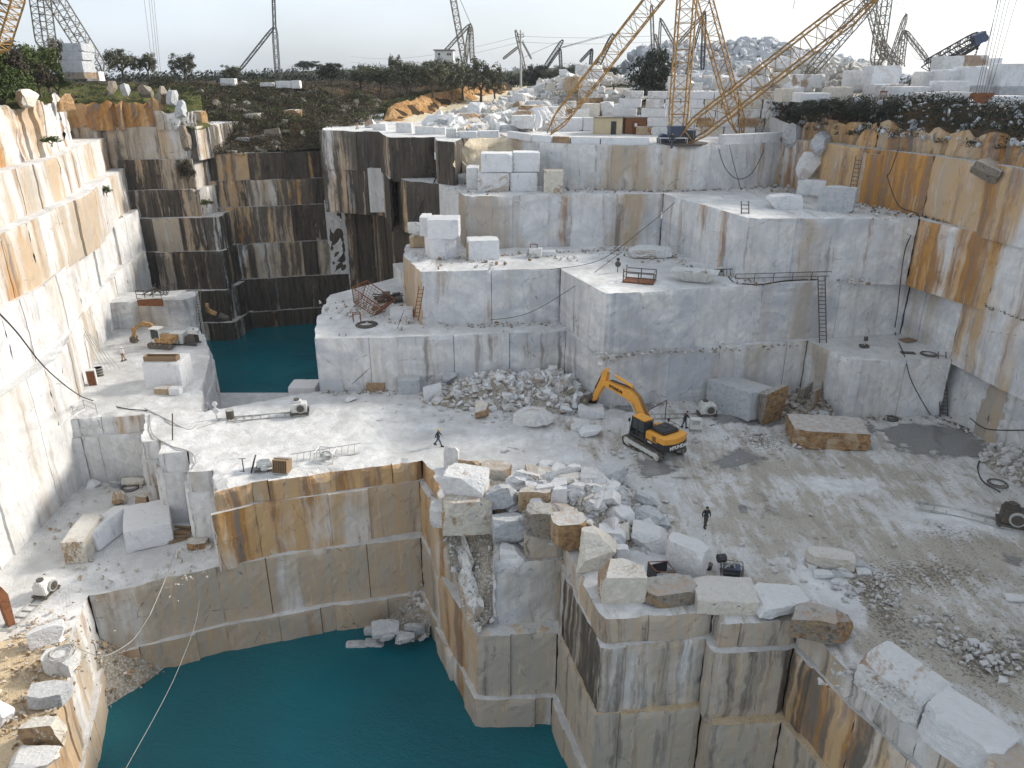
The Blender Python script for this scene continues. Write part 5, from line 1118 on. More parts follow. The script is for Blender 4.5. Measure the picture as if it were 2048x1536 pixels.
# ------------------------------------------------------------------ derrick cranes
def lattice(mb, p0, p1, w0, wm, w1, bay=None, rc=.07, rb=.035, fl=None, nsd=4):
    p0, p1 = Vector(p0), Vector(p1); d = p1 - p0; L = d.length; e = d.normalized()
    u = e.cross(Vector((0, 1, 0))); u = u.normalized() if u.length > .1 else Vector((1, 0, 0)); v = e.cross(u).normalized()
    n = max(11, int(L / ((bay or wm) * .9))); prev = None
    for k in range(n + 1):
        t = k / n; w_ = w0 + (wm - w0) * t / .1 if t < .1 else (wm if t < .88 else wm + (w1 - wm) * (t - .88) / .12)
        c = p0 + d * t; cs = [c + (u * a + v * b) * w_ / 2 for a, b in ((-1, -1), (1, -1), (1, 1), (-1, 1))]
        if prev:
            for q in range(4):
                mb.bar(prev[q], cs[q], rc, nsd, caps=False)
                a_, b_ = (prev[q], cs[(q + 1) % 4]) if k % 2 else (prev[(q + 1) % 4], cs[q]); mb.bar(a_, b_, rb, 3, caps=False)
                mb.bar(cs[q], cs[(q + 1) % 4], rb, 3, caps=False)
        prev = cs
def rope(mb, a, b, r=.03, sag=0.0, n=1):
    a, b = Vector(a), Vector(b); n = max(n, 10 if sag else 1); pts = [a.lerp(b, k / n) + Vector((0, 0, -sag * 4 * (k / n) * (1 - k / n))) for k in range(n + 1)]; mb.tube(pts, r, 4)
def crane(label, mat, parts, name='derrick_crane', group=None, loc=None, cat='crane'):
    """parts: (part name, [(p0, p1, w0, wm, w1, bay, rc, rb)...]) or ropes"""
    root = empty(name, loc); tag(root, label, cat, group); off = Vector(loc); ws = 1.0 if loc.y < 140 else .68 if loc.y < 160 else .46
    for nm_, kind, args in parts:
        mb = MB()
        for a in args:
            if kind == 'lat': lattice(mb, a[0] - off, a[1] - off, *[v * ws for v in a[2:5]], *a[5:])
            else: rope(mb, a[0] - off, a[1] - off, *a[2:])
        mb.build(nm_, M[mat] if kind == 'lat' else M['steel'], root)
    return root
q = atY
b0 = Vector((20.9, 96.6, Z4)); topm = q(1381, -95, 96.6)
cr1 = crane('tall rust yellow derrick with its mast, long boom and two lattice legs on the plateau', 'crane_y', [
    ('mast', 'lat', [(q(1353, 278, 96.6), topm, 1.0, 1.9, .8, 1.5, .105, .045)]),
    ('leg', 'lat', [(q(1482, 272, 108), topm, .5, 1.7, .6, 1.5, .09, .04)]),
    ('leg', 'lat', [(q(1098, 266, 112), topm, .5, 1.9, .6, 1.6, .09, .042)]),
    ('boom', 'lat', [(q(1356, 286, 96.2), q(1752, -18, 90), .7, 2.3, 1.2, 1.7, .11, .045)]),
    ('stay_rope', 'rope', [(topm, q(1752, -18, 90)), (topm, q(1740, -25, 90), .03), (q(1590, 0, 92), q(1586, 18, 92), .03)])], loc=b0)
mb = MB(); mb.bar((0, 0, -.05), (0, 0, .12), 3.1, 28); mb.bar((0, 0, .12), (0, 0, .3), 1.5, 20); mb.build('turntable', M['steel'], cr1)
mb = MB(); mb.box((-.9, -.2, 1.1), (1.7, 1.9, 1.7)); mb.box((.7, .1, .9), (1.5, 1.5, 1.3)); mb.box((-.9, -.2, 2.0), (1.9, 2.1, .1)); mb.bar((-2.2, .3, .6), (-2.2, 1.7, .6), .5, 14); mb.box((-2.2, .9, .35), (1.3, 1.6, .4)); wh = mb.build('winch_house', M['blueh'], cr1)
mb = MB(); mb.box((.71, -.68, 1.0), (1.0, .06, .9)); mb.build('window', M['glass'], wh)
mb = MB(); mb.box((-1.5, -1.9, .75), (3.4, 1.2, .06)); [mb.bar((x, y, 0), (x, y, .75), .05, 4) for x in (-3.1, .1) for y in (-2.4, -1.4)]; mb.build('work_platform', M['lightsteel'], cr1)
# second derrick, dark, behind
b0 = q(1752, 136, 150); t2 = q(1778, -60, 150)
crane('dark lattice derrick with two long legs standing behind the right terrace', 'crane_g', [
    ('mast', 'lat', [(b0, t2, 1.0, 2.6, 1.2, 2.4, .13, .06)]), ('leg', 'lat', [(q(1612, 152, 150), q(1752, -8, 138), .8, 2.6, 1.6, 2.2, .13, .06)]),
    ('leg', 'lat', [(q(1770, 120, 146), q(1734, -14, 146), .8, 1.8, .8, 2, .11, .05)]), ('boom', 'lat', [(q(1758, 82, 150), q(1800, 138, 140), .8, 1.5, .6, 1.6, .1, .05)])], loc=b0)
b0 = q(1800, 134, 190)
crane('small grey derrick with a tapering spire between the two dark cranes', 'crane_g', [
    ('mast', 'lat', [(b0, q(1809, 60, 190), 3.4, 2.6, .5, 2, .12, .06)]), ('leg', 'lat', [(q(1778, 134, 188), q(1813, 28, 190), 1.2, 1.9, .5, 2, .11, .055)]),
    ('boom', 'lat', [(q(1809, 62, 190), q(1856, 122, 180), .6, 1.8, .8, 2, .11, .055)]), ('stay_rope', 'rope', [(q(1809, 62, 190), q(1945, 92, 150), .03, 5), (q(1809, 62, 190), q(1850, 118, 180), .03, 2), (q(1812, 28, 190), q(1740, -60, 190), .03), (q(1812, 28, 190), q(1790, -60, 190), .03)])], loc=b0)
b0 = q(1850, 136, 118)
ck = crane('black lattice crane boom with a dark blue head and hanging hook', 'crane_k', [
    ('boom', 'lat', [(b0, q(1958, 76, 112), 1.2, 1.5, 1.2, 1.2, .11, .06), (q(1862, 140, 118), q(1958, 86, 112), .5, .7, .5, 1.2, .09, .05)])], name='crane_boom', loc=b0)
hd = q(1957, 80, 112) - b0
mb = MB(); mb.box(hd + Vector((0, 0, .2)), (1.6, 1.1, 1.3), Matrix.Rotation(R(-25), 3, 'Y')); mb.bar(hd + Vector((.5, -.6, .2)), hd + Vector((.5, .6, .2)), .5, 16); mb.build('boom_head', M['blueh'], ck)
mb = MB(); [mb.bar(hd + Vector((.15 - .04 * k, 0, -.5 - .42 * k)), hd + Vector((.12 - .04 * k, 0, -.86 - .42 * k)), .16 if k % 2 else .1, 6) for k in range(6)]; mb.box(hd + Vector((-.1, 0, -3.3)), (.35, .3, .5)); mb.build('hook', M['black'], ck)
b0 = q(1405, 140, 200)
crane('dark thin derrick mast with a fan of stay legs behind the yellow mast', 'crane_k', [
    ('mast', 'lat', [(b0, q(1409, 22, 200), 1.2, 1.7, .8, 1.8, .14, .06)]), ('leg', 'lat', [(q(1352, 92, 200), q(1408, 28, 200), .6, 1.2, .5, 1.6, .1, .05)]), ('leg', 'lat', [(q(1372, 150, 196), q(1407, 26, 200), .5, 1.0, .4, 1.6, .1, .05)]),
    ('stay_rope', 'rope', [(q(1409, 24, 200), q(1385, 150, 195), .05), (q(1409, 24, 200), q(1395, 150, 195), .05), (q(1409, 24, 200), q(1340, 60, 200), .05)])], loc=b0)
b0 = q(1306, 100, 300)
crane('pale faraway lattice mast beside the big evergreen with a small jib', 'crane_g', [
    ('mast', 'lat', [(b0, q(1303, 10, 300), 1.2, 2.2, 1.2, 2.5, .14, .06)]), ('boom', 'lat', [(q(1310, 68, 295), q(1320, 104, 295), .5, 1.8, .6, 2, .14, .06)]), ('leg', 'lat', [(q(1350, 90, 300), q(1320, 36, 300), .6, 1.8, .6, 2, .14, .06)]), ('leg', 'lat', [(q(1318, 100, 300), q(1321, 38, 300), .6, 1.6, .6, 2, .12, .05)])], loc=b0)
b0 = q(1193, 134, 235)
crane('black derrick with a slanting boom right of the utility pole, behind the yellow leg', 'crane_k', [
    ('boom', 'lat', [(q(1192, 138, 235), q(1227, 68, 235), .8, 2.6, .8, 2.2, .16, .07)]), ('mast', 'lat', [(q(1181, 132, 235), q(1184, 97, 235), 2.6, 1.6, .4, 1.4, .14, .06)]), ('leg', 'lat', [(q(1160, 124, 235), q(1184, 98, 235), .5, 1.4, .4, 1.4, .12, .06)]),
    ('stay_rope', 'rope', [(q(1227, 68, 235), q(1124, 96, 235), .05), (q(1226, 66, 235), q(1124, 94, 235), .05), (q(1227, 70, 235), q(1226, 84, 235), .06)])], loc=b0)
b0 = q(1122, 136, 260)
crane('black derrick with two booms farther left, behind the dark trees', 'crane_k', [
    ('boom', 'lat', [(q(1090, 134, 260), q(1126, 80, 260), .8, 2.4, .8, 2.2, .16, .07)]), ('mast', 'lat', [(b0, q(1120, 96, 260), 3.0, 1.8, .4, 1.6, .14, .06)]), ('leg', 'lat', [(q(1092, 138, 260), q(1120, 98, 260), .5, 1.4, .4, 1.4, .12, .06)]),
    ('stay_rope', 'rope', [(q(1126, 80, 260), q(1045, 116, 262), .05), (q(1120, 96, 260), q(1195, 74, 240), .05)])], loc=b0)
b0 = q(935, 126, 220)
crane('grey twin spired derrick behind the white hut', 'crane_g', [
    ('mast', 'lat', [(q(930, 128, 220), q(902, -25, 220), 2.2, 3.2, 2.4, 2.6, .16, .07)]), ('leg', 'lat', [(q(945, 126, 218), q(941, 47, 218), 1.6, 2.4, .4, 1.8, .14, .06)]), ('leg', 'lat', [(q(930, 126, 216), q(941, 47, 218), 1.6, 2.0, .4, 1.8, .14, .06)]),
    ('boom', 'lat', [(q(876, 118, 215), q(939, 49, 218), .6, 1.6, .5, 1.7, .12, .055)]), ('stay_rope', 'rope', [(q(941, 47, 218), q(912, -20, 218), .07)])], loc=b0)
b0 = q(1058, 118, 240)
crane('small pale jib crane leaning beside the utility pole', 'crane_g', [('mast', 'lat', [(q(1052, 150, 240), q(1031, 60, 240), 1.2, 1.6, .8, 1.8, .14, .06)]), ('boom', 'lat', [(q(1006, 118, 240), q(1036, 94, 240), .5, 1.3, .5, 1.5, .12, .06)]), ('leg', 'lat', [(q(1063, 118, 240), q(1045, 84, 240), .4, .8, .4, 1.3, .1, .05)])], loc=b0)
b0 = q(552, 160, 165)
crane('thin dark lattice mast with one slanting boom, alone on the left horizon', 'crane_k', [
    ('mast', 'lat', [(q(556, 160, 165), q(549, 55, 165), 1.5, 1.9, 1.2, 1.4, .08, .04), (q(549, 55, 165), q(546, -30, 165), 1.2, 1.1, .3, 1.1, .07, .035)]), ('boom', 'lat', [(q(478, 142, 160), q(548, 54, 165), .5, 1.1, .4, 1.5, .07, .035)])], loc=b0)
b0 = q(92, 90, 118)
crane('dark lattice mast with a leaning leg behind the tall stone stack', 'crane_g', [
    ('mast', 'lat', [(q(94, 100, 118), q(72, -60, 118), 1.0, 1.9, 1.2, 1.6, .11, .05)]), ('leg', 'lat', [(q(203, 146, 122), q(92, -30, 118), .5, 1.9, 1.2, 1.6, .11, .05)]), ('stay_rope', 'rope', [(q(210, 144, 125), q(226, 120, 128), .05)])], loc=b0)
b0 = q(-14, 110, 84)
crane('yellow lattice boom cut off by the top left corner of the picture', 'crane_y', [('boom', 'lat', [(q(-20, 100, 84), q(22, -34, 84), 1.2, 2.2, 1.4, 1.6, .11, .05)])], loc=b0, name='crane_boom')

# hanging ropes and the rusty hook block
root = empty('hook_block', q(1963, 196, 68)); tag(root, 'rusty flat hook block hanging on six ropes before the right rim', 'hook block')
o0 = root.location.copy(); mb = MB()
pl = [(-1.0, .28), (-.85, .42), (-.6, .42), (-.5, .3), (-.25, .42), (.25, .42), (.45, .3), (.6, .42), (.9, .42), (1.0, .28), (.75, 0), (.25, -.38), (-.25, -.38), (-.85, 0)]
mb.prism(pl, -.14, .14); mb.build('pulley_case', M['rust'], root)
for k, (xa, xb) in enumerate(((1948, 2022), (1958, 2002), (1962, 2008), (1970, 2018), (1976, 2026), (1984, 2042))):
    mb = MB(); a = q(1950 + k * 5.4, 192, 68) - o0; b = q(xb - 18 * (k == 0), -30, 64) - o0; rope(mb, a, b, .022); mb.build('rope', M['steel'], root)
root = empty('hanging_rope', q(318, 150, 140)); tag(root, 'bundle of four pale crane ropes hanging before the left hill', 'rope')
mb = MB()
for k, (xa, xb) in enumerate(((305, 286), (311, 296), (316, 301), (320, 306))): rope(mb, q(xa + 2, 152, 140) - root.location, q(xb, -20, 140) - root.location, .03)
mb.build('rope', M['crane_g'], root)
# utility pole
root = empty('utility_pole', q(1042, 182, 215)); tag(root, 'grey utility pole with three crossarms beside the dirt road', 'utility pole'); o0 = root.location
mb = MB(); mb.bar((0, 0, -1), q(1041, 60, 215) - o0, .36, 8, .2); mb.build('pole', M['lightsteel'], root)
for y_, w_ in ((69, 1.5), (74, 1.9), (84, 1.5)):
    mb = MB(); p = q(1041, y_, 215) - o0; mb.box(p, (w_, .15, .15)); [mb.bar(p + Vector((s_ * w_ / 2 * .9, 0, 0)), p + Vector((s_ * w_ / 2 * .9, 0, .5)), .09, 6) for s_ in (-1, 1)]; mb.build('crossarm', M['steel'], root)
root = empty('power_line', q(1041, 74, 215)); tag(root, 'thin power lines running left and right from the utility pole', 'power line'); o0 = root.location
mb = MB()
for y_ in (72, 84): rope(mb, q(1041, y_, 215) - o0, q(700, y_ + 40, 420) - o0, .03, 3); rope(mb, q(1041, y_, 215) - o0, q(1420, y_ - 10, 230) - o0, .03, 1)
mb.build('wire', M['steel'], root)
# hut and sheds
root = empty('white_hut', q(889, 146, 205)); tag(root, 'small white rendered hut with flat roof behind the olive row', 'hut')
wd = 4.6; h = 5.6; mb = MB(); mb.box((0, 2, h / 2 - 1.4), (wd, 4, h + 2)); wl = mb.build('wall', M['render'], root); mb = MB(); mb.box((0, 2, h + 1.0 - 1.4 + .12), (wd + .7, 4.7, .22)); mb.build('roof', M['roof'], root)
for x in (1.0, 1.6, -1.2):
    mb = MB(); mb.box((x, -.02, h - 1.25), (.4 if x > 0 else .5, .1, .5)); mb.build('window', M['black'], root)
def shed(x0, x1, yt, yb, Y, dep, mat, label, door_or_shade, rz=0.0):
    a = at(x0, yb, Z4); b = at(x1, yb, Z4); wd = (b.x - a.x) * (Y / a.y); a = q(x0, yb, Y); t = q(x0, yt, Y); h = t.z - a.z; b = q(x1, yb, Y); wd = b.x - a.x
    root = empty('shed', (a.x + wd / 2, Y, a.z), rz); tag(root, label, 'shed')
    mb = MB(); mb.box((0, dep / 2, h / 2), (wd, dep, h)); n = int(wd / .3)
    for k in range(n + 1): mb.box((-wd / 2 + k * wd / n, -.02, h / 2), (.05, .05, h - .06))
    for k in range(8): mb.box((-wd / 2 - .02, dep * k / 8 + .2, h / 2), (.05, .05, h - .06))
    mb.build('wall', M[mat], root)
    mb = MB(); mb.box((0, dep / 2, h + .06), (wd + .3, dep + .4, .12)); mb.build('roof', M['roof'], root)
    dx, dw, dm = door_or_shade; mb = MB(); mb.box((dx * wd, -.06, h * .42), (dw, .09, h * .8)); mb.build('door_or_shade', M[dm], root); return root, wd, h
shed(1190, 1243, 236, 273, 112, 2.6, 'shedcream', 'cream boarded shed with a dark open doorway on the plateau', (.18, .75, 'black'))  # black panel paints the shade inside the open doorway
rt, wd, h = shed(1250, 1292, 236, 272, 113, 2.4, 'shedrust', 'rusty brown container shed right of the cream one', (-.05, .8, 'rust'))
mb = MB(); mb.box((wd * -.02, -.12, h * .62), (.35, .03, .45)); mb.build('notice', M['white'], rt)

# ------------------------------------------------------------------ ladders, rails, hoses
def ladder(p0, p1, wd, label, side=None, mat='steel', r=.05, step=.38, group=None, cat='ladder', name='ladder'):
    p0, p1 = Vector(p0), Vector(p1); d = p1 - p0; s_ = Vector(side or (1, 0, 0)).normalized() * wd / 2; root = empty(name, p0); tag(root, label, cat, group)
    for k in (-1, 1):
        mb = MB(); mb.bar(s_ * k, d + s_ * k, r, 4); mb.build('side_rail', M[mat], root)
    n = int(d.length / step); mb = MB(); mb.bar(-s_, s_, r * .7, 4); g0 = None
    for k in range(1, n):
        if g0 is None: o = g0 = mb.build('rung', M[mat], root)
        else: o = g0.copy(); COL.objects.link(o)
        o.location = d * k / n
    return root
def lad(x0, y0, Z0, x1, y1, lean, wd, label, **kw):
    p = at(x0, y0, Z0); t = atY(x1, y1, p.y + lean); return ladder(p, t, wd, label, **kw)
lad(1492, 549, Z2, 1490, 402, .5, .75, 'long steel ladder leaning on the upper grey wall near the terrace corner', r=.06)
lad(1646, 686, Z1, 1643, 554, .5, .7, 'steel ladder on the long wall left of the box shaped bench', r=.06)
lad(1888, 834, 0, 1884, 704, .5, .75, 'dark ladder at the right end of the box shaped bench', r=.06)
lad(690, 781, 0, 685, 668, .4, .7, 'thin grey ladder on the wall beside the second pool', mat='crane_g')
ladder(q(1714, 400, 81.5) + Vector((-.9, -.6, 0)), q(1734, 312, 81.5) + Vector((-.9, -.2, 0)), .7, 'slanting dark ladder on the orange stained right wall', side=(.6, -.8, 0))
ladder(q(909, 342, 104), q(912, 255, 105.5), .9, 'narrow pale ladder between the kerb blocks and the dark terrace', mat='lightsteel')
ladder(q(832, 640, 76.8), q(843, 572, 77.2) , .5, 'short rusty ladder at the corner of the yellow stained wall', mat='rust')
ladder(q(812, 575, 88), q(838, 500, 88.5), .6, 'thin ladder lying against the yellow side wall', mat='crane_g', r=.04)
ladder(q(398, 650, 96), q(396, 575, 98.6), .6, 'grey ladder on the broken wall behind the small excavator', mat='crane_g', r=.04)
def hose(pts, r, mat, label, name='hose', cat='hose', n=6):
    P = [Vector(p) for p in pts]; out = []
    for i in range(len(P) - 1):
        a, b, c, d = P[max(i - 1, 0)], P[i], P[i + 1], P[min(i + 2, len(P) - 1)]
        for k in range(n):
            t = k / n; out.append(.5 * ((2 * b) + (c - a) * t + (2 * a - 5 * b + 4 * c - d) * t * t + (3 * b - a - 3 * c + d) * t ** 3))
    out.append(P[-1]); mb = MB(); mb.tube(out, r, 5); o = mb.build(name, M[mat]); return tag(o, label, cat)
F0 = lambda x, y, Z, dz=.06: at(x, y, Z) + Vector((0, 0, dz))
hose([q(-40, 590, 30), q(30, 660, 42), q(90, 735, 52), q(150, 785, 60), F0(185, 802, 0), F0(250, 818, 0), F0(295, 822, 0)], .05, 'rubber', 'black cable hanging from upper left down to the white ledge', 'cable', 'cable')
hose([F0(290, 818, 0), F0(330, 838, 0), F0(375, 860, 0), F0(395, 850, 0)], .06, 'palehose', 'pale hose snaking over the split blocks on the left ledge')
hose([F0(300, 830, 0), F0(305, 868, 0), F0(340, 892, 0), F0(380, 905, 0), F0(392, 925, 0), F0(385, 938, 0)], .06, 'palehose', 'pale hose curving over the tall split block')
hose([F0(395, 858, 0), F0(430, 846, 0), F0(440, 838, 0)], .05, 'palehose', 'short pale hose by the floor joint on the left')
hose([q(300, 1230, 46), q(270, 1275, 44.5), q(240, 1298, 43), q(205, 1312, 41.5), F0(165, 1306, LEDGE, .3), F0(135, 1300, LEDGE, 1.2)], .028, 'palehose', 'white rope hanging in a bow over the near pit corner', 'rope', 'rope')
hose([q(352, 1100, 53), q(330, 1160, 50), q(300, 1230, 46)], .03, 'palehose', 'thin white rope dropping over the left pit edge', 'rope', 'rope')
hose([at(383, 925, 0) + Vector((0, 0, .1)), q(400, 1180, 52), q(360, 1330, 40), q(250, 1540, 30)], .014, 'lightsteel', 'thin steel cable running down across the pool', 'cable', 'cable')
hose([q(797, 262, 117), q(822, 280, 115), q(835, 310, 111), q(850, 335, 107), q(872, 347, 104), q(868, 365, 103.2), q(848, 400, 102.8), q(835, 425, 102.5), q(815, 470, 102)], .11, 'rubber', 'thick black hose running down the dark cliff')
hose([q(1437, 297, 94), q(1450, 335, 93.4), q(1475, 358, 93.2), q(1505, 345, 93.6), q(1528, 300, 96)], .05, 'rubber', 'black cable hanging in a loop on the curved white wall', 'cable', 'cable')
hose([q(1459, 290, 94), q(1468, 330, 92), F0(1482, 381, Z3)], .04, 'rubber', 'straight cable hanging over the curved wall beside the loop', 'cable', 'cable')
hose([q(1796, 300, 77), q(1780, 345, 76), q(1775, 355, 76), q(1798, 412, 74.5), F0(1838, 436, Z3, .1), q(1810, 500, 73.8), q(1795, 620, 73.5), F0(1790, 668, Z1, .1), F0(1808, 712, Z1, .1), q(1822, 760, 66.6), q(1850, 812, 66.4), F0(1862, 832, 0)], .05, 'rubber', 'long black hose dropping over all benches near the right wall')
hose([F0(1862, 832, 0), F0(1935, 858, 0), F0(1985, 880, 0), F0(1990, 905, 0), F0(1958, 925, 0), F0(1962, 960, 0), F0(2000, 985, 0)], .06, 'rubber', 'black hose lying around the dark wet patch')
hose([q(1940, 836, 64), q(1975, 858, 62), q(2060, 860, 58)], .05, 'rubber', 'black hose sagging along the right wall foot')
hose([F0(1455, 552, Z2), F0(1470, 566, Z2), F0(1520, 570, Z2), F0(1570, 563, Z2), F0(1640, 560, Z2), F0(1700, 556, Z2)], .07, 'rubber', 'thick black hose along the edge of the second bench')
hose([q(1245, 503, 82), q(1160, 565, 76), q(1060, 625, 74.5), q(980, 640, 75)], .03, 'rubber', 'thin wire stretched down over the second bench wall', 'cable', 'cable')
hose([q(1350, 405, 80), q(1290, 455, 80), q(1200, 520, 80), F0(1100, 540, Z2)], .03, 'rubber', 'thin cable slanting over the upper grey wall', 'cable', 'cable')
hose([q(808, 620, 79), q(780, 690, 75.4), q(740, 735, 74), F0(690, 782, 0)], .03, 'rubber', 'thin wire hanging from the spoil ledge to the floor', 'cable', 'cable')
hose([F0(1690, 905, 0), F0(1400, 893, 0)], .001, 'rubber', 'x') if False else None
hose([q(1512, 835, 69), F0(1420, 852, 0)], .04, 'rubber', 'short dark cable beside the big tilted block', 'cable', 'cable')
def coil(c, r, label, mat='steel', turns=4, tr=.03, flat=1.0):
    pts = []; rnd = random.Random(int(c[0] * 100))
    for k in range(turns * 16 + 1):
        a = 2 * PI * k / 16; rr = r * (1 - .10 * (k // 16)) + .05 * math.sin(k * .7); pts.append(Vector(c) + Vector((rr * math.cos(a), rr * math.sin(a) * flat, .05 + .03 * (k // 16))))
    mb = MB(); mb.tube(pts, tr, 4); return tag(mb.build('cable_coil', M[mat]), label, 'cable coil')
coil(at(733, 650, Z1), 1.15, 'thick black hose rolled into a ring on the low wall top', tr=.09)
coil(at(1857, 709, Z1), .8, 'black coil of hose on the box shaped bench'); coil(at(262, 975, LEDGE), 1.0, 'tangled dark wire coil in the left recess', tr=.035)
coil(at(1995, 968, 0), .8, 'dark coil of hose near the rubble at the right edge'); coil(at(1783, 838, 0), .6, 'pair of black rings by the foot of the box bench', tr=.1)
coil(at(122, 1308, LEDGE + 1.3), .9, 'loose coil of pale rope on the white block', 'palehose', tr=.04)
coil(at(1365, 1108, .9), .8, 'loops of pale wire on the flat slab behind the rim row', 'palehose', tr=.04)
def railing(pts, label, h=1.0, mat='steel'):
    P = [Vector(p) for p in pts]; root = empty('railing', P[0]); tag(root, label, 'railing'); o0 = P[0]
    
    for p in P: mb = MB(); mb.bar(p - o0, p - o0 + Vector((0, 0, h)), .04, 4); mb.build('post', M[mat], root)
    for hh in (h * .5, h): mb = MB(); mb.tube([p - o0 + Vector((0, 0, hh)) for p in P], .035, 4); mb.build('rail', M[mat], root)
railing([at(1470 + 38 * k, 566 - 1.1 * k, Z2) for k in range(7)], 'dark railing along the edge of the second bench', .9)
railing([at(1302 + 15 * k, 381, Z3) for k in range(4)], 'short dark railing before the curved white wall', .8)
railing([at(148, 832, 0), at(170, 820, 0), at(195, 829, 0)], 'thin pale railing at the edge of the left recess', 1.1, 'lightsteel')

# ------------------------------------------------------------------ people
def skinned(name, verts, edges, radii, mat, parent, sub=1, root_i=0):
    me = bpy.data.meshes.new(name); me.from_pydata(verts, edges, []); o = bpy.data.objects.new(name, me); COL.objects.link(o)
    sk = o.modifiers.new('skin', 'SKIN'); sk.use_smooth_shade = True; me.skin_vertices.new() if not me.skin_vertices else None
    for k, r in enumerate(radii):
        me.skin_vertices[0].data[k].radius = r if isinstance(r, tuple) else (r, r)
    me.skin_vertices[0].data[root_i].use_root = True
    ss = o.modifiers.new('sub', 'SUBSURF'); ss.levels = sub; ss.render_levels = sub
    dg = bpy.context.evaluated_depsgraph_get(); dg.update(); m2 = bpy.data.meshes.new_from_object(o.evaluated_get(dg)); o.modifiers.clear(); o.data = m2
    m2.materials.clear(); m2.materials.append(M[mat]); o.parent = parent; return o
def person(loc, rz, pose, label, jacket, trousers, hat, hatkind='cap', vest=None):
    root = empty('person', loc, rz); tag(root, label, 'person')
    P_ = dict(pelvis=(0, 0, .95), waist=(0, .0, 1.08), chest=(0, .01, 1.32), neck=(0, 0, 1.48), nk2=(0, .01, 1.53))
    st, ar, bend = pose['step'], pose['arms'], pose.get('bend', 0)
    def fw(p): x, y, z = p; return (x, y + bend * max(0, z - .95), z)
    J = [P_['pelvis'], P_['waist'], P_['chest'], P_['neck'], (0, .015, 1.56), (0, .02, 1.63), (0, .015, 1.70)]
    E_ = [(0, 1), (1, 2), (2, 3), (3, 4), (4, 5), (5, 6)]; Rr = [(.13, .10), (.12, .09), (.15, .10), .055, .06, (.085, .10), (.07, .085)]
    legs = []; arms = []
    for s_ in (-1, 1):
        hip = (s_ * .09, 0, .90); f = st * s_; knee = (s_ * .10, f * .17 + .03, .50); ank = (s_ * .10, f * .33 - (.06 if f < 0 else 0), .09 + (.05 if f < 0 else 0)); toe = (s_ * .11, ank[1] + .17, .04 + (.0 if f >= 0 else .0))
        i = len(J); J += [hip, knee, ank, toe]; E_ += [(0, i), (i, i + 1), (i + 1, i + 2), (i + 2, i + 3)]; Rr += [.085, .055, .042, .035]; legs.append((hip, knee, ank, toe))
        sh, el, wr = ar[0 if s_ < 0 else 1]; shp = (s_ * .19, 0, 1.42)
        i = len(J); hand = tuple(wr[k] + (wr[k] - el[k]) * .30 for k in range(3)); J += [shp, el, wr, hand]; E_ += [(2, i), (i, i + 1), (i + 1, i + 2), (i + 2, i + 3)]; Rr += [.058, .042, .03, (.035, .02)]; arms.append((shp, el, wr, hand))
        hd_ = Vector(hand); dr = (Vector(wr) - Vector(el)).normalized(); sd_ = Vector((0, 1, 0)) if abs(dr.y) < .8 else Vector((1, 0, 0)); cur = Vector((-s_, 0, 0)) * .35
        for q_, (ln, off_) in enumerate(((.075, -.027), (.085, -.009), (.08, .009), (.062, .027))):
            a = hd_ + sd_ * off_; b = a + dr * ln * .55; c = b + (dr + cur).normalized() * ln * .5; j = len(J); J += [tuple(b), tuple(c)]; E_ += [(i + 3, j), (j, j + 1)]; Rr += [.010, .008]
        tb = Vector(wr).lerp(hd_, .5) + sd_ * .035; j = len(J); J += [tuple(tb), tuple(tb + dr * .05 + sd_ * .012)]; E_ += [(i + 2, j), (j, j + 1)]; Rr += [.011, .009]
    J = [fw(p) for p in J]
    skinned('body', J, E_, Rr, 'skin', root, 1)
    mb = MB(); hc = Vector(fw((0, .02, 1.64)))
    mb.bar(hc + Vector((0, .105, .0)), hc + Vector((0, .125, -.03)), .013, 5); [mb.bar(hc + Vector((x * .1, 0, .01)), hc + Vector((x * .1, 0, -.03)), .016, 5) for x in (-1, 1)]; mb.build('face_relief', M['skin'], root)
    jj = [fw(p) for p in [(0, 0, .88), (0, 0, 1.08), (0, .01, 1.32), (0, 0, 1.47)]]; je = [(0, 1), (1, 2), (2, 3)]; jr = [(.175, .135), (.165, .125), (.19, .135), .085]
    for a in arms:
        i = len(jj); jj += [fw(a[0]), fw(a[1]), fw(tuple(Vector(a[1]).lerp(Vector(a[2]), .92)))]; je += [(2, i), (i, i + 1), (i + 1, i + 2)]; jr += [.08, .062, .05]
    skinned('jacket', jj, je, jr, jacket, root, 1)
    tj = [(0, 0, .97), ]; te = []; tr_ = [(.155, .12)]
    for l in legs:
        i = len(tj); tj += [l[0], l[1], l[2]]; te += [(0, i), (i, i + 1), (i + 1, i + 2)]; tr_ += [.10, .075, .065]
    skinned('trousers', tj, te, tr_, trousers, root, 1)
    for l in legs:
        mb = MB(); a = Vector(l[2]); mb.box(a + Vector((0, .055, -.035)), (.11, .28, .09)); mb.box(a + Vector((0, 0, .03)), (.11, .12, .1)); mb.build('boot', M['boot'], root)
    mb = MB(); n = 12
    if hatkind == 'helmet':
        for k in range(5):
            a0, a1 = k * PI / 10, (k + 1) * PI / 10; mb.bar(hc + Vector((0, 0, .03 + .13 * math.sin(a0))), hc + Vector((0, 0, .03 + .13 * math.sin(a1))), .135 * math.cos(a0), n, .135 * math.cos(a1) + .002)
        mb.bar(hc + Vector((0, .02, .025)), hc + Vector((0, .02, .04)), .165, n)
    else:
        for k in range(4):
            a0, a1 = k * PI / 8, (k + 1) * PI / 8; mb.bar(hc + Vector((0, 0, .035 + .10 * math.sin(a0))), hc + Vector((0, 0, .035 + .10 * math.sin(a1))), .112 * math.cos(a0), n, .112 * math.cos(a1) + .002)
        mb.box(hc + Vector((0, .12, .04)), (.13, .12, .015))
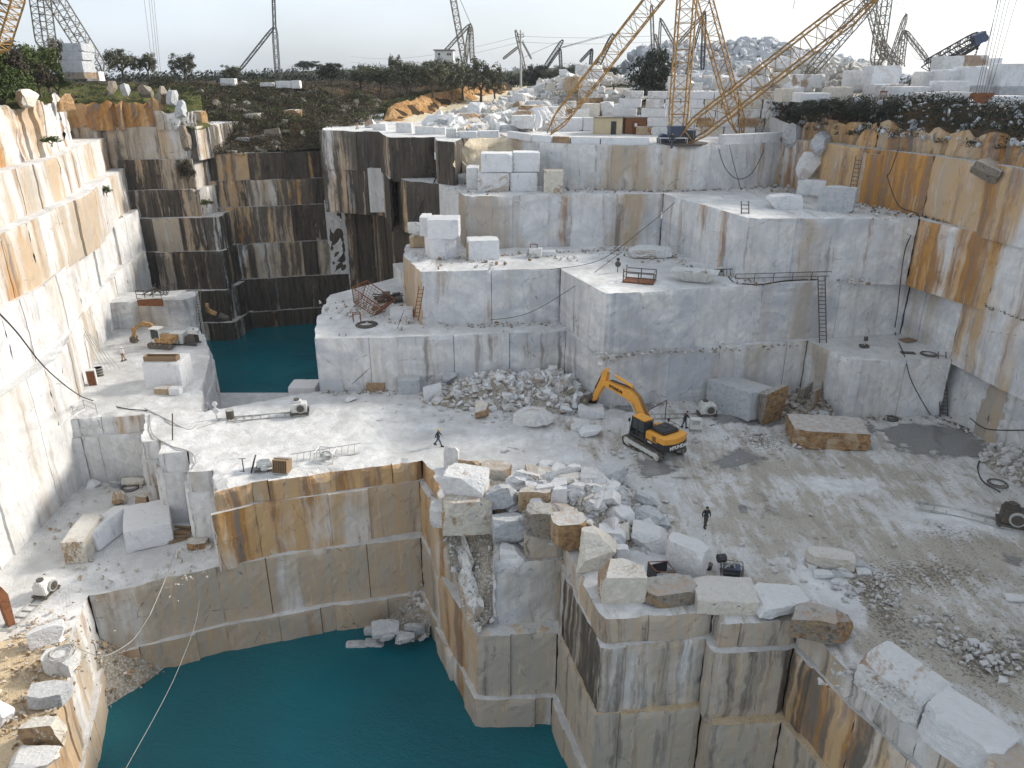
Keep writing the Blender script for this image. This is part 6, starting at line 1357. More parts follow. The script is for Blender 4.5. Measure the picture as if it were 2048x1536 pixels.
    mb.build('hat' if hatkind != 'helmet' else 'helmet', M[hat], root)
    return root
walk = dict(step=1.0, arms=[((0,), (-.25, .10, 1.17), (-.22, .30, .98)), ((0,), (.25, -.14, 1.18), (.24, -.22, .94))])
stand = dict(step=.35, arms=[((0,), (-.29, -.02, 1.17), (-.30, .05, .92)), ((0,), (.29, -.02, 1.17), (.30, .05, .92))])
work = dict(step=.5, bend=.25, arms=[((0,), (-.25, .16, 1.22), (-.16, .42, 1.18)), ((0,), (.25, .16, 1.22), (.18, .42, 1.16))])
person(at(877, 892, 0.05), R(-100), walk, 'person in a dark jacket and yellow cap striding across the white floor', 'jacket', 'jeans', 'hatyellow')
person(at(1410, 1054, 0.02), R(180 + 8), stand, 'person in dark clothes walking alone on the muddy floor', 'jacket', 'khaki', 'jacket')
person(at(1368, 856, 0.02), R(-75), work, 'person in dark clothes bending over the control box beside the excavator', 'jacket', 'jeans', 'jacket')
person(at(248, 722, 0.02), R(150), stand, 'person in a white shirt and tan trousers on the left ledge', 'whitecloth', 'tan', 'whitecloth')
person(at(1343, 297, Z4) , R(180), stand, 'person in a dark top and blue jeans standing at the foot of the derrick', 'jacket', 'jeans', 'jacket')
person(at(713, 259, Z4) + Vector((0, .6, 0)), R(170), stand, 'person in a dark top and pale trousers at the rim of the dark cliff', 'jacket', 'tan', 'jacket')

# ------------------------------------------------------------------ excavator
def text_part(txt, size, mat, parent, loc, rot, name='lettering', depth=.02, bold=.02):
    cu = bpy.data.curves.new('t', 'FONT'); cu.body = txt; cu.size = size; cu.extrude = depth; cu.offset = bold * size; cu.align_x = 'CENTER'; cu.align_y = 'CENTER'
    o = bpy.data.objects.new('t', cu); COL.objects.link(o); dg = bpy.context.evaluated_depsgraph_get(); me = bpy.data.meshes.new_from_object(o.evaluated_get(dg)); bpy.data.objects.remove(o)
    me.materials.clear(); me.materials.append(M[mat]); p = bpy.data.objects.new(name, me); COL.objects.link(p); p.parent = parent; p.location = loc; p.rotation_euler = rot; return p
def bevel_obj(o, w=.05, seg=2):
    bm = bmesh.new(); bm.from_mesh(o.data); bmesh.ops.bevel(bm, geom=[e for e in bm.edges], offset=w, segments=seg, affect='EDGES', clamp_overlap=True); bm.to_mesh(o.data); bm.free(); return o
def excavator():
    c = Vector((12.75, 60.4, 0.0)); root = empty('excavator', c, R(123)); tag(root, 'yellow and black tracked excavator with its boom raised over a white boulder', 'excavator')
    # tracks: local X forward, Y left
    def track_loop(x0, x1, r, zc):
        pts = []
        for k in range(9): a = PI / 2 - PI * k / 8; pts.append((x1 + r * math.cos(a), zc + r * math.sin(a)))
        for k in range(9): a = -PI / 2 - PI * k / 8; pts.append((x0 + r * math.cos(a), zc + r * math.sin(a)))
        return pts
    for sy in (1, -1):
        y = sy * 1.35; mb = MB(); lp = track_loop(-1.95, 1.95, .46, .48); tot = []
        for a, b in zip(lp, lp[1:] + lp[:1]):
            L = math.hypot(b[0] - a[0], b[1] - a[1]); n = max(1, int(round(L / .2)))
            for k in range(n): t = (k + .5) / n; tot.append((a[0] + (b[0] - a[0]) * t, a[1] + (b[1] - a[1]) * t, math.atan2(b[1] - a[1], b[0] - a[0]), L / n))
        for (x, z, an, l_) in tot: mb.box((x, y, z), (l_ * .92, .6, .07), Matrix.Rotation(-an, 3, 'Y')); mb.box((x, y, z), (.03, .6, .12), Matrix.Rotation(-an, 3, 'Y'))
        tr = mb.build('track', M['track'], root)
        mb = MB(); mb.box((0, y, .5), (3.5, .34, .42)); mb.build('track_frame', M['dusty'], tr)
        for k in range(6): mb = MB(); mb.bar((-1.4 + k * .56, y - .2, .2), (-1.4 + k * .56, y + .2, .2), .14, 12); mb.build('roller', M['track'], tr)
        for x in (-1.95, 1.95): mb = MB(); mb.bar((x, y - .22, .48), (x, y + .22, .48), .36, 16); mb.bar((x, y - .3, .48), (x, y + .3, .48), .15, 12); mb.build('sprocket', M['dusty'], tr)
    mb = MB(); mb.box((0, 0, .62), (2.2, 2.2, .4)); mb.bar((0, 0, .8), (0, 0, 1.12), .75, 20); mb.build('undercarriage', M['track'], root)
    mb = MB(); mb.box((-.2, 0, 1.22), (4.2, 2.7, .2)); mb.box((.3, .95, 1.55), (1.6, .72, .5)); mb.build('deck', M['black'], root)
    mb = MB(); n = 9; prof = []
    for k in range(n + 1): a = -1 + 2 * k / n; prof.append((-2.55 - .42 * (1 - a * a), a * 1.38))
    def slab(z0, z1, pf, xf, mat, nm, par):
        m_ = MB(); ps = pf + [(xf, 1.38), (xf, -1.38)]; vs = [(x, y, z0) for x, y in ps] + [(x, y, z1) for x, y in ps]; k = len(ps)
        m_.add(vs, [(i, (i + 1) % k, k + (i + 1) % k, k + i) for i in range(k)] + [tuple(range(k - 1, -1, -1)), tuple(range(k, 2 * k))]); return m_.build(nm, M[mat], par, fixn=True)
    cw = slab(1.1, 1.78, prof, -1.75, 'black', 'counterweight', root)
    slab(1.78, 2.28, [(x + .03, y) for x, y in prof], -1.6, 'yellow', 'counterweight_top', root)
    text_part('HYUNDAI', .46, 'white', cw, (-3.0, 0, 1.50), (PI / 2, 0, -PI / 2), 'lettering')
    bd = []
    mb = MB(); mb.box((-1.15, .85, 1.78), (1.9, .95, .95)); o = mb.build('side_panel', M['yellow'], root); bevel_obj(o, .05)
    mb = MB(); mb.box((-.6, -1.0, 1.65), (3.0, .72, .72)); o = mb.build('side_panel', M['yellow'], root); bevel_obj(o, .05)
    mb = MB(); mb.box((-1.0, 1.38, 1.42), (2.0, .04, .3)); mb.build('side_stripe', M['black'], root)
    for k in range(5): mb = MB(); mb.box((-1.5, 1.34, 1.68 + k * .1), (.8, .04, .04)); mb.build('louvre', M['black'], root)
    mb = MB(); mb.box((-1.1, -.1, 2.4), (1.75, 1.9, .34)); o = mb.build('engine_cover', M['black'], root); bevel_obj(o, .12, 3)
    mb = MB(); mb.box((-.9, -.2, 2.59), (.5, .25, .05)); mb.build('grille', M['steel'], o)
    text_part('320LC', .2, 'white', root, (-.9, 1.41, 1.42), (PI / 2, 0, PI), 'model_lettering')
    # cab on the left
    cab = bpy.data.objects.new('cab', None); COL.objects.link(cab); bpy.data.objects.remove(cab)
    cx0, cx1, cy0, cy1, cz0, cz1 = -.1, 1.75, .42, 1.4, 1.3, 3.05
    mb = MB(); r_c = .06
    C8 = [(cx0, cy0), (cx0, cy1), (cx1, cy1), (cx1, cy0)]; tp = [(cx0, cy0), (cx0, cy1), (cx1 - .28, cy1), (cx1 - .28, cy0)]
    for (a, b), (c2, d2) in zip(C8, tp): mb.bar((a, b, cz0), (c2, d2, cz1), r_c, 4)
    for k in range(4): mb.bar((*tp[k], cz1), (*tp[(k + 1) % 4], cz1), r_c, 4); mb.bar((*C8[k], cz0), (*C8[(k + 1) % 4], cz0), r_c, 4)
    mb.bar((.75, cy1, cz0), (.75, cy1, cz1), .05, 4); mb.box((.3, (cy0 + cy1) / 2, 1.5), (.8, .9, .4)); cb = mb.build('cab', M['black'], root)
    mb = MB(); mb.box((.65, .91, cz1 + .05), (1.55, 1.08, .12)); o = mb.build('cab_roof', M['yellow'], cb); bevel_obj(o, .04)
    mb = MB(); mb.box((.33, cy1 + .0, 2.45), (.72, .03, 1.0)); mb.build('window', M['glass'], cb)
    mb = MB(); mb.box((1.12, cy1 - .02, 2.45), (.62, .03, 1.0)); mb.build('window', M['glass'], cb)
    mb = MB(); mb.box((cx0, .91, 2.45), (.03, .84, .9)); mb.build('window', M['glass'], cb)
    mb = MB(); mb.add([(cx1 - .02, cy0, cz0 + .1), (cx1 - .02, cy1, cz0 + .1), (cx1 - .28, cy1, cz1 - .05), (cx1 - .28, cy0, cz1 - .05)], [(0, 1, 2, 3)]); mb.build('windscreen', M['glass'], cb)
    mb = MB(); mb.box((.55, .9, 1.95), (.5, .5, .12)); mb.box((.32, .9, 2.25), (.12, .5, .6)); mb.build('seat', M['black'], cb)
    # boom, stick, bucket in the plane y = -.15
    y = -.12
    bp = [(.35, 1.55), (.95, 1.45), (2.55, 2.9), (3.75, 3.55), (7.0, 3.75), (7.35, 3.95), (7.2, 4.25), (6.6, 4.35), (3.4, 4.55), (2.4, 4.1), (.6, 2.1)]
    mb = MB(); mb.prism(bp, y - .28, y + .28); bo = mb.build('boom', M['yellow'], root, fixn=True)
    text_part('HYUNDAI', .42, 'black', bo, (5.35, y + .3, 4.0), (PI / 2, 0.03, PI), 'lettering')
    mb = MB(); [mb.tube([(.7, y + o_, 2.25), (2.3, y + o_, 4.22), (3.4, y + o_, 4.72), (6.4, y + o_, 4.5)], .025, 4) for o_ in (-.15, -.05, .05, .15)]; mb.build('hydraulic_lines', M['black'], bo)
    for o_ in (-.42, .42):
        mb = MB(); mb.bar((1.35, y + o_, 1.45), (2.3, y + o_, 2.6), .12, 10); cy_ = mb.build('boom_cylinder', M['yellow'], root); mb = MB(); mb.bar((2.2, y + o_, 2.48), (3.0, y + o_, 3.45), .065, 8); mb.build('piston_rod', M['lightsteel'], cy_)
    mb = MB(); mb.bar((3.3, y, 4.85), (5.7, y, 5.15), .14, 10); cy_ = mb.build('stick_cylinder', M['yellow'], root); mb = MB(); mb.bar((5.6, y, 5.14), (6.85, y, 5.3), .07, 8); mb.build('piston_rod', M['lightsteel'], cy_)
    sp = [(6.75, 5.15), (7.05, 5.5), (7.4, 5.2), (7.75, 4.2), (8.95, 1.75), (8.75, 1.55), (8.5, 1.65), (7.1, 3.85)]
    mb = MB(); mb.prism(sp, y - .2, y + .2); sk = mb.build('stick', M['yellow'], root, fixn=True)
    mb = MB(); mb.bar((7.55, y, 4.95), (8.6, y, 2.95), .11, 8); cy_ = mb.build('bucket_cylinder', M['black'], root); mb = MB(); mb.bar((8.6, y, 2.95), (9.1, y, 2.2), .06, 8); mb.build('piston_rod', M['lightsteel'], cy_)
    mb = MB(); mb.bar((9.1, y - .2, 2.2), (8.65, y - .2, 1.95), .08, 6); mb.bar((9.1, y + .2, 2.2), (8.65, y + .2, 1.95), .08, 6); mb.bar((9.1, y, 2.2), (9.35, y, 1.75), .1, 6); mb.build('bucket_link', M['steel'], root)
    # bucket: curved shell with cheeks and teeth, opening down and back
    arc_ = [(9.5, 2.0), (9.95, 1.75), (10.2, 1.25), (10.15, .75), (9.9, .35), (9.6, .1)]; inn = [(9.45, 1.85), (9.83, 1.65), (10.05, 1.22), (10.0, .78), (9.8, .42), (9.55, .2)]
    w_ = .65; mb = MB(); mb.prism(arc_ + inn[::-1], y - w_, y + w_)
    for s_ in (-1, 1): mb.prism([(8.75, 1.75), (8.9, 2.0), (9.5, 2.0)] + arc_[1:] + [(9.2, .55)], y + s_ * w_ - .03, y + s_ * w_ + .03)
    mb.prism([(8.75, 1.75), (8.9, 2.0), (9.5, 2.0), (9.45, 1.85), (9.0, 1.8)], y - w_, y + w_)
    for k in range(5): mb.box((9.5, y - w_ + .13 + k * .26, .08), (.28, .1, .1), Matrix.Rotation(R(-40), 3, 'Y'))
    mb.build('bucket', M['track'], root, fixn=True)
    for x_, y_ in ((1.75, 1.5), (-.2, -1.42)): mb = MB(); mb.bar((x_, y_ - .1, 1.5), (x_, y_, 2.6), .02, 4); mb.box((x_, y_, 2.6), (.06, .22, .32)); mb.build('mirror', M['black'], root)
    mb = MB(); mb.tube([(.2, -1.38, 1.5), (.2, -1.38, 2.6), (-1.6, -1.38, 2.6), (-1.6, -1.38, 2.0)], .025, 4); mb.build('handrail', M['black'], root)
    return root
excavator()

# small old excavator on the left ledge
def small_excavator():
    p = at(330, 693, 0.0); root = empty('excavator', p, R(170)); tag(root, 'small old orange excavator with a folded arm parked on the left ledge', 'excavator')
    for sy in (-.85, .85):
        mb = MB(); mb.box((0, sy, .38), (2.6, .45, .55)); [mb.bar((x, sy - .23, .38), (x, sy + .23, .38), .36, 12) for x in (-1.3, 1.3)]; mb.build('track', M['track'], root)
    mb = MB(); mb.box((-.5, 0, 1.1), (2.3, 1.9, .75)); o = mb.build('body', M['oldyellow'], root); bevel_obj(o, .06)
    mb = MB()
    for x in (-.1, 1.05):
        for yy in (-.15, .9): mb.bar((x, yy, .9), (x, yy, 2.5), .07, 4)
    mb.box((.5, .38, 2.52), (1.35, 1.25, .1)); cb = mb.build('cab', M['dusty'], root)
    for (c_, d_) in (((.48, .9, 1.8), (1.0, .03, 1.1)), ((1.05, .38, 1.8), (.03, .95, 1.1))): mb = MB(); mb.box(c_, d_); mb.build('window', M['glass'], cb)
    mb = MB(); mb.prism([(.9, 1.0), (1.3, .95), (1.9, 2.3), (2.8, 2.5), (4.2, 1.6), (4.3, 1.9), (2.9, 2.95), (1.6, 2.8)], -.65, -.3); mb.build('boom', M['oldyellow'], root, fixn=True)
    mb = MB(); mb.prism([(4.0, 2.0), (4.4, 2.1), (4.7, .7), (4.4, .5), (4.2, .7)], -.6, -.35); mb.build('stick', M['oldyellow'], root, fixn=True)
    mb = MB(); mb.prism([(4.2, .9), (4.8, .9), (4.9, .3), (4.4, .05), (4.0, .3), (4.3, .4)], -.9, -.1); mb.build('bucket', M['track'], root, fixn=True)
small_excavator()

# ------------------------------------------------------------------ quarry machines and gear
def wire_saw(loc, rz, label, rail_len=4.5, sc=1.0, mat='dusty'):
    root = empty('wire_saw', loc, rz); root.scale = (sc, sc, sc); tag(root, label, 'wire saw')
    mb = MB(); mb.box((0, 0, .8), (1.5, 1.1, .9)); mb.box((-.2, .1, 1.35), (.9, .7, .3)); o = mb.build('housing', M[mat], root); bevel_obj(o, .06)
    mb = MB(); mb.bar((.15, -.58, .85), (.15, -.72, .85), .48, 24); wh = mb.build('drive_wheel', M['lightsteel'], root)
    mb = MB(); mb.bar((.15, -.72, .85), (.15, -.76, .85), .36, 20); mb.bar((.15, -.72, .85), (.15, -.82, .85), .1, 12); mb.build('hub', M['steel'], wh)
    mb = MB(); mb.bar((-.2, .1, 1.5), (-.2, .1, 1.62), .28, 16); mb.build('pulley', M['steel'], root); mb = MB(); mb.bar((.75, -.3, .5), (.75, .3, .5), .22, 12); mb.build('pulley', M['steel'], root)
    mb = MB(); mb.box((0, 0, .27), (1.8, 1.3, .14)); [mb.bar((x, y - .07, .15), (x, y + .07, .15), .12, 10) for x in (-.7, .7) for y in (-.5, .5)]; mb.build('carriage', M['steel'], root)
    for y in (-.5, .5): mb = MB(); mb.box((-rail_len / 2 + .9, y, .06), (rail_len, .1, .12)); mb.build('rail', M['lightsteel'], root)
    mb = MB(); [mb.box((.8 - k * .75, 0, .04), (.08, 1.1, .07)) for k in range(int(rail_len / .75) + 1)]; mb.build('crossbars', M['lightsteel'], root)
    return root
wire_saw(at(2022, 1052, 0), R(-28), 'grey wire saw machine with a round drive wheel on rails at the right edge', 6.5, 1.15, 'steel')
wire_saw(at(1413, 831, 0), R(4), 'white wire saw machine on rails at the foot of the grey wall', 7.0, 1.0)
wire_saw(at(94, 1188, LEDGE), R(82), 'white boxy wire saw at the head of rails on the near left ledge', 5.5, .95)
wire_saw(at(600, 828, 0), R(12), 'white wire saw at the far edge of the floor by the second pool', 7.5, 1.0)
def thing_mb(name, loc, rz, label, cat, parts):
    root = empty(name, loc, rz); tag(root, label, cat)
    for pn, mat, fn in parts:
        mb = MB(); fn(mb); mb.build(pn, M[mat], root)
    return root
def boxes(*L): return lambda mb: [mb.box(c, d) for c, d in L]
thing_mb('control_box', at(1390, 862, 0), R(-5), 'beige control box on legs with a cable beside the worker', 'control box', [('cabinet', 'dusty', boxes(((0, 0, .8), (1.1, .6, 1.0)))), ('legs', 'steel', lambda mb: [mb.bar((x, y, 0), (x, y, .4), .04, 4) for x in (-.5, .5) for y in (-.25, .25)]), ('panel', 'lightsteel', boxes(((0, -.32, 1.0), (.7, .04, .4))))])
thing_mb('drill_stand', at(1330, 838, 0), R(0), 'thin dark tripod stand with a slanting strut left of the worker', 'stand', [('post', 'steel', lambda mb: mb.bar((0, 0, 0), (0, 0, 2.0), .05, 5)), ('strut', 'steel', lambda mb: (mb.bar((0, 0, 2.0), (-1.7, 0, .9), .05, 5), mb.bar((-1.7, 0, .9), (-1.7, .2, 0), .04, 5)))])
# gear on the white floor near the pit edge
thing_mb('compressor', at(533, 938, 0), R(10), 'small dusty motor unit with a dark slanted guard plate', 'machine', [('guard_plate', 'black', lambda mb: mb.box((-1.0, 0, .6), (.12, 1.1, 1.2), Matrix.Rotation(R(18), 3, 'Y'))), ('motor', 'dusty', lambda mb: (mb.bar((-.7, 0, .55), (.5, 0, .55), .38, 14), mb.bar((-.1, -.5, .3), (-.1, .5, .3), .3, 14), mb.box((.1, 0, .95), (.6, .5, .3)))), ('frame', 'steel', boxes(((0, -.45, .08), (1.8, .1, .16)), ((0, .45, .08), (1.8, .1, .16))))])
def slats(mb):
    for k in range(9): mb.box((-.6 + k * .15, 0, .62), (.07, 1.1, 1.1), Matrix.Rotation(R(-12), 3, 'X'))
thing_mb('slatted_crate', at(566, 943, 0), R(-8), 'wooden slatted crate standing near the pit edge', 'crate', [('slats', 'wood', slats), ('frame', 'lightsteel', boxes(((0, 0, .08), (1.4, 1.2, .1)), ((0, .1, 1.2), (1.4, .1, .1))))])
thing_mb('tool_cage', at(653, 921, 0), R(-8), 'round wire bundle in a pale tubular cage', 'cage', [('cage', 'dusty', lambda mb: [mb.tube([(x, -.6, 0), (x, -.6, 1.0), (x, .6, 1.0), (x, .6, 0)], .05, 4) for x in (-.8, .8)] + [mb.tube([(-.8, y, 1.0), (.8, y, 1.0)], .05, 4) for y in (-.6, .6)] + [mb.tube([(-.8, y, .1), (.8, y, .1)], .05, 4) for y in (-.6, .6)]), ('wire_bundle', 'lightsteel', lambda mb: [mb.tube([(.5 * math.cos(a) * (1 - .08 * j), -.1 + .1 * j, .5 + .4 * math.sin(a) * (1 - .08 * j)) for a in [2 * PI * k / 14 for k in range(15)]], .04, 4) for j in range(5)])])
root = ladder(at(582, 925, 0) + Vector((0, 0, .3)), at(722, 903, 0) + Vector((0, 0, .35)), .9, 'long pale ladder rail lying on the white floor behind the crate', side=(0, .6, .8), mat='lightsteel', step=.55)
thing_mb('drill_post', at(488, 944, 0), 0, 'thin dark drill post standing on the white floor near the pit edge', 'post', [('post', 'steel', lambda mb: (mb.bar((0, 0, 0), (0, 0, 1.3), .05, 5), mb.bar((-.3, 0, 1.25), (.3, 0, 1.3), .03, 4), mb.bar((0, 0, .1), (-.4, .1, 0), .03, 4)))])
thing_mb('drill_post', at(345, 880, 0), 0, 'tall dark pole stuck in the split block on the left', 'post', [('post', 'steel', lambda mb: mb.bar((0, 0, 0), (.35, .2, 2.6), .06, 5))])
thing_mb('drum', at(461, 836, 0), 0, 'small dusty barrel at the floor edge by the second pool', 'barrel', [('body', 'steel', lambda mb: mb.bar((0, 0, 0), (0, 0, .85), .38, 14)), ('rim', 'lightsteel', lambda mb: mb.bar((0, 0, .85), (0, 0, .9), .41, 14))])
thing_mb('floodlight', at(434, 838, 0), 0, 'pale signal wheel on a short post at the floor joint', 'post', [('post', 'dusty', lambda mb: mb.bar((0, 0, 0), (0, 0, 1.6), .06, 5)), ('wheel', 'dusty', lambda mb: (mb.bar((0, -.05, .9), (0, .05, .9), .3, 14), mb.bar((0, -.05, 1.6), (0, .05, 1.6), .25, 14)))])
blkY(578, 632, 776, 800, 76.4, 2.6, C_, 'white block with debris on top overhanging the second pool')
blkY(592, 616, 800, 828, 72.4, 1.8, W, 'upright white block behind the wire saw near the second pool')
# block with a hollow trough on the left ledge
hb = blk(292, 366, 726, 777, 0, 3.2, C_, 'big white standing block with a dark trough cut in its top')
p = at(328, 777, 0)
thing_mb('trough', (p.x - .1, p.y + .5, atY(292, 726, p.y).z + .02), R(0), 'brown wooden trough lying on the standing block', 'trough', [('side_board', 'wood', boxes(((0, 0, .25), (3.5, .1, .5)))), ('side_board', 'wood', boxes(((0, .9, .25), (3.5, .1, .5)))), ('bottom', 'black', boxes(((0, .45, .04), (3.5, .9, .06)))), ('end_board', 'wood', boxes(((-1.7, .45, .25), (.1, .8, .5)), ((1.7, .45, .25), (.1, .8, .5))))])
blk(309, 337, 778, 789, 0, .9, U_, 'tan foot block in front of the standing block'); blk(338, 360, 778, 790, 0, .9, C_, 'white foot block in front of the standing block')
thing_mb('old_cabinet', at(187, 770, 0), R(20), 'old dirty cabinet leaning at the left wall foot', 'cabinet', [('body', 'dusty', boxes(((0, 0, .9), (.9, .7, 1.8)))), ('door_or_shade', 'rust', boxes(((0, -.37, .9), (.75, .04, 1.6))))])
thing_mb('barrel', at(199, 752, 0), 0, 'grey ribbed barrel beside the old cabinet', 'barrel', [('body', 'steel', lambda mb: mb.bar((0, 0, 0), (0, 0, 1.0), .45, 14)), ('ribs', 'lightsteel', lambda mb: [mb.bar((0, 0, z), (0, 0, z + .06), .48, 14) for z in (.3, .6, .94)])])
thing_mb('steel_rods', at(205, 738, 0), 0, 'bundle of long thin rods leaning on the left white wall', 'rods', [('rods', 'lightsteel', lambda mb: [mb.bar((.5 * k, 0, 0), (-1.8 + .3 * k, .6, 5.0 - .3 * k), .04, 4) for k in range(5)])])
thing_mb('generator', at(372, 688, 0), R(-5), 'dusty generator set on the corner of the left ledge', 'generator', [('housing', 'dusty', boxes(((-.8, 0, .9), (1.6, 1.3, 1.3)))), ('engine', 'steel', lambda mb: (mb.box((.9, 0, .7), (1.3, 1.0, .8)), mb.bar((.5, 0, 1.1), (1.4, 0, 1.1), .3, 12), mb.bar((1.1, .3, 1.0), (1.1, .3, 2.0), .07, 6))), ('frame', 'steel', boxes(((0, -.6, .12), (3.4, .12, .2)), ((0, .6, .12), (3.4, .12, .2)))), ('tank', 'dusty', boxes(((1.2, .2, 1.6), (1.1, .8, .4))))])
p = q(302, 612, 93.5)
thing_mb('work_platform', p, R(-4), 'old steel platform with railing and a rusty side over the broken wall', 'platform', [('side_plate', 'rust', boxes(((0, 0, .5), (3.4, .1, 1.0)))), ('deck', 'dusty', lambda mb: mb.box((.9, 1.5, 1.1), (5.2, 3.2, .12), Matrix.Rotation(R(-5), 3, 'Y'))), ('railing', 'steel', lambda mb: [mb.tube([(-1.7, 0, 1.0 + z), (1.6, 0, 1.0 + z)], .05, 4) for z in (.5, 1.0)] + [mb.bar((x, 0, 1), (x, 0, 2), .05, 4) for x in (-1.7, -.6, .5, 1.6)]), ('scrap_rods', 'steel', lambda mb: [mb.bar((RN.uniform(-1.5, 2.5), 1 + RN.uniform(-.5, 1), 1.2), (RN.uniform(-1.5, 3), 1.5 + RN.uniform(-1, 1), 1.5 + RN.random() * 1.6), .05, 4) for _ in range(16)])])
thing_mb('machine_wreck', q(424, 632, 99), R(20), 'rusty orange machine part hanging on the dark wall', 'machine part', [('arm', 'oldyellow', lambda mb: (mb.box((0, 0, .6), (1.4, .5, .5), Matrix.Rotation(.6, 3, 'Y')), mb.box((-.4, 0, 1.2), (.4, .5, 1.2)))), ('drum', 'steel', lambda mb: mb.bar((.9, 0, 0), (1.9, 0, -.6), .45, 12))])
# spoil ledge: rusty basket and scrap
def basket(mb):
    B0 = [(-1.4, -.9, 0), (1.4, -.9, 0), (1.4, .9, 0), (-1.4, .9, 0)]; T0 = [(-2.0, -1.6, 1.9), (2.0, -1.6, 1.9), (2.0, 1.6, 1.9), (-2.0, 1.6, 1.9)]; rot = Matrix.Rotation(R(28), 3, 'Y')
    B0 = [rot @ Vector(p) for p in B0]; T0 = [rot @ Vector(p) for p in T0]
    for k in range(4):
        a, b, c_, d_ = B0[k], B0[(k + 1) % 4], T0[(k + 1) % 4], T0[k]; mb.bar(a, b, .06, 4); mb.bar(d_, c_, .07, 4); mb.bar(a, d_, .06, 4)
        for t in range(1, 9): mb.bar(a.lerp(b, t / 9), d_.lerp(c_, t / 9), .025, 3)
        for t in range(1, 6): mb.bar(a.lerp(d_, t / 6), b.lerp(c_, t / 6), .025, 3)
    for t in range(1, 8): mb.bar(B0[0].lerp(B0[1], t / 8), B0[3].lerp(B0[2], t / 8), .025, 3)
thing_mb('mesh_basket', at(733, 632, Z1) + Vector((0, 1.2, .7)), R(-20), 'large rusty mesh basket tipped over on the low wall top', 'basket', [('mesh', 'rust', basket)])
thing_mb('scrap_pile', at(775, 606, Z1), R(0), 'dark heap of old motors and pipes behind the basket', 'scrap', [('motors', 'steel', lambda mb: [mb.bar((x, yy, .4 + z), (x + .9, yy + .2, .45 + z), .36, 10) for x, yy, z in ((-1.2, 0, 0), (-.2, .6, 0), (-.6, .3, .55), (.9, .1, 0), (.5, 1.1, .2))]), ('pipes', 'rubber', lambda mb: [mb.bar((RN.uniform(-2, 0), RN.uniform(-.5, 1.5), .2 + RN.random() * .8), (RN.uniform(0, 2), RN.uniform(-.5, 1.5), .1 + RN.random()), .07, 5) for _ in range(12)])])
blk(780, 826, 620, 635, Z1, 1.6, C_, 'flat white slab at the foot of the yellow stained wall, beside the scrap')
thing_mb('stool_frame', at(714, 642, Z1), R(15), 'small rusty tubular frame before the basket', 'frame', [('frame', 'rust', lambda mb: [mb.tube([(x, -.4, 0), (x, -.3, .9), (x, .4, .9), (x, .5, 0)], .05, 4) for x in (-.4, .4)] + [mb.bar((-.4, y, .9), (.4, y, .9), .05, 4) for y in (-.3, .4)])])
# second level: pump, platform cage, stone skip
thing_mb('pump', at(1070, 514, Z2), R(-10), 'dusty motor pump on the bench in front of the grey wall', 'pump', [('motor', 'dusty', lambda mb: (mb.bar((-.7, 0, .6), (.5, 0, .6), .42, 14), mb.box((.5, 0, .6), (.5, .8, .9)))), ('wheel', 'lightsteel', lambda mb: mb.bar((-.75, -.1, .55), (-.9, -.1, .55), .45, 16)), ('frame', 'rust', lambda mb: mb.tube([(-.6, .3, 0), (-.6, .3, 1.4), (.2, .3, 1.4), (.2, .3, 0)], .05, 4))])
blk(1084, 1112, 503, 512, Z2, 1.0, C_, 'small white slab beside the motor pump')
thing_mb('lifting_cage', at(1276, 568, Z2), R(-18), 'dark steel man cage with railings near the bench edge', 'cage', [('deck', 'rust', boxes(((0, .9, .12), (3.0, 1.9, .14)))), ('railing', 'steel', lambda mb: [mb.tube([(-1.5, 0, z), (1.5, 0, z), (1.5, 1.8, z), (-1.5, 1.8, z), (-1.5, 0, z)], .045, 4) for z in (.6, 1.15)] + [mb.bar((x, y, 0), (x, y, 1.15 + (.3 if x < -1 else 0)), .05, 4) for x in (-1.5, 0, 1.5) for y in (0, 1.8)])])
def skip(mb):
    bt = [(-1.2, -.5, .1), (1.2, -.5, .1), (1.2, .5, .1), (-1.2, .5, .1)]; tp = [(-2.5, -1.1, 1.15), (2.1, -1.1, 1.15), (2.1, 1.1, 1.15), (-2.5, 1.1, 1.15)]; ti = [(x * .95, y * .92, z) for x, y, z in tp]; bi = [(x * .9, y * .85, z + .1) for x, y, z in bt]
    mb.add(bt + tp + ti + bi, [(3, 2, 1, 0)] + [(k, (k + 1) % 4, 4 + (k + 1) % 4, 4 + k) for k in range(4)] + [(4 + k, 4 + (k + 1) % 4, 8 + (k + 1) % 4, 8 + k) for k in range(4)] + [(8 + k, 8 + (k + 1) % 4, 12 + (k + 1) % 4, 12 + k) for k in range(4)] + [(12, 13, 14, 15)])
    for x in (-.9, -.3, .3, .9): mb.bar((x, -.52, .1), (x * 1.5, -1.13, 1.12), .06, 4)
sk_ = thing_mb('stone_skip', at(1398, 570, Z2) + Vector((0, 1.2, 0)), R(-22), 'big dirty steel skip with sloping sides on the second bench', 'skip', [('tub', 'dusty', skip)]); 
for k, (dx, dy) in enumerate(((-.9, .2), (0, -.1), (.6, .3))): stone('boulder', Vector(sk_.location) + Vector((dx, dy, .6)), (.9, .7, .6), k, 's', W, 'broken stone lying in the steel skip', 'boulder', 'stones in the steel skip')
blkY(1262, 1345, 500, 516, 84, 3.0, W, 'low pale slab among debris at the back of the second bench', kind='b')
ladder(at(1425, 553, Z2) + Vector((0, 0, .2)), at(1474, 551, Z2) + Vector((0, 0, .2)), 1.0, 'short dark rail frame leaning behind the steel skip', side=(0, .3, 1), step=.35)
thing_mb('cable_reel', at(1442, 551, Z2), 0, 'small pale wheel standing beside the steel skip', 'reel', [('wheel', 'dusty', lambda mb: mb.bar((0, 0, .45), (0, .2, .45), .42, 18)), ('hub', 'steel', lambda mb: mb.bar((0, -.05, .45), (0, .25, .45), .14, 10))])
